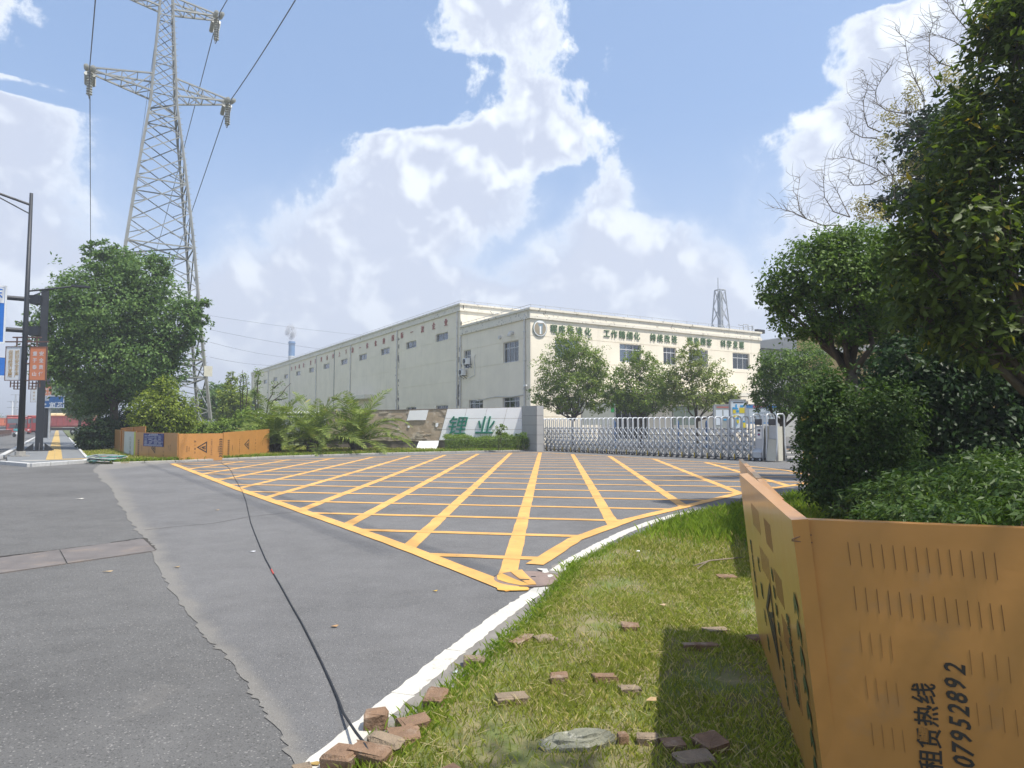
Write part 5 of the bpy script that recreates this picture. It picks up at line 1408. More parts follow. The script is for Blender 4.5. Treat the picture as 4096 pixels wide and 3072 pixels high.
# ================================================================== far street: trucks, scooter, rails
M_TRED = mat('truck_red', (0.34, 0.035, 0.03), 0.45, 0.15, 1.5, stain=((.30, .16, .12), 1.2, .55, .75))
M_TOR = mat('truck_orange_lip', (0.55, 0.14, 0.06), 0.5, 0.1, 2)
M_TYRE = mat('tyre', (0.025, 0.025, 0.026), 0.85, 0.2, 5)
M_TGL = mat('truck_windscreen', (0.11, 0.13, 0.15), 0.12, 0.1, 1, spec=.6)
M_TARP = mat('cream_tarpaulin', (0.60, 0.47, 0.26), 0.8, 0.1, 2)
M_PINK = mat('faded_red_box', (0.36, 0.085, 0.085), 0.65, 0.12, 1.2, stain=((.42, .18, .16), 1.0, .5, .7))
def truck(loc, yaw, label, box_m=M_TRED, tarp=False, L=8.0):
    t = thing('dump_truck', label, 'truck', tuple(loc), group='dump trucks on the far street')
    M3 = Matrix.Translation(Vector(loc)) @ Matrix.Rotation(yaw, 4, 'Z')          # local: +y towards truck front
    def T(mb): mb.v = [tuple(M3 @ Vector(v)) for v in mb.v]; return mb
    f = L / 2
    obj('chassis', T(MB().box((0, -.2, .95), (1.0, L - .6, .35))), M_GDK, t)
    cab = obj('cab', T(MB().bbox((0, f - .95, 1.85), (2.45, 1.9, 2.3), .12)), M_TRED, t)
    obj('windscreen', T(MB().box((0, f + .005, 2.28), (2.15, .03, .82))), M_TGL, cab)
    obj('grille', T(MB().box((0, f + .02, 1.5), (1.5, .06, .42)).box((0, f + .02, 1.15), (1.9, .05, .14))), M_GDK, cab)
    obj('bumper', T(MB().bbox((0, f + .05, .62), (2.45, .28, .5), .05)), M_TRED, cab)
    for s in (-1, 1):
        obj('headlight', T(MB().box((s * .92, f + .20, .72), (.34, .05, .2))), M_BAN1, cab)
        obj('mirror', T(MB().box((s * 1.42, f - .1, 2.3), (.1, .16, .7)).beam((s * 1.2, f - .2, 2.7), (s * 1.42, f - .1, 2.62), .05)), M_GDK, cab)
        obj('side_window', T(MB().box((s * 1.228, f - .75, 2.3), (.02, .9, .7))), M_TGL, cab)
    bx = MB(); y0, y1 = -f, f - 2.2
    prof = [(-1.05, 1.25), (1.05, 1.25), (1.25, 1.5), (1.25, 3.0), (-1.25, 3.0), (-1.25, 1.5)]
    bx.extr([(x, y0, z) for x, z in prof], (0, y1 - y0, 0))
    k = y0 + .5
    while k < y1:
        for s in (-1, 1): bx.box((s * 1.28, k, 2.2), (.08, .14, 1.4))
        k += .85
    bx.box((0, y1 + .1, 3.15), (2.5, .5, .3))
    obj('tipper_body', T(bx), box_m, t)
    obj('rim', T(MB().box((0, (y0 + y1) / 2, 3.06), (2.62, y1 - y0 + .1, .12)).box((0, y1 + .35, 3.25), (2.5, .7, .1))), M_TOR, t)
    if tarp:
        tp = MB().extr([(-1.2, y0 - .1, 3.13), (1.2, y0 - .1, 3.13), (1.1, y0 - .1, 3.4), (.0, y0 - .1, 3.62), (-1.1, y0 - .1, 3.4)], (0, (y1 - y0) * .42, 0))
        tp.extr([(-1.2, y1 - (y1 - y0) * .5, 3.13), (1.2, y1 - (y1 - y0) * .5, 3.13), (1.1, y1 - (y1 - y0) * .5, 3.35), (.0, y1 - (y1 - y0) * .5, 3.55), (-1.1, y1 - (y1 - y0) * .5, 3.35)], (0, (y1 - y0) * .5, 0))
        obj('tarpaulin', T(tp), M_TARP, t)
    for y in (f - 1.2, -f + 2.3, -f + 1.0):
        for s in (-1, 1):
            w = obj('wheel', T(MB().tube([(s * 1.2, y, .52), (s * .86, y, .52)], .52, 14)), M_TYRE, t)
            obj('hub', T(MB().tube([(s * 1.215, y, .52), (s * 1.2, y, .52)], .24, 10)), M_STEEL, w)
    return t
fa = math.atan2(-S.y, -S.x) - math.pi / 2      # facing the viewer along the street
def gl(px, d): p = AT(px, 1700, d); p.z = 0; return p
truck(gl(62, 122), fa + .02, 'red dump truck facing the viewer left of the lamp pole')
truck(gl(101, 140), fa, 'red dump truck in the queue just right of the lamp pole')
truck(gl(113, 152), fa, 'red dump truck farther back in the queue right of the lamp pole')
truck(gl(144, 124), fa, 'red dump truck facing the viewer beside the gantry column')
truck(gl(255, 112), math.pi / 2 + .05, 'faded red dump truck standing crosswise with a cream tarpaulin', M_PINK, True, 9.0)
truck(gl(12, 150), fa - 1.2, 'orange-red dump truck partly hidden at the far left edge', M_TOR)
# scooter rider
sp = G(68, 1748)
ride = thing('scooter', 'white electric scooter seen from behind on the street', 'scooter', tuple(sp))
M_SCW = mat('scooter_white', (.70, .72, .72), .4)
M_TEAL = mat('teal_box', (.08, .33, .36), .5)
def sb(mb, nm, m, par): return obj(nm, mb, m, par)
sb(MB().bbox((sp.x, sp.y, .55), (.36, .9, .35), .06), 'body', M_SCW, ride)
sb(MB().bbox((sp.x, sp.y - .35, .95), (.42, .36, .3), .05), 'top_box', M_TEAL, ride)
sb(MB().tube([(sp.x - .06, sp.y - .5, .27), (sp.x + .06, sp.y - .5, .27)], .27, 14), 'rear_wheel', M_TYRE, ride)
sb(MB().tube([(sp.x - .05, sp.y + .75, .27), (sp.x + .05, sp.y + .75, .27)], .27, 14), 'front_wheel', M_TYRE, ride)
sb(MB().beam((sp.x, sp.y + .7, .4), (sp.x, sp.y + .45, 1.1), .12).beam((sp.x - .34, sp.y + .42, 1.08), (sp.x + .34, sp.y + .42, 1.08), .05), 'handlebar', M_GDK, ride)
def person(base):
    me = bpy.data.meshes.new('person')
    x, y, z = base
    J = [(0, 0, .88, .17), (0, .03, 1.12, .16), (0, .05, 1.36, .18), (0, .07, 1.52, .07), (0, .09, 1.66, .115), (0, .09, 1.76, .10),
         (-.22, .05, 1.38, .075), (-.33, .22, 1.16, .055), (-.33, .46, 1.12, .045), (.22, .05, 1.38, .075), (.33, .22, 1.16, .055), (.33, .46, 1.12, .045),
         (-.13, .05, .84, .11), (-.16, .42, .72, .085), (-.16, .40, .36, .06), (-.16, .52, .30, .055), (.13, .05, .84, .11), (.16, .42, .72, .085), (.16, .40, .36, .06), (.16, .52, .30, .055)]
    E_ = [(0, 1), (1, 2), (2, 3), (3, 4), (4, 5), (2, 6), (6, 7), (7, 8), (2, 9), (9, 10), (10, 11), (0, 12), (12, 13), (13, 14), (14, 15), (0, 16), (16, 17), (17, 18), (18, 19)]
    me.from_pydata([(x + j[0], y + j[1], z + j[2]) for j in J], E_, [])
    o = bpy.data.objects.new('person', me); COL.objects.link(o)
    md = o.modifiers.new('skin', 'SKIN'); sd = o.modifiers.new('sub', 'SUBSURF'); sd.levels = sd.render_levels = 1
    for v, j in zip(me.skin_vertices[0].data if me.skin_vertices else [], J): v.radius = (j[3], j[3])
    return o
pr = person((sp.x, sp.y - .15, .02))
if not pr.data.skin_vertices:
    pass
dg = bpy.context.evaluated_depsgraph_get(); dg.update()
pme = bpy.data.meshes.new_from_object(pr.evaluated_get(dg)); bpy.data.objects.remove(pr)
if len(pme.polygons) == 0:
    pme = MB().tube([(sp.x, sp.y - .15, .8), (sp.x, sp.y - .12, 1.2), (sp.x, sp.y - .1, 1.45)], [.18, .2, .12], 8).mesh('person')
po = obj('person', pme, mat('dark_jacket', (.03, .035, .045), .8), label='rider in dark clothes and helmet sitting on the white scooter', cat='person')
hl = MB().tube([(sp.x, sp.y - .06, 1.58), (sp.x, sp.y - .06, 1.64), (sp.x, sp.y - .06, 1.74), (sp.x, sp.y - .06, 1.82), (sp.x, sp.y - .06, 1.85)], [.10, .14, .15, .10, .03], 10)
obj('helmet', hl, mat('black_helmet', (.02, .02, .025), .35), po, smooth=True)
# median rail
mr = thing('median_railing', 'dark low railing along the middle of the street', 'railing', tuple(G(0, 1747)))
rp = MB(); ra_, rb_ = gl(-60, 75), gl(46, 108)
for k in range(16):
    p = ra_.lerp(rb_, k / 15); rp.box((p.x, p.y, .45), (.09, .09, .9))
for z in (.3, .85): rp.beam(ra_ + Z * z, rb_ + Z * z, .07)
for k in range(60): p = ra_.lerp(rb_, k / 59); rp.box((p.x, p.y, .58), (.05, .05, .5))
obj('rails_and_posts', rp, M_BROWN, mr)
# distant masts
for (px, yt, d, r_, lab) in ((58, 1577, 330, .55, 'tall grey distribution pole far down the street'), (47, 1604, 300, .5, 'white antenna mast far down the street'), (63, 1638, 340, .35, 'short dark pole far down the street'), (3, 1668, 300, .25, 'thin far lamp post at the left edge'), (17, 1670, 300, .25, 'second thin far lamp post from the left edge')):
    b = gl(px, d); zt_ = AT(px, yt, d).z
    t = thing('far_mast', lab, 'mast', tuple(b), group='masts far down the street')
    obj('pole', MB().tube([b, b + Z * zt_], [r_, r_ * .6], 6), M_WHITE if px == 47 else M_STEEL, t)
    if px in (58, 47):
        for f_ in (.0, .22): obj('arm', MB().beam(b + Z * zt_ * (.985 - f_) - fx * 2.4, b + Z * zt_ * (.985 - f_) + fx * 2.4, .25), M_STEEL, t)
    else: obj('arm', MB().beam(b + Z * zt_, b + Z * (zt_ + .4) + fx * 2.6, .2), M_STEEL, t)
# far gate posts beyond the crosswise truck
for (px, w_, m, lab) in ((205, 2.0, M_BAN1, 'white square post far behind the crosswise truck'), (219, 3.2, mat('far_cream_column', (.55, .40, .22), .8), 'cream double column far behind the crosswise truck')):
    b = gl(px, 190); zt_ = AT(px, 1653 if px == 219 else 1640, 190).z
    obj('far_column', MB().bbox((b.x, b.y, zt_ / 2), (w_ * .45, w_ * .45, zt_), .05).bbox((b.x + w_ * .4, b.y, zt_ / 2), (w_ * .35, w_ * .4, zt_), .05).box((b.x + .2, b.y, zt_ + .1), (w_ * 1.1, w_ * .6, .2)), m, label=lab, cat='column')
# ================================================================== chimneys and neighbours
ch = AT(1166, 1440, 300); ch.z = 0
chim = thing('factory_chimney', 'blue and white striped chimney smoking behind the factory', 'chimney', tuple(ch))
M_CB = mat('chimney_blue', (0.10, 0.22, 0.42), 0.6, 0.15, .4); M_CW = mat('chimney_white', (0.52, 0.55, 0.58), 0.6, 0.1, .4)
zc = AT(1166, 1366, 300).z; rc = 12 / FPX * 300
n = 12
for k in range(n):
    z0, z1 = zc * k / n, zc * (k + 1) / n
    obj('band', MB().tube([ch + Z * z0, ch + Z * z1], rc * (1.25 - .25 * (k + .5) / n), 18, cap=(k == n - 1)), (M_CB, M_CW)[0 if k == n - 1 else k % 2], chim, smooth=False)
obj('platform', MB().tube([ch + Z * (zc - .9), ch + Z * (zc - .6)], rc * 1.25, 18), M_CB, chim)
# steam: a soft volume above the mouth
sv = bpy.data.materials.new('steam'); sv.use_nodes = True
g = NT(sv.node_tree); g.n.clear()
tc = g.new('ShaderNodeTexCoord')
pv = g.new('ShaderNodeVolumePrincipled'); pv.inputs['Color'].default_value = (.95, .95, .97, 1)
cen = g.vmath('SUBTRACT', tc.outputs['Generated'], (.5, .5, .5)); cen = g.vmath('MULTIPLY', cen, (2.1, 2.1, 2.0))
fall = g.math('SUBTRACT', 1.0, g.vmath('LENGTH', cen), clamp=True)
nz = g.noise(g.vmath('MULTIPLY', tc.outputs['Object'], (1, 1, .7)), .45, 5, .6)
dn = g.math('MULTIPLY', g.math('MULTIPLY', fall, g.smooth(nz, .40, .62)), 2.6)
g.l.new(dn, pv.inputs['Density'])
o = g.new('ShaderNodeOutputMaterial'); g.l.new(pv.outputs[0], o.inputs['Volume'])
sb_ = MB().tube([ch + Z * (zc + .1), ch + Z * (zc + 2) + fx * -.4, ch + Z * (zc + 5) - fx * .7, ch + Z * (zc + 8) - fx * .3], [rc * .8, rc * 1.7, rc * 2.3, rc * .8], 12)
obj('steam_plume', sb_, sv, label='pale steam rising from the blue and white chimney', cat='steam')
# chimney in a lattice frame behind the factory front
SB = CB + U * 27 + V * 45; dK = SB.y
SB = AT(2884, 1400, 112); SB.z = 0; dK = 112
stk = thing('framed_stack', 'grey stack inside a tapering lattice frame behind the factory roof', 'chimney', tuple(SB))
zA = AT(2880, 1160, dK).z; M_STK = mat('stack_grey', (0.38, 0.41, 0.44), 0.5, 0.1, .5)
px_m = dK / FPX
obj('stack', MB().tube([SB, SB + Z * (zA - .6)], 11 * px_m, 18), M_STK, stk)
def sk(z, i):
    zr = AT(2880, 1310, dK).z; t = (z - zr) / (zA - zr); hw = (33 + (19.5 - 33) * t) * px_m / 1.37
    a, b = ((-1, -1), (1, -1), (1, 1), (-1, 1))[i]; return SB + U * a * hw + V * b * hw + Z * z
zr0 = AT(2880, 1345, dK).z
for i in range(4):
    obj('frame_leg', MB().tube([sk(2, i), sk(zA, i)], .11, 6), M_STEEL, stk)
    mb = MB(); j = (i + 1) % 4; nn = 8
    for k in range(nn):
        za, zb__ = 2 + (zA - 2) * k / nn, 2 + (zA - 2) * (k + 1) / nn
        mb.tube([sk(za, i), sk(zb__, j)], .07, 5); mb.tube([sk(za, j), sk(zb__, i)], .07, 5)
    mb.tube([sk(zA, i), sk(zA, j)], .08, 5)
    obj('frame_bracing', mb, M_STEEL, stk)
obj('lightning_rod', MB().tube([SB + Z * (zA - .6) - fx * .3, SB + Z * (zA + 50 * px_m) - fx * .3], .07, 5), M_STEEL, stk)
# grey hall right of the factory, and the yellow guard house behind the trees
hb = thing('grey_hall', 'grey hall with shallow dark roof right of the factory', 'building', (24, 84, 0))
HO = AT(3035, 1700, 86); HO.z = 0
zh = AT(3060, 1392, 86).z
obj('wall', MB().obox(HO, U * 20, V * 30, Z * zh), M_GREYW, hb)
obj('roof', MB().extr([HO - U * .6 - V * .8 + Z * (zh - .05), HO - U * .6 - V * .8 + Z * (zh + .75), HO + U * 9 - V * .8 + Z * (zh + 2.3), HO + U * 20 - V * .8 + Z * (zh + .75), HO + U * 20 - V * .8 + Z * (zh - .05)], V * 31), mat('hall_roof', (.15, .16, .17), .5, .1, 1), hb)
obj('round_vent', disc(HO + U * 1.6 - V * .02 + Z * (zh - 4.2), 1.1, -V, U, .1), M_GREYW, hb)
gh_ = thing('guard_house', 'small yellow guard house half hidden behind the dark trees', 'building', (18, 34, 0))
GO = AT(3195, 1700, 47); GO.z = 0
zg = AT(3250, 1322, 47).z
M_GHY = mat('guard_house_yellow', (0.58, 0.42, 0.19), 0.85, 0.08, 1.5)
obj('wall', MB().obox(GO, U * 13, V * -9, Z * zg), M_GHY, gh_)
obj('roof_slab', MB().obox(GO - U * .25 + V * .3 + Z * (zg - 1.9), U * 14.5, V * -10.2, Z * .35), M_CORN, gh_)
obj('window_band', MB().obox(GO + U * .8 - V * 9.02 + Z * 1.1, U * 6.5, V * .04, Z * 1.4), M_TGL, gh_)
# ================================================================== yard boards behind the gate
M_BPOST = mat('board_post_grey', (.35, .36, .37), .5)
def flat_board(name, label, px0, px1, py0, py1, d, m, posts=True, cat='notice board'):
    a, b = AT(px0, 1700, d), AT(px1, 1700, d)
    z1, z0 = AT(px0, py0, d).z, AT(px0, py1, d).z
    t = thing(name, label, cat, (a.x, d, 0))
    obj('board', MB().obox((a.x, d, z0), (b.x - a.x, 0, 0), (0, .06, 0), (0, 0, z1 - z0)), m, t)
    fr = MB(); e = .06
    fr.obox((a.x - e, d - .02, z0), (e, 0, 0), (0, .1, 0), (0, 0, z1 - z0 + e)); fr.obox((b.x, d - .02, z0), (e, 0, 0), (0, .1, 0), (0, 0, z1 - z0 + e)); fr.obox((a.x, d - .02, z1), (b.x - a.x, 0, 0), (0, .1, 0), (0, 0, e))
    obj('frame', fr, M_BPOST, t)
    if posts:
        for X in (a.x - .05, b.x + .05): obj('post', MB().tube([(X, d + .1, 0), (X, d + .1, z1)], .05, 6), M_BPOST, t)
    def blk(nm, x0, x1, y0, y1, mm, k=0):
        p, q = AT(x0, y1, d), AT(x1, y0, d)
        return obj(nm, MB().obox((p.x, d - .010 - .001 * k, p.z), (q.x - p.x, 0, 0), (0, .008, 0), (0, 0, q.z - p.z)), mm, t)
    return t, blk
zz4 = lambda a, b: (2640 + a * .226, 1580 + b * .226)
M_SKY = mat('print_sky_blue', (0.05, 0.33, 0.62), .5); M_YP = mat('print_yellow', (0.68, 0.56, 0.04), .5); M_PAPER = mat('pale_sign_face', (0.66, 0.72, 0.76), .5, .04)
t_, blk = flat_board('site_map_sign', 'upright white sign with blue and yellow blocks behind the gate', 2926, 2981, 1602, 1728, 36, M_PAPER)
for k, (x0, x1, y0, y1, m) in enumerate(((1295, 1480, 125, 140, M_GDK), (1420, 1480, 180, 215, M_SKY), (1405, 1495, 228, 320, M_YP), (1335, 1362, 165, 225, M_SKY), (1285, 1320, 215, 255, M_SKY), (1300, 1380, 228, 255, M_SKY), (1350, 1395, 270, 308, M_SKY), (1290, 1340, 262, 325, M_YP),
                                         (1300, 1395, 360, 395, M_YP), (1325, 1395, 405, 430, M_SKY), (1425, 1470, 410, 425, M_SKY), (1432, 1505, 455, 485, M_SKY), (1355, 1395, 440, 500, M_YP), (1315, 1350, 475, 560, M_SKY), (1430, 1510, 490, 580, M_YP))):
    p0, p1 = zz4(x0, y0), zz4(x1, y1); blk('print_block', p0[0], p1[0], p0[1], p1[1], m, k)
t_, blk = flat_board('bulletin_board', 'wide grey bulletin board with blue header behind the gate end', 2984, 3108, 1620, 1695, 42, mat('board_glass', (.30, .35, .40), .3, .06, 1))
blk('blue_header', 2984, 3105, 1620, 1631, mat('header_blue', (.05, .2, .45), .4), 0)
for ch, px in zip('宜春市工业企业', range(3013, 3070, 8)): lettering('header_character', ch, mat('header_red', (.55, .08, .06), .5), AT(px + 2, 1626, 41.985), fx, Z, t_, size=.13, depth=.004, bold=.02)
blk('blue_footer', 2984, 3108, 1690, 1695, _mats['header_blue'], 1)
for k, (x0, x1, y0, y1) in enumerate(((2996, 3026, 1637, 1664), (3031, 3062, 1637, 1650), (3031, 3062, 1655, 1664), (3075, 3104, 1636, 1664), (2998, 3022, 1668, 1687), (3066, 3104, 1668, 1687))):
    blk('pinned_sheet', x0, x1, y0, y1, mat('pinned_paper', (.45, .50, .54), .6, .08, 3), 2 + k)
t_, blk = flat_board('bulletin_board', 'low grey bulletin board with red heading behind the middle of the gate', 2860, 2922, 1622, 1712, 44, mat('board_grey', (.34, .36, .34), .5, .08, 1))
for k, (x0, x1, y0, y1, m) in enumerate(((2866, 2916, 1626, 1632, M_RED), (2864, 2888, 1640, 1700, M_PAPER), (2894, 2920, 1640, 1668, M_PAPER), (2894, 2918, 1675, 1682, M_SKY), (2912, 2920, 1684, 1690, M_GRN))): blk('print_block', x0, x1, y0, y1, m, k)
t_, blk = flat_board('white_partition', 'pale partition board with a green poster beside the entrance', 2330, 2458, 1612, 1700, 53, mat('partition_pale', (.50, .53, .50), .6, .06, 1))
blk('green_poster', 2444, 2457, 1604 + 10, 1649, mat('poster_green', (.06, .42, .12), .5, .2, 8), 0)
t_, blk = flat_board('glass_partition', 'greenish glass partition left of the red-headed bulletin board', 2695, 2790, 1625, 1700, 50, mat('partition_glass', (.24, .30, .28), .25, .1, 1))
blk('glazing_bar', 2740, 2742, 1625, 1700, M_BPOST, 0)
# blue barrels / bollards behind the lattice
for px, nm in ((2458, 'left'), (2712, 'middle'), (2826, 'right')):
    b = AT(px, 1700, 44); b.z = 0
    obj('blue_bollard', MB().tube([b, b + Z * .2, b + Z * 1.75, b + Z * 1.9], [.10, .08, .08, .03], 10), mat('bollard_blue', (.03, .08, .19), .5), label=f'{nm} of the three blue posts seen through the gate lattice', cat='post', group='blue posts behind the gate')
# striped barrier post in the shrub
bp_ = G(3236, 1880); 
bt = thing('barrier_post', 'yellow and black striped barrier post half hidden in the shrub', 'post', tuple(bp_))
for k in range(9): obj('stripe', MB().box((bp_.x, bp_.y, .11 + .22 * k), (.3, .3, .22)), M_HAZ if k % 3 else M_GDK, bt)
# ================================================================== small things on the ground
M_BRICK = mat('weathered_paver', (0.215, 0.135, 0.085), 0.92, 0.2, 14, bump=0.7, bscale=70, stain=((.32, .25, .19), 9, .5, .72))
M_BRICK2 = mat('greyed_paver', (0.235, 0.18, 0.125), 0.92, 0.2, 14, bump=0.7, bscale=70, stain=((.20, .16, .12), 9, .5, .72))
M_STONE = mat('slate_stone', (0.20, 0.20, 0.155), 0.95, 0.25, 12, bump=0.9, bscale=35, spec=.1, stain=((.36, .35, .29), 16, .56, .64))
def lump(c, s, rz, tilt=(0, 0), rough=.06, seed=0):
    """worn block: chamfered box with pushed-about corners"""
    r_ = random.Random(seed); mb = MB().bbox((0, 0, 0), s, min(s) * .13)
    M3 = Matrix.Rotation(rz, 4, 'Z') @ Matrix.Rotation(tilt[0], 4, 'X') @ Matrix.Rotation(tilt[1], 4, 'Y')
    vs = [Vector(v) + Vector((r_.uniform(-1, 1) * s[0], r_.uniform(-1, 1) * s[1], r_.uniform(-1, 1) * s[2])) * rough for v in mb.v]
    mb.v = [tuple(M3 @ v + Vector(c)) for v in vs]
    return mb
bricks = [((1500, 2908), (.125, .10, .088), .1, (0, 0), 'dark red paver brick standing on the white line'),
          ((1743, 2826), (.115, .15, .085), -.2, (.06, 0), 'paver brick at the lawn edge beside the wide white line'),
          ((1898, 2662), (.135, .10, .06), .15, (0, .05), 'small paver brick at the edge of the gutter'),
          ((1655, 2900), (.15, .12, .05), .5, (0, 0), 'flat paver half sunk in grass behind the brick pile'),
          ((1612, 2956), (.15, .11, .06), .25, (.1, .05), 'brown paver leaning in the brick pile by the cable'),
          ((1545, 2985), (.16, .075, .075), -.45, (.2, .1), 'pale broken paver on edge in the pile by the cable'),
          ((1478, 3030), (.19, .10, .07), -.3, (.05, .05), 'long paver lying under the black cable'),
          ((1372, 3068), (.16, .13, .085), -.35, (.05, -.05), 'large paver brick left of the cable end'),
          ((1205, 3095), (.09, .07, .06), .4, (0, 0), 'brick corner cut off by the bottom edge'),
          ((1640, 3110), (.09, .08, .05), .2, (0, 0), 'orange brick chip at the bottom edge in the grass'),
          ((1790, 3100), (.12, .09, .05), .7, (0, 0), 'dark brick chip in the shade at the bottom edge'),
          ((2046, 2800), (.20, .11, .055), .25, (0, .05), 'grey-brown paver lying alone in the middle lawn'),
          ((2240, 2716), (.13, .11, .05), .1, (.08, 0), 'square paver upper left of the slate stone'),
          ((2420, 2715), (.16, .09, .045), .2, (0, .08), 'paver upper right of the slate stone'),
          ((2518, 2762), (.13, .09, .04), .1, (0, .05), 'pale paver near the left edge of the hoarding shadow'),
          ((2520, 2510), (.14, .12, .05), .0, (.05, .05), 'paver in the sunny grass above the hoarding shadow'),
          ((2910, 2312), (.20, .14, .05), .05, (0, 0), 'paver in far grass close to the hoarding'),
          ((2862, 2525), (.20, .12, .04), .1, (0, 0), 'paver at the top edge of the hoarding shadow'),
          ((3030, 2560), (.15, .12, .05), .3, (0, 0), 'paver at the foot of the glancing hoarding'),
          ((2800, 2590), (.26, .08, .05), .05, (0, 0), 'long paver inside the hoarding shadow'),
          ((2592, 2962), (.12, .07, .05), -.2, (0, 0), 'small paver right of the slate stone'),
          ((2690, 2985), (.14, .10, .05), .15, (0, 0), 'paver straddling the shadow edge right of the slate stone'),
          ((2845, 2985), (.16, .14, .07), .5, (.15, 0), 'tilted paver in the shade near the bottom edge'),
          ((2780, 3045), (.20, .13, .05), .2, (0, 0), 'flat paver in the shade at the bottom edge'),
          ((2490, 2960), (.06, .05, .06), .2, (0, 0), 'small dark stone right beside the slate stone'),
          ((2090, 2560), (.10, .26, .03), -.55, (0, 0), 'broken concrete slab at the lawn edge'),
          ((2180, 2555), (.16, .14, .025), .4, (0, 0), 'thin concrete flake in the grass near the broken slab')]
for i, (q, s, rz_, tl_, lab) in enumerate(bricks):
    zb = .05 if i not in (0, 1, 2, 7, 8) else .008
    p = G(q[0], q[1], zb)
    if i > 8: s = tuple(k_ * .86 for k_ in s)
    obj('paver_brick', lump((p.x, p.y, zb + s[2] * (.42 if i in (0, 1, 2, 7) else .12)), s, rz_, tl_, .085, i), M_BRICK if i % 3 != 2 else M_BRICK2, label=lab, cat='brick', group='loose pavers in the grass')
spz = G(2300, 2965, .05)
stn = MB(); r_ = random.Random(4)
prof = [(x * .9, y * .8) for x, y in [(-.20, -.05), (-.17, -.10), (-.05, -.115), (.06, -.10), (.14, -.06), (.22, .0), (.12, .07), (.0, .09), (-.12, .07), (-.19, .02)]]
layers = [(-.02, 1.0, 0, 0), (.012, 1.02, .0, .0), (.022, .93, .01, .006), (.023, .80, .03, .012), (.036, .76, .034, .012), (.037, .55, .06, .015), (.046, .5, .062, .015)]
vs, fsx = [], []
for (z, k, dx, dy) in layers:
    for (x, y) in prof: vs.append((spz.x + x * k + dx + r_.uniform(-.006, .006), spz.y + y * k + dy + r_.uniform(-.006, .006), .045 + z + r_.uniform(-.006, .006) + x * .04))
n = len(prof)
for l in range(len(layers) - 1):
    for i in range(n): j = (i + 1) % n; fsx.append((l * n + i, l * n + j, (l + 1) * n + j, (l + 1) * n + i))
fsx.append(tuple(range((len(layers) - 1) * n, len(layers) * n)))
stn.add(vs, fsx)
obj('slate_stone', stn, M_STONE, label='flat layered slate stone lying in the lawn', cat='stone')
# black cable across the road
cpx = [(884, 1848, .03), (890, 1856, .015), (908, 1864, .012), (925, 1885, .012), (934, 1905, .012), (952, 1935, .012), (972, 1968, .012), (984, 2005, .012), (992, 2040, .012), (1003, 2090, .012), (1018, 2130, .012),
       (1040, 2185, .012), (1062, 2235, .012), (1090, 2288, .012), (1125, 2345, .012), (1170, 2425, .012), (1205, 2490, .012), (1240, 2555, .012), (1285, 2645, .012), (1322, 2730, .013), (1352, 2800, .016), (1378, 2855, .03), (1400, 2893, .05), (1425, 2930, .075), (1448, 2965, .095), (1475, 3010, .085), (1500, 3050, .05), (1525, 3110, .04)]
cp = [G(x + random.uniform(-1.5, 1.5) * (1 if y < 2300 else 2), y, z) for x, y, z in cpx]
fine = []
for a, b in zip(cp[:-1], cp[1:]): fine += [a.lerp(b, t / 3) for t in range(3)]
cbl = obj('black_cable', MB().tube(fine + [cp[-1]], 0.0072, 8), M_BLK, smooth=True, label='black cable lying across the road from the bricks to the hoarding', cat='cable')
tp0, tp1 = G(1085, 2278, .0125), G(1094, 2296, .0125)
obj('red_tape', MB().tube([tp0, tp1], .0085, 8), mat('red_tape', (.45, .06, .04), .5), cbl)
# coil of hoses by the pavement
hc = G(425, 1846, .08)
coil = thing('hose_coil', 'tangled coil of coloured hoses beside the pavement', 'hose', tuple(hc))
cols = [(.05, .14, .17), (.42, .42, .40), (.40, .17, .15), (.10, .33, .27), (.03, .03, .035), (.30, .34, .38), (.12, .25, .30)]
for k in range(13):
    pts = []; rr = random.uniform(.38, .72); ph = random.uniform(0, 6); zz_ = .1 + .018 * k
    for a in range(40):
        an = ph + a * 2 * math.pi / 36
        pts.append((hc.x + rr * 1.05 * math.cos(an) + .03 * math.sin(3 * an + ph), hc.y + rr * math.sin(an) + .03 * math.cos(2 * an), zz_ + .03 * math.sin(an * 2 + ph)))
    obj('hose_loop', MB().tube(pts, .017, 5), mat('hose_%d' % (k % 7), cols[k % 7], .5), coil, smooth=True)
obj('plank', MB().box((G(500, 1852, .09).x, G(500, 1852, .09).y, .11), (.3, .06, .05), .05), mat('pale_wood', (.45, .38, .24), .8), label='short pale wooden offcut beside the hose coil', cat='wood')
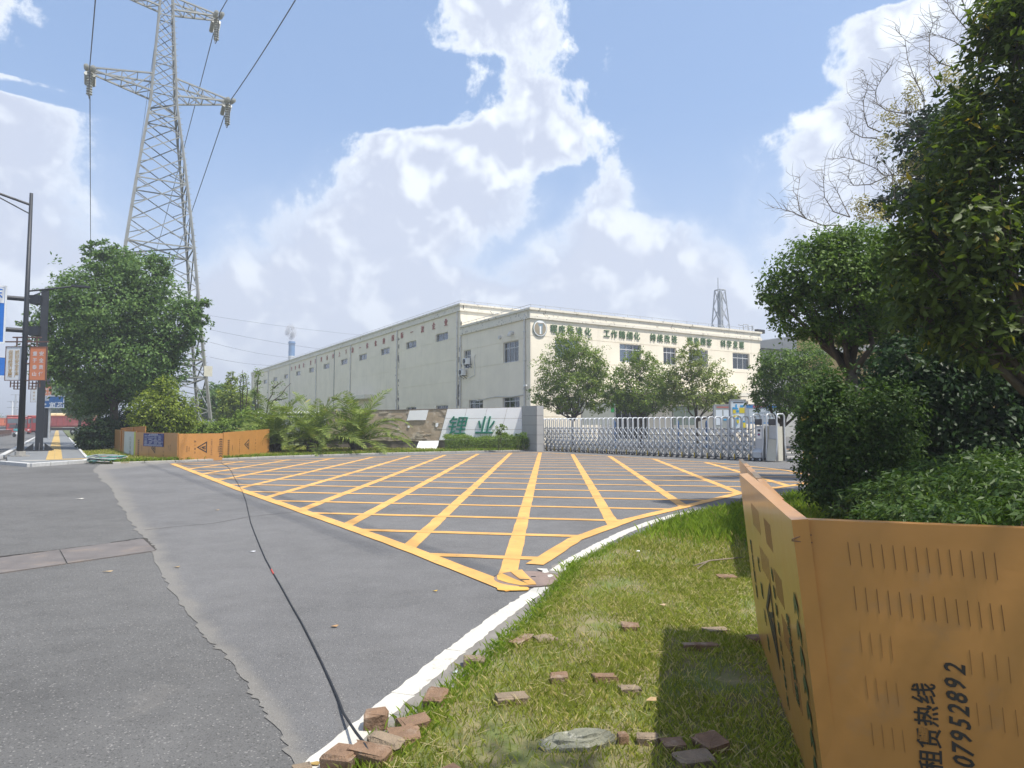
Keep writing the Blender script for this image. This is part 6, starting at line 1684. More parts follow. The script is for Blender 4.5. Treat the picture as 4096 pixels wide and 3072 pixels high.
# twig, litter
tw = [(2775, 2262), (2800, 2255), (2840, 2242), (2880, 2238), (2940, 2232), (2980, 2228)]
obj('dead_twig', MB().tube([G(x, y, .09 + .02 * math.sin(i)) for i, (x, y) in enumerate(tw)], [.005, .008, .009, .009, .008, .005], 5).tube([G(2840, 2242, .09), G(2815, 2256, .11), G(2790, 2275, .07)], .005, 5), mat('grey_twig', (.22, .18, .14), .9), label='dead grey twig lying in the long grass', cat='twig')
lit = [((1740, 2364), (.05, .022), (.55, .36, .08), 'small yellow leaf on the asphalt below the box corner'), ((1338, 2505), (.06, .03), (.35, .21, .1), 'curled brown leaf right of the black cable'), ((318, 1995), (.16, .05), (.7, .66, .6), 'pale paper scrap on the old asphalt'),
       ((1008, 2206), (.10, .022), (.72, .72, .74), 'white paper strip beside the black cable'), ((430, 2286), (.12, .022), (.5, .36, .2), 'tan paper strip on the old asphalt near the steel plate'), ((708, 2268), (.07, .03), (.35, .26, .14), 'brown leaf on the newer asphalt'), ((868, 2040), (.09, .03), (.5, .35, .2), 'tan leaf on the far newer asphalt'),
       ((1254, 3056), (.07, .022), (.35, .24, .08), 'brown leaf beside the bottom bricks'), ((1820, 2690), (.035, .025), (.42, .47, .5), 'grey bottle cap in the gutter'), ((2552, 2205), (.04, .04), (.75, .73, .7), 'white scrap in the sunny grass'), ((2650, 2420), (.05, .04), (.42, .3, .18), 'dry leaf in the grass above the shadow'), ((2605, 2800), (.06, .04), (.36, .25, .13), 'dry leaf at the left edge of the hoarding shadow')]
for i, (q, s, c, lab) in enumerate(lit):
    zb = .014 if q[0] < 1900 else .09
    p = G(q[0], q[1], zb); an = random.uniform(-.3, .5); a, b = Vector((math.cos(an), math.sin(an), 0)) * s[0] * .55, Vector((-math.sin(an), math.cos(an), 0)) * s[1] * .7
    me = MB().extr([p - a, p - b * .8 - a * .2 + Z * .004, p + a * .6 - b * .7, p + a + Z * .01, p + a * .3 + b * .8 + Z * .006, p - a * .5 + b * .6], Z * .002)
    obj('litter', me, mat('litter_%d' % i, c, .8, .2, 30), label=lab, cat='litter', group='litter on road and lawn')
# ================================================================== vegetation
rng = np.random.default_rng(11)
M_BARK = mat('bark', (0.085, 0.068, 0.05), 0.95, 0.25, 6, bump=0.8, bscale=20)
M_BARKG = mat('grey_bark', (0.16, 0.14, 0.115), 0.95, 0.2, 6, bump=0.6, bscale=20)
M_LIMEW = mat('limewash', (0.60, 0.60, 0.58), 0.9, 0.15, 8)
LM = {'street': leaf_mat('street_tree_leaf', (0.056, 0.120, 0.032), (0.165, 0.260, 0.072), .33, None, .6, .2),
      'camphor': leaf_mat('camphor_leaf', (0.075, 0.135, 0.022), (0.235, 0.315, 0.060), .38, (0.30, 0.32, .07), .6, .2),
      'sparse': leaf_mat('sparse_camphor_leaf', (0.095, 0.145, 0.022), (0.27, 0.33, 0.065), .32, (0.26, 0.24, .06)),
      'shade': leaf_mat('upright_shrub_leaf', (0.022, 0.055, 0.010), (0.085, 0.150, 0.026), .30, None, .55, .25),
      'dark': leaf_mat('dark_shrub_leaf', (0.012, 0.032, 0.010), (0.040, 0.085, 0.022), .25),
      'mid': leaf_mat('mid_green_leaf', (0.038, 0.090, 0.015), (0.150, 0.235, 0.036), .34, None, .55, .25),
      'big': leaf_mat('broad_glossy_leaf', (0.024, 0.052, 0.008), (0.115, 0.160, 0.020), .46, (0.45, 0.33, .03), .5, .3, .97),
      'yellow': leaf_mat('yellow_green_leaf', (0.085, 0.14, 0.016), (0.28, 0.34, 0.040), .35),
      'blossom': leaf_mat('pale_yellow_blossom', (0.28, 0.25, 0.09), (0.50, 0.44, 0.19), .30),
      'cover': leaf_mat('ground_cover_leaf', (0.022, 0.058, 0.010), (0.085, 0.140, 0.026), .32),
      'hedge': leaf_mat('clipped_hedge_leaf', (0.070, 0.130, 0.020), (0.200, 0.285, 0.045), .30, None, .6, .2),
      'palm': leaf_mat('palm_leaflet', (0.090, 0.145, 0.030), (0.270, 0.330, 0.075), .32, (.33, .28, .08), .55, .3, .95),
      'grass': leaf_mat('grass_blade', (0.185, 0.225, 0.032), (0.420, 0.450, 0.095), .42, (0.55, 0.47, 0.22), .7, .15, .76),
      'lush': leaf_mat('lush_grass_blade', (0.115, 0.195, 0.022), (0.290, 0.390, 0.050), .44, (0.34, 0.32, 0.12), .65, .2, .95)}
def unit(a): return a / np.maximum(np.linalg.norm(a, axis=1, keepdims=True), 1e-9)
def leaves(blobs, n, L, W, seed=0, per=18, spread=.12, inner=.5, upb=.5, droop=.25, jag=.18):
    """blobs: (centre, radii). returns leaf base points, axis, side, length arrays"""
    r = np.random.default_rng(seed)
    C = np.array([list(b[0]) for b in blobs]); Rd = np.array([list(b[1]) for b in blobs])
    w = (Rd.prod(1)) ** (2 / 3); w /= w.sum()
    nc = max(8, n // per)
    bi = r.choice(len(blobs), nc, p=w)
    d = unit(r.normal(size=(nc, 3)))
    rad = inner + (1 - inner) * r.random(nc) ** .55
    rad *= 1 + jag * r.normal(size=nc)
    cc = C[bi] + Rd[bi] * d * rad[:, None]
    k = r.integers(0, nc, n)
    sp = spread * Rd[bi].mean(1)[k][:, None]
    pos = cc[k] + r.normal(size=(n, 3)) * sp * np.array([1, 1, .7])
    out = unit(pos - C[bi[k]])
    nor = unit(out * .55 + np.array([0, 0, upb]) + r.normal(size=(n, 3)) * .55)
    ax = r.normal(size=(n, 3)) + out * .6 - np.array([0, 0, droop])
    ax = unit(ax - nor * (ax * nor).sum(1, keepdims=True))
    sd = np.cross(nor, ax)
    ln = L * r.uniform(.65, 1.25, n)
    return pos, ax, sd, nor, ln, W / L
def leaf_mesh(name, data):
    pos, ax, sd, nor, ln, asp = data
    n = len(pos); l = ln[:, None]; w = l * asp
    v = np.empty((n, 4, 3))
    v[:, 0] = pos; v[:, 1] = pos + ax * l * .45 + sd * w / 2 + nor * l * .04; v[:, 2] = pos + ax * l - nor * l * .10; v[:, 3] = pos + ax * l * .45 - sd * w / 2 + nor * l * .04
    return np_mesh(name, v.reshape(-1, 3), np.arange(n * 4).reshape(n, 4))
def blob_px(lst, d, dj=.6, depth=1.0, seed=3):
    r = random.Random(seed); out = []
    for (x, y, a, b) in lst:
        k = d / FPX; rr = (a + b) / 2 * k * depth
        out.append((AT(x, y, d + r.uniform(-dj, dj) * rr), (a * k, rr, b * k)))
    return out
def limbs(base, blobs, r0, fork, seed=1, lean=(0, 0)):
    """tapered trunk that forks towards the crown's masses"""
    r = random.Random(seed); mb = MB(); base = Vector(base); top = base + Z * fork + Vector((lean[0], lean[1], 0))
    mid = base.lerp(top, .5) + Vector((r.uniform(-.1, .1), r.uniform(-.1, .1), 0)) * fork * .2
    mb.tube([base - Z * .05, base + Z * .12 * fork, mid, top], [r0 * 1.35, r0 * 1.05, r0 * .9, r0 * .78], 10)
    for c, rd in blobs:
        c = Vector(c); s = top - Z * r.uniform(0, fork * .25)
        e = c + Vector((r.uniform(-.2, .2) * rd[0], r.uniform(-.2, .2) * rd[1], rd[2] * .25))
        m1 = s.lerp(e, .35) + Vector((r.uniform(-.1, .1), r.uniform(-.1, .1), -.08)) * (e - s).length
        m2 = s.lerp(e, .7) + Vector((r.uniform(-.1, .1), r.uniform(-.1, .1), .02)) * (e - s).length
        mb.tube([s, m1, m2, e], [r0 * .55, r0 * .38, r0 * .22, r0 * .08], 6)
        for k in range(3):
            f = r.uniform(.4, .9); p = m1.lerp(e, f); q = c + Vector([r.uniform(-.85, .85) * x for x in rd])
            mb.tube([p, p.lerp(q, .5) + Z * .05, q], [r0 * .18, r0 * .11, r0 * .04], 5)
    return mb
def tree(name, label, base, blobs, n, L, W, m, r0, fork, seed=0, cat='tree', group=None, bark=None, **kw):
    t = thing(name, label, cat, tuple(base), group=group)
    obj('trunk', limbs(base, blobs, r0, fork, seed + 1), bark or M_BARK, t, smooth=True)
    obj('crown', leaf_mesh('crown', leaves(blobs, n, L, W, seed, **kw)), m, t, kind='stuff')
    return t
# ---- big street tree on the left
tb = G(449, 1797, .07); d = tb.y
bl_ = blob_px([(440, 1240, 190, 170), (330, 1190, 140, 120), (560, 1120, 130, 120), (455, 1060, 105, 80), (620, 1250, 150, 150), (735, 1290, 85, 100), (790, 1240, 50, 55), (255, 1350, 125, 140), (380, 1440, 190, 140), (560, 1430, 180, 150),
               (670, 1390, 90, 70), (240, 1460, 80, 70), (450, 1560, 150, 80), (370, 1590, 85, 75), (150, 1300, 60, 40), (400, 1010, 60, 45), (580, 1540, 90, 80), (640, 1470, 60, 50), (640, 1060, 50, 50), (220, 1230, 60, 40), (110, 1290, 35, 20), (250, 1170, 60, 35)], d, .45, .9)
t = tree('street_tree', 'large dense green street tree in front of the lattice tower', tb, bl_, 68000, .22, .115, LM['street'], .28, 3.6, 21, per=26, spread=.10, inner=.45, jag=.17)
obj('whitewash_band', MB().tube([tb - Z * .03, tb + Z * .45, tb + Z * 1.15], [.40, .315, .300], 12), M_LIMEW, t, smooth=True)
# ---- trees farther along the pavement
for i, (px, py, sc_, lab) in enumerate(((318, 1745, 1.0, 'small street tree with whitewashed trunk beyond the dark shrub'), (285, 1722, 1.0, 'farther street tree beyond the crosswise truck'))):
    b = G(px, py, .07); d = b.y
    o = [(px - 20, 1590, 60, 60), (px + 30, 1570, 70, 60), (px - 50, 1540, 45, 45), (px + 10, 1640, 60, 35)] if i == 0 else [(px - 10, 1600, 50, 50), (px - 50, 1570, 50, 50), (px - 70, 1600, 30, 40), (px - 20, 1640, 50, 25)]
    t = tree('street_tree', lab, b, blob_px(o, d, .3), 7000, .42 * d / 90, .22 * d / 90, LM['street'], .22, 2.6, 40 + i)
    obj('whitewash_band', MB().tube([b - Z * .03, b + Z * 1.3], [.31, .23], 10), M_LIMEW, t)
# ---- shrubs by the hoardings
def shrub(name, label, px, d, blist, n, L, W, m, seed, stems=6, sth=1.0, cat='shrub', group=None, **kw):
    b = AT(px, 1700, d); b.z = .05
    t = thing(name, label, cat, tuple(b), group=group)
    bl = blob_px(blist, d, .3)
    mb = MB(); r = random.Random(seed)
    for k in range(stems):
        c, rd = r.choice(bl); c = Vector(c); s = b + Vector((r.uniform(-.3, .3), r.uniform(-.2, .2), 0))
        mb.tube([s, s.lerp(c, .5) + Vector((r.uniform(-.1, .1), 0, .1)), c + Z * rd[2] * .6], [.035 * sth, .025 * sth, .01 * sth], 5)
    obj('stems', mb, M_BARK, t, kind='stuff')
    obj('foliage', leaf_mesh('foliage', leaves(bl, n, L, W, seed, **kw)), m, t, kind='stuff')
    return t
shrub('dark_shrub', 'dark rounded shrub between the pavement and the whitewashed trunk', 390, 42, [(390, 1735, 72, 62), (350, 1755, 40, 45), (430, 1720, 45, 60)], 9000, .16, .08, LM['dark'], 51)
shrub('yellow_green_shrub', 'yellow-green bushy shrub right behind the blue notice hoarding', 650, 38.5, [(655, 1560, 55, 50), (620, 1630, 90, 60), (700, 1640, 80, 70), (650, 1690, 125, 50), (740, 1690, 60, 40), (590, 1690, 60, 40)], 12000, .17, .08, LM['yellow'], 52, per=12, jag=.2)
shrub('verge_bush', 'leafy green bush between the tower leg and the palms', 950, 44, [(930, 1720, 60, 50), (985, 1700, 60, 60), (880, 1740, 50, 40), (1030, 1720, 50, 50)], 9000, .18, .08, LM['hedge'], 53)
shrub('verge_bush', 'green bush at the foot of the right tower leg behind the hoarding', 800, 43, [(790, 1730, 60, 40), (840, 1720, 50, 40), (760, 1745, 50, 30)], 5000, .17, .08, LM['hedge'], 54)
shrub('verge_bush', 'dark undergrowth behind the yellow-green shrub', 560, 47, [(520, 1690, 80, 60), (580, 1700, 60, 60), (470, 1720, 60, 50), (700, 1720, 90, 50)], 8000, .2, .1, LM['dark'], 55)
# ---- mixed trees left of the factory
def bg_tree(label, px, d, blist, n, L, m, seed, r0=.15, fork=2.0, group='trees left of the factory', name='background_tree'):
    b = AT(px, 1700, d); b.z = 0
    return tree(name, label, b, blob_px(blist, d, .4), n, L, L * .5, m, r0, fork, seed, group=group)
bg_tree('round green tree behind the tower legs', 880, 78, [(870, 1590, 50, 60), (830, 1610, 40, 50), (910, 1620, 45, 50)], 5000, .36, LM['street'], 61)
bg_tree('yellow-flecked tree left of the factory end', 935, 62, [(925, 1590, 45, 60), (960, 1630, 45, 50), (900, 1650, 40, 40), (925, 1520, 18, 30)], 5000, .26, LM['yellow'], 62)
bg_tree('low dark trees far behind the tower', 840, 120, [(800, 1640, 60, 40), (880, 1640, 70, 40), (960, 1650, 60, 40), (1010, 1640, 40, 40)], 6000, .5, LM['dark'], 63)
# slender half-bare saplings
def sapling(label, px, py, d, lines, n, seed):
    b = AT(px, py, d); b.z = .05
    t = thing('sapling', label, 'sapling', tuple(b), group='half-bare saplings')
    mb = MB(); pts_all = []
    for ln in lines:
        pts = [b if i == 0 and k[1] > 1600 else AT(*k, d) for i, k in enumerate(ln)]
        mb.tube(pts, [.055 - .04 * i / (len(pts) - 1) for i in range(len(pts))], 5); pts_all += [p.lerp(q, random.random()) for p, q in zip(pts[:-1], pts[1:]) for _ in range(4)]
    obj('stem', mb, M_BARK, t, smooth=True)
    obj('leaves', leaf_mesh('leaves', leaves([(p, (.22, .22, .28)) for p in pts_all], n, .15, .07, seed, per=8, spread=.4, inner=.1)), LM['camphor'], t, kind='stuff')
sapling('leafy upright sapling against the left end of the factory', 1035, 1660, 50, [[(1035, 1660), (1032, 1600), (1030, 1540), (1036, 1500), (1028, 1480)], [(1020, 1655), (1019, 1580), (1022, 1570)]], 900, 71)
sapling('forked bare sapling leaning right against the factory wall', 1048, 1655, 49, [[(1048, 1655), (1075, 1600), (1090, 1575), (1092, 1550), (1100, 1530)], [(1055, 1650), (1090, 1605), (1125, 1580), (1145, 1550), (1165, 1532)], [(1092, 1555), (1110, 1540), (1130, 1527)], [(1100, 1600), (1125, 1598), (1148, 1590)]], 260, 72)
sapling('tall thin sapling left of the factory corner', 972, 1650, 52, [[(972, 1650), (970, 1580), (974, 1530), (970, 1480)], [(966, 1640), (960, 1560), (962, 1500)], [(985, 1650), (990, 1560), (982, 1500)]], 700, 73)
# ---- palms
def frond_mesh(L, elev, bend, seed, nl=40):
    r = np.random.default_rng(seed)
    ts = np.linspace(0, 1, 14)
    th = math.radians(elev) - bend * ts ** 1.5
    dx = np.cos(th); dz = np.sin(th)
    X = np.concatenate([[0], np.cumsum(dx[:-1])]) / 13 * L; Zz = np.concatenate([[0], np.cumsum(dz[:-1])]) / 13 * L
    mb = MB()
    mb.tube([(x, 0, z) for x, z in zip(X, Zz)], [.028 * (1 - .85 * t) for t in ts], 5)
    for k in range(nl):
        t = .10 + .90 * (k + .5) / nl
        i = min(12, int(t * 13)); f = t * 13 - i
        x = X[i] * (1 - f) + X[min(13, i + 1)] * f; z = Zz[i] * (1 - f) + Zz[min(13, i + 1)] * f
        a = th[i]; tang = Vector((math.cos(a), 0, math.sin(a))); nrm = Vector((-math.sin(a), 0, math.cos(a)))
        ll = L * .24 * (math.sin(math.pi * min(1, t * .9 + .12)) * .85 + .15) * r.uniform(.85, 1.12)
        for s in (-1, 1):
            dv = (tang * r.uniform(.5, .75) + Vector((0, s, 0)) * r.uniform(.75, 1.0) + nrm * r.uniform(.05, .45)).normalized()
            p = Vector((x, 0, z)); q = p + dv * ll - Z * ll * .18; w = tang * .042
            mid = p.lerp(q, .45) + nrm * ll * .05
            mb.add([p, mid + w * .6, q, mid - w * .6], [(0, 1, 2, 3)])
    return mb.mesh('frond')
fronds = [frond_mesh(2.5, e, bd, i) for i, (e, bd) in enumerate([(82, 1.1), (72, 1.5), (62, 1.75), (52, 1.8), (42, 1.7), (32, 1.5), (20, 1.2), (8, .9)])]
def palm(px, py, lab, sc_, seed, nf=34):
    b = G(px, py, .07); r = random.Random(seed)
    t = thing('palm', lab, 'palm', tuple(b), group='low feathery palms on the verge')
    tr = MB(); hgt = .42 * sc_
    tr.tube([b - Z * .05, b + Z * hgt * .5, b + Z * hgt, b + Z * (hgt + .15)], [.24 * sc_, .27 * sc_, .22 * sc_, .08], 10)
    for k in range(26):
        a = r.uniform(0, 6.28); z = r.uniform(.1, 1) * hgt; dv = Vector((math.cos(a), math.sin(a), .8))
        tr.beam(b + Z * z + Vector((math.cos(a), math.sin(a), 0)) * .2 * sc_, b + Z * z + dv * .42 * sc_, .07, .03)
    obj('trunk', tr, M_BARK, t)
    for k in range(nf):
        f = (k + .5) / nf; i = min(7, int(f * 8)); az_ = k * 2.39996 + r.uniform(-.25, .25)
        o = obj('frond', fronds[i], LM['palm'], t, local=True)
        o.location = Z * hgt * r.uniform(.8, 1.05) + Vector((math.cos(az_), math.sin(az_), 0)) * .08; o.rotation_euler = (r.uniform(-.25, .25), 0, az_)
        s = sc_ * r.uniform(.82, 1.12); o.scale = (s, s, s)
    return t
palm(1100, 1812, 'leftmost feathery palm beside the end hoarding', 1.28, 1)
palm(1252, 1812, 'middle feathery palm between the other two', 1.3, 2)
palm(1428, 1806, 'rightmost feathery palm before the bare sign wall', 1.42, 3)
# tall palms far behind
for i, (px, py, d_) in enumerate(((1000, 1600, 95), (865, 1600, 100))):
    b = AT(px, 1700, d_); b.z = 0
    t = thing('far_palm', ['far palm crown beside the factory end', 'far palm crown behind the tower legs'][i], 'palm', tuple(b))
    hz_ = AT(px, py, d_).z
    obj('trunk', MB().tube([b, b + Z * hz_], [.25, .18], 8), M_BARKG, t)
    for k in range(16):
        o = obj('frond', fronds[(k * 3) % 8], LM['palm'], t, local=True); o.location = Z * hz_; o.rotation_euler = (0, 0, k * 2.4); o.scale = (1.2,) * 3
# white-topped low fence behind the palms
wf = thing('white_topped_fence', 'low dark fence with white rounded tops behind the palms', 'fence', tuple(AT(1300, 1700, 47)))
a, b = AT(1010, 1650, 50), AT(1520, 1650, 47); a.z = b.z = AT(1200, 1652, 48).z
fb_ = MB().beam(Vector((a.x, a.y, a.z - .12)), Vector((b.x, b.y, b.z - .12)), .06, .12)
for k in range(24): p = a.lerp(b, k / 23); fb_.box((p.x, p.y, a.z / 2), (.06, .06, a.z))
obj('posts_and_rail', fb_, M_GDK, wf)
for k in range(46):
    p = a.lerp(b, k / 45); obj('white_top', MB().tube([p - Z * .06, p, p + Z * .08, p + Z * .12], [.05, .09, .08, .02], 7), M_WHITE, wf)
# ---- hedge before the sign wall
def hedge(label, a, b, depth, h, n, L, m, seed, name='hedge'):
    r = np.random.default_rng(seed); a, b = Vector(a), Vector(b)
    t = thing(name, label, 'hedge', tuple(a.lerp(b, .5)))
    u = (b - a); ul = u.length; u = u.normalized(); w = Vector((-u.y, u.x, 0))
    s = r.uniform(0, ul, n); f = r.random(n)
    tt = r.uniform(-.5, .5, n) * depth; zz_ = r.random(n) ** .6 * h
    top = r.random(n) < .4; zz_[top] = h * (1 + .07 * r.normal(size=top.sum())); fr_s = (~top) & (r.random(n) < .75); tt[fr_s] = -depth / 2 * (1 + .12 * r.normal(size=fr_s.sum()))
    hmod = 1 + .10 * np.sin(s * 2.1) + .06 * np.sin(s * 5.3 + 1)
    pos = np.array(a)[None] + s[:, None] * np.array(u) + tt[:, None] * np.array(w) + (zz_ * hmod)[:, None] * np.array([0, 0, 1.])
    out = np.array([0, 0, .6])[None] + (tt / depth)[:, None] * np.array(w)[None] * 2
    nor = unit(out + r.normal(size=(n, 3)) * .6); ax = r.normal(size=(n, 3)) + [0, 0, .5]; ax = unit(ax - nor * (ax * nor).sum(1, keepdims=True))
    obj('foliage', leaf_mesh('foliage', (pos, ax, np.cross(nor, ax), nor, L * r.uniform(.6, 1.2, n), .5)), m, t, kind='stuff')
    mb = MB()
    for k in range(int(ul * 5)):
        p = a.lerp(b, random.random()) + w * random.uniform(-.4, .4) * depth
        mb.tube([p, p + Z * h * .8 + Vector((random.uniform(-.1, .1), 0, 0))], [.012, .006], 4)
    obj('stems', mb, M_BARK, t)
    return t
hedge('clipped green hedge in front of the white sign panels', G(1775, 1803, .05), G(2128, 1800, .05), 1.2, .80, 17000, .075, LM['hedge'], 81)
sh = shrub('weed', 'tall weed growing above the hedge before the sign', 1998, 40.2, [(1998, 1712, 22, 16), (1990, 1730, 18, 16), (2012, 1728, 18, 14)], 420, .12, .06, LM['hedge'], 82, stems=5, sth=.3, cat='weed')
shrub('weed', 'small dark weed above the right end of the hedge', 2090, 40.2, [(2085, 1742, 30, 14), (2060, 1745, 20, 10)], 500, .12, .05, LM['mid'], 83, stems=5, sth=.3, cat='weed')
# ---- three camphor trees in the yard
def yard_tree(px, d, lst, n, m, lab, seed, r0=.13, L=.17):
    b = AT(px, 1700, d); b.z = 0
    return tree('yard_tree', lab, b, blob_px(lst, d, .35, .95), n, L, L * .48, m, r0, 2.2, seed, group='camphor trees in the yard', per=16, spread=.10, inner=.42, jag=.18)
yard_tree(2290, 50, [(2280, 1385, 75, 70), (2225, 1480, 80, 80), (2340, 1450, 85, 80), (2385, 1530, 65, 70), (2190, 1575, 65, 60), (2290, 1545, 100, 80), (2375, 1600, 70, 50), (2245, 1620, 70, 35), (2150, 1600, 25, 25), (2400, 1470, 40, 50)], 21000, LM['camphor'], 'fullest camphor tree nearest the factory corner', 91)
yard_tree(2560, 48, [(2560, 1440, 70, 40), (2500, 1510, 75, 55), (2630, 1510, 90, 60), (2470, 1590, 70, 50), (2680, 1580, 65, 55), (2570, 1570, 110, 60), (2600, 1630, 80, 28), (2530, 1630, 60, 25)], 15000, LM['camphor'], 'middle camphor tree behind the gate', 92)
yard_tree(2786, 47, [(2765, 1395, 50, 35), (2750, 1460, 75, 60), (2830, 1500, 80, 65), (2720, 1550, 75, 55), (2890, 1570, 70, 50), (2800, 1590, 110, 50), (2935, 1590, 35, 35)], 10500, LM['sparse'], 'sparse yellowish camphor tree behind the right half of the gate', 93)
# ---- trees on the right
bm = AT(3130, 1700, 31); bm.z = 0
tree('roadside_tree', 'mid-green tree beyond the gate end right of the factory', bm, blob_px([(3110, 1450, 85, 65), (3060, 1520, 60, 70), (3170, 1520, 110, 100), (3240, 1450, 90, 80), (3050, 1600, 50, 45), (3150, 1610, 90, 50), (3250, 1580, 90, 70)], 31, .4), 16000, .14, .065, LM['mid'], .14, 1.8, 101, group='trees on the right')
br_ = AT(3415, 1990, 13.2); br_.z = .03
rt = blob_px([(3290, 1080, 200, 150), (3140, 1160, 105, 100), (3420, 1010, 180, 130), (3230, 1260, 150, 105), (3430, 1190, 190, 160), (3560, 1080, 140, 150), (3320, 1010, 130, 90), (3090, 1190, 50, 60), (3390, 1320, 160, 70)], 13.2, .35, .9)
tree('round_crowned_tree', 'round-crowned green tree with dark trunk right of the factory', br_, rt, 30000, .082, .042, LM['mid'], .13, 3.0, 102, per=14, spread=.10, inner=.5, jag=.09, group='trees on the right')
shrub('tall_shrub', 'tall dark upright shrub in front of the guard house', 3380, 11.2, [(3350, 1700, 120, 170), (3270, 1640, 70, 110), (3450, 1690, 110, 110), (3270, 1820, 85, 130), (3420, 1850, 150, 150), (3300, 1960, 85, 70), (3540, 1700, 130, 180), (3330, 1540, 45, 75), (3230, 1720, 40, 60)], 30000, .078, .034, LM['shade'], 103, stems=14, per=10, spread=.12, jag=.16)
shrub('dark_thicket', 'dark leafy thicket closing the gap behind the round-crowned tree', 3600, 15.5, [(3560, 1180, 120, 130), (3640, 1350, 150, 130), (3530, 1500, 110, 90), (3700, 1200, 130, 150), (3780, 1450, 160, 140), (3600, 1620, 120, 90)], 15000, .13, .065, LM['dark'], 114, stems=16, sth=2.0, per=12)
shrub('dark_thicket', 'dark thicket under the big tree at the right edge', 3900, 11.5, [(3700, 1620, 170, 170), (3950, 1650, 200, 200), (4100, 1500, 150, 200), (3800, 1800, 250, 120), (4050, 1850, 200, 120), (3620, 1480, 120, 120), (4150, 1750, 150, 200), (3680, 1850, 150, 90), (3850, 1420, 160, 160), (3780, 1560, 180, 150), (4050, 1350, 200, 150), (3920, 1780, 220, 160)], 36000, .11, .055, LM['dark'], 104, stems=24, per=12)
# background tree with blossom and bare twigs
bb = AT(3850, 1700, 19); bb.z = 0
bbl = blob_px([(3700, 570, 120, 120), (3800, 500, 120, 110), (3600, 800, 110, 70), (3750, 720, 130, 110), (3860, 800, 120, 150), (3720, 930, 140, 90), (3880, 1050, 140, 150)], 19, .3)
bt_ = tree('blossoming_tree', 'taller tree behind with bare curving twigs and pale yellow blossom', bb, bbl, 12000, .17, .075, LM['dark'], .2, 5.5, 105, group='trees on the right')
bs_ = blob_px([(3560, 470, 40, 60), (3650, 380, 35, 60), (3530, 570, 45, 40), (3450, 830, 40, 60), (3600, 720, 70, 40), (3500, 870, 60, 30), (3860, 330, 60, 80), (3650, 640, 60, 30), (3780, 310, 40, 70), (3960, 120, 60, 90)], 18.6, .3)
obj('blossom', leaf_mesh('blossom', leaves(bs_, 4200, .075, .04, 106, per=9, spread=.22, inner=.2, jag=.3)), LM['blossom'], bt_, kind='stuff')
zt9 = lambda a, b: (2900 + a * .7236, b * .7236)
twl = [[(1110, 775), (1040, 740), (1010, 680), (1000, 640)], [(1100, 600), (1000, 630), (890, 610), (840, 570), (830, 500), (870, 430), (920, 365)], [(1100, 610), (1100, 540), (1050, 440), (1010, 330), (995, 220), (950, 170)], [(860, 730), (790, 700), (770, 640), (765, 560), (790, 470), (765, 390)],
       [(1060, 970), (960, 968), (880, 970), (830, 930), (740, 890), (660, 870), (600, 880)], [(900, 975), (800, 1020), (710, 1025), (680, 980), (690, 920)], [(640, 1245), (540, 1245), (450, 1210), (410, 1160), (400, 1080), (415, 980)], [(690, 1200), (600, 1170), (550, 1090), (545, 1010), (550, 940)],
       [(450, 1210), (370, 1170), (290, 1150)], [(1290, 380), (1190, 350), (1130, 290), (1130, 200), (1150, 130), (1190, 90)], [(1350, 290), (1270, 230), (1190, 200), (1130, 180)], [(1370, 200), (1300, 120), (1250, 60), (1230, 10)], [(840, 765), (760, 760), (700, 730), (680, 690)], [(940, 1170), (935, 1060), (920, 960), (850, 860)], [(690, 1200), (650, 1120), (610, 1040)],
       [(1390, 150), (1330, 60), (1300, -40)], [(1180, 480), (1130, 400), (1125, 330)]]
tm_ = MB(); rtw = random.Random(8)
for ln in twl:
    pts = [AT(*zt9(*q), 18.4 + rtw.uniform(-.4, .4)) for q in ln]
    sm = []
    for a, b in zip(pts[:-1], pts[1:]): sm += [a.lerp(b, t_ / 3) for t_ in range(3)]
    sm.append(pts[-1]); k = len(sm)
    tm_.tube(sm, [.018 * (1 - .75 * i / (k - 1)) for i in range(k)], 5)
    for i in range(2, k):
        for _ in range(3):
            p = sm[i]; dv = Vector((rtw.uniform(-1, .6), rtw.uniform(-.6, .6), rtw.uniform(-.3, 1))).normalized(); l = rtw.uniform(.2, .75); sd_ = Vector((rtw.uniform(-1, 1), 0, rtw.uniform(-1, 1))) * .22 * l
            e_ = p + dv * l; tm_.tube([p, p.lerp(e_, .35) + sd_, p.lerp(e_, .7) + sd_ * .9, e_], [.006, .005, .004, .0025], 4)
obj('bare_twigs', tm_, M_BARKG, bt_, smooth=True)
# ---- big broad-leaved tree at the right edge
tb2 = AT(4250, 1700, 8.6); tb2.z = .03
bbl2 = blob_px([(4080, 250, 180, 300), (3950, 480, 190, 230), (3840, 640, 170, 180), (4100, 750, 260, 320), (3700, 870, 150, 120), (3880, 950, 230, 210), (3640, 1010, 110, 90), (4090, 1180, 250, 250), (3760, 1150, 180, 150), (3950, 1330, 220, 130), (3720, 1290, 150, 90), (4150, 20, 170, 260), (4000, 90, 90, 150), (4350, 500, 220, 500), (4350, 1100, 200, 400)], 8.6, .35, .9)
bt2 = thing('broad_leaved_tree', 'tall dark broad-leaved tree filling the right edge', 'tree', tuple(tb2), group='trees on the right')
obj('trunk', limbs(tb2, bbl2, .15, 1.9, 107), M_BARK, bt2, smooth=True)
dat = leaves(bbl2, 25000, .145, .050, 108, per=9, spread=.14, inner=.45, upb=.7, droop=.45, jag=.14)
pos = dat[0]; dist = np.linalg.norm(pos - np.array([0, 0, CAM_H]), axis=1)
px_ = 2048 + FPX * pos[:, 0] / pos[:, 1]; py_ = 1700 - FPX * (pos[:, 2] - CAM_H) / pos[:, 1]
inv = (px_ < 4090) & (py_ > 0) & (py_ < 1500)
ordr = np.argsort(np.where(inv, dist, 1e9))
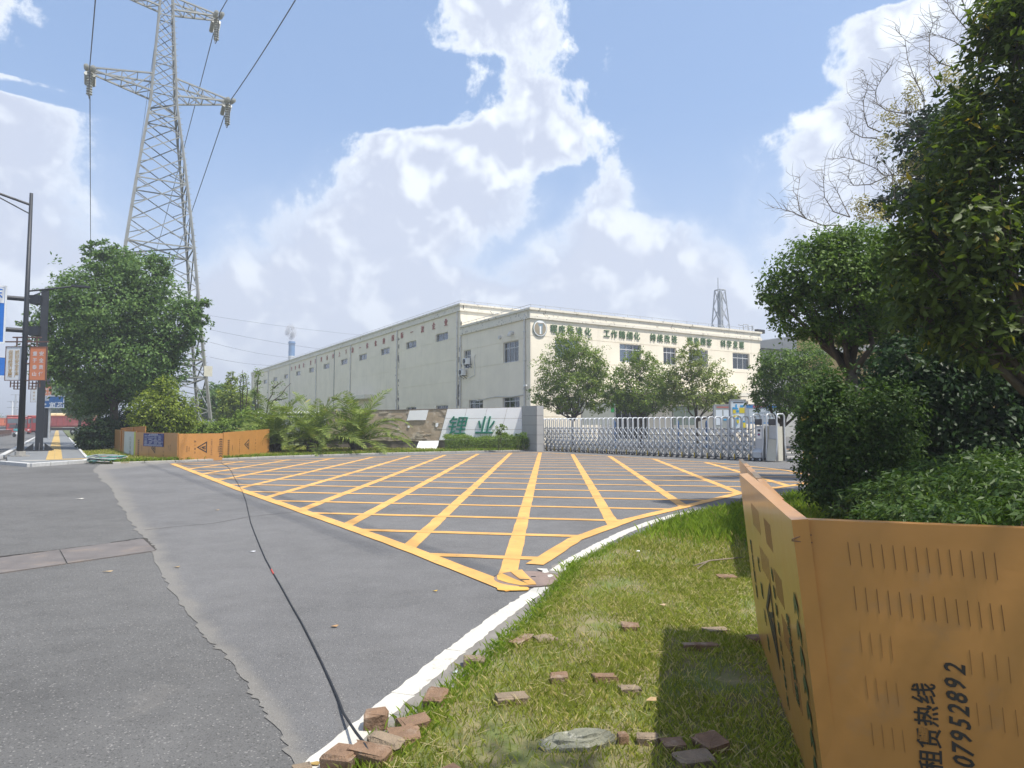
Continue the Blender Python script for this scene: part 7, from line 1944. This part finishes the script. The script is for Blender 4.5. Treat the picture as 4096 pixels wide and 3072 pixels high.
near_i, rest_i = ordr[:300], ordr[300:]
sub = lambda ix: tuple(a[ix] if isinstance(a, np.ndarray) else a for a in dat)
obj('leaf', leaf_mesh('leaf', sub(rest_i)), LM['big'], bt2, kind='stuff')
lv_ = MB().add([(0, 0, 0), (.22, .15, .03), (.5, .195, .045), (.8, .11, .01), (1, 0, -.12), (.8, -.11, .01), (.5, -.195, .045), (.22, -.15, .03), (.25, 0, -.01), (.5, 0, -.005), (.8, 0, -.04)],
               [(0, 8, 1), (1, 8, 9, 2), (2, 9, 10, 3), (3, 10, 4), (0, 7, 8), (7, 6, 9, 8), (6, 5, 10, 9), (5, 4, 10)]).mesh('leaf', True)
for i in near_i:
    o = obj('leaf', lv_, LM['big'], bt2, local=True)
    a_, s_, n_ = Vector(dat[1][i]), Vector(dat[2][i]), Vector(dat[3][i]); l = dat[4][i] * 1.15
    o.matrix_basis = Matrix.Translation(Vector(pos[i]) - Vector(tb2)) @ Matrix(((a_.x * l, s_.x * l, n_.x * l, 0), (a_.y * l, s_.y * l, n_.y * l, 0), (a_.z * l, s_.z * l, n_.z * l, 0), (0, 0, 0, 1)))
# ---- unseen neighbour tree, added beside the viewer to shade the near lawn corner
tb3 = Vector((5.3, .1, .03))
bl3 = [(Vector((3.55, .72, 8.0)), (.85, .8, .6)), (Vector((4.5, .2, 7.6)), (1.1, 1.0, .8)), (Vector((5.4, .0, 7.0)), (1.3, 1.2, 1.0)), (Vector((5.0, -.8, 8.2)), (1.1, 1.0, .8))]
tree('broad_leaved_tree', 'unseen broad-leaved tree beside the viewer, added to shade the near lawn corner', tb3, bl3, 7000, .145, .06, LM['big'], .15, 3.6, 109, group='trees on the right', per=9, spread=.14, inner=.2)
# ---- ground cover behind the near hoarding
gcl = []
for (x, y, d_, a, b) in ((3420, 2030, 8.5, 120, 60), (3560, 1990, 8.2, 150, 90), (3750, 1990, 7.6, 200, 110), (3950, 1980, 7.0, 200, 130), (4150, 2000, 6.4, 250, 150), (3650, 2060, 6.8, 170, 70), (3850, 2080, 6.0, 200, 90), (4080, 2090, 5.4, 230, 100), (3500, 2060, 7.4, 110, 55), (3980, 1880, 8.0, 150, 80), (4250, 1900, 7.2, 200, 130), (3780, 1890, 8.6, 150, 60)):
    k = d_ / FPX; gcl.append((AT(x, y, d_), (a * k, a * k * .8, b * k)))
gb = AT(3800, 1700, 7); gb.z = 0
gct = thing('ground_cover', 'low bushy green ground cover behind the near hoarding', 'shrub', tuple(gb))
obj('foliage', leaf_mesh('foliage', leaves(gcl, 15000, .095, .026, 110, per=10, spread=.13, inner=.55, upb=.8, droop=.5, jag=.15)), LM['cover'], gct, kind='stuff')
mb = MB()
for c, rd in gcl:
    for k in range(5):
        p = Vector((c[0] + random.uniform(-.6, .6) * rd[0], c[1] + random.uniform(-.6, .6) * rd[1], 0)); mb.tube([p, Vector((p.x + random.uniform(-.1, .1), p.y, c[2]))], [.012, .006], 4)
obj('stems', mb, M_BARK, gct)
# far greenery along the street
fg = MB()
far_bl = [(AT(-150 + 60 * k, 1692 + (k % 3) * 3, 420), (9, 9, 4.5 + k % 3)) for k in range(4)] + [(AT(20 + 45 * k, 1696, 520), (9, 9, 4)) for k in range(5)]
obj('far_wood', leaf_mesh('far_wood', leaves(far_bl, 5000, 1.4, .8, 120, per=10, spread=.2)), LM['street'], kind='stuff', label='far-off green wood along the street horizon', cat='wood')
# ================================================================== grass
def inside(poly, P):
    x, y = P[:, 0], P[:, 1]; c = np.zeros(len(P), bool); j = len(poly) - 1
    for i in range(len(poly)):
        xi, yi = poly[i]; xj, yj = poly[j]
        c ^= ((yi > y) != (yj > y)) & (x < (xj - xi) * (y - yi) / (yj - yi + 1e-12) + xi); j = i
    return c
def blades(name, P, z0, h, w, m, seed, label, lean=.5):
    r = np.random.default_rng(seed); n = len(P)
    a = r.uniform(0, 2 * np.pi, n); hh = h * r.uniform(.45, 1.3, n); ww = w * r.uniform(.7, 1.3, n)
    side = np.stack([np.cos(a), np.sin(a), np.zeros(n)], 1) * ww[:, None] / 2
    b = r.uniform(0, 2 * np.pi, n); ln = np.stack([np.cos(b), np.sin(b), np.zeros(n)], 1) * (hh * lean * r.random(n))[:, None]
    base = np.column_stack([P, np.full(n, z0)]) if np.isscalar(z0) else np.column_stack([P, z0])
    up = np.array([0, 0, 1.])[None] * hh[:, None]
    v = np.empty((n, 4, 3)); v[:, 0] = base - side; v[:, 1] = base + side; v[:, 2] = base + up * .6 + ln * .4 + side * .7; v[:, 3] = base + up + ln * 1.2
    f = np.arange(n * 4).reshape(n, 4)
    return obj(name, np_mesh(name, v.reshape(-1, 3), f), m, kind='stuff', label=label, cat='grass')
def scatter(x0, x1, y0, y1, n, poly, dens=None, seed=0):
    r = np.random.default_rng(seed); P = np.column_stack([r.uniform(x0, x1, n), r.uniform(y0, y1, n)]); P = P[inside(poly, P)]
    if dens is not None: P = P[r.random(len(P)) < dens(P)]
    return P
def patchy(P, s=1.7):
    return np.clip(.52 + .48 * np.sin(P[:, 0] * 2.1 * s + 1.3 * np.sin(P[:, 1] * 1.3 * s)) * np.cos(P[:, 1] * 1.7 * s + np.sin(P[:, 0] * 2.9 * s)), .06, 1)
P = scatter(-1.0, 4.2, 2.3, 7.6, 230000, lawn_poly, patchy, 1)
brk = np.array([[G(*b[0], .05).x, G(*b[0], .05).y] for b in bricks]); keep = np.ones(len(P), bool)
for q in list(brk) + [np.array([spz.x - .1, spz.y - .02]), np.array([spz.x + .08, spz.y])]: keep &= ((P - q) ** 2).sum(1) >  (.036 if q[1] > 3.9 else .05) ** 2
blades('lawn_grass', P[keep], .035, .042, .0042, LM['grass'], 2, 'short patchy lawn grass in the foreground', .9)
P = scatter(.2, 8, 7.4, 13.5, 140000, lawn_poly, lambda q: patchy(q, 1.1), 3)
blades('lawn_grass', P, .035, .052, .0075, LM['grass'], 4, 'lawn grass in the middle distance', .8)
P = scatter(1.8, 6.5, 8.8, 14.0, 30000, lawn_poly, lambda q: np.exp(-((q[:, 0] - 3.3) ** 2 / 2.2 + (q[:, 1] - 11.2) ** 2 / 2.6)), 5)
blades('long_grass', P, .035, .15, .011, LM['lush'], 6, 'longer lush grass beside the white line', .7)
P = scatter(3, 16, 12, 24, 60000, lawn_poly, None, 7)
blades('lawn_grass', P, .035, .13, .02, LM['lush'], 8, 'lawn grass behind the hoarding near the trees', .7)
# tufts creeping over the lawn edge
ed = np.array(lawn_edge[1:14]); r_ = np.random.default_rng(9); n = 9000
seg = r_.integers(0, len(ed) - 1, n); f = r_.random(n)[:, None]; P = ed[seg] * (1 - f) + ed[seg + 1] * f + r_.normal(size=(n, 2)) * .055
blades('edge_grass', P, .02, .055, .006, LM['lush'], 10, 'ragged grass creeping over the lawn edge', 1.0)
# far verge grass
vp = np.array(verge_poly)
P = scatter(-24, 2, 26, 48, 90000, verge_poly, None, 11)
blades('verge_grass', P, .07, .13, .035, LM['grass'], 12, 'rough grass on the far verge', .8)
vbe = np.array([[p.x, p.y] for p in vb[1:]]); n = 6000; seg = r_.integers(0, len(vbe) - 1, n); f = r_.random(n)[:, None]
P = vbe[seg] * (1 - f) + vbe[seg + 1] * f + np.column_stack([r_.normal(size=n) * .05, .12 + np.abs(r_.normal(size=n)) * .12])
blades('verge_edge_grass', P, .06, .15, .035, LM['lush'], 13, 'taller grass along the far verge edging', .9)
# dry straw lying on the lawn
P = scatter(-.6, 3.4, 3.0, 8.5, 1500, lawn_poly, None, 14); n = len(P); r_ = np.random.default_rng(15)
a = r_.uniform(0, 2 * np.pi, n); l = r_.uniform(.03, .13, n); dv = np.stack([np.cos(a), np.sin(a), r_.uniform(-.12, .12, n)], 1) * l[:, None]; sd = np.stack([-np.sin(a), np.cos(a), np.zeros(n)], 1) * .0014
b0 = np.column_stack([P, r_.uniform(.06, .11, n)]); v = np.stack([b0 - sd, b0 + sd, b0 + dv + sd, b0 + dv - sd], 1)
obj('dry_straw', np_mesh('dry_straw', v.reshape(-1, 3), np.arange(n * 4).reshape(n, 4)), mat('straw', (.36, .30, .15), .9, .2, 20), kind='stuff', label='dry straw scattered over the near lawn', cat='straw')
# ================================================================== summer haze
hm = bpy.data.materials.new('summer_haze'); hm.use_nodes = True
g = NT(hm.node_tree); g.n.clear()
pv = g.new('ShaderNodeVolumePrincipled')
pv.inputs['Color'].default_value = (0.90, 0.94, 1.0, 1); pv.inputs['Density'].default_value = 0.0014; pv.inputs['Anisotropy'].default_value = 0.25
o = g.new('ShaderNodeOutputMaterial'); g.l.new(pv.outputs[0], o.inputs['Volume'])
obj('haze', MB().obox((-2600, -500, -1.2), (5200, 0, 0), (0, 3600, 0), (0, 0, 50)), hm, kind='stuff', label='pale summer haze hanging over the whole place', cat='haze')
sc.cycles.volume_bounces = 0
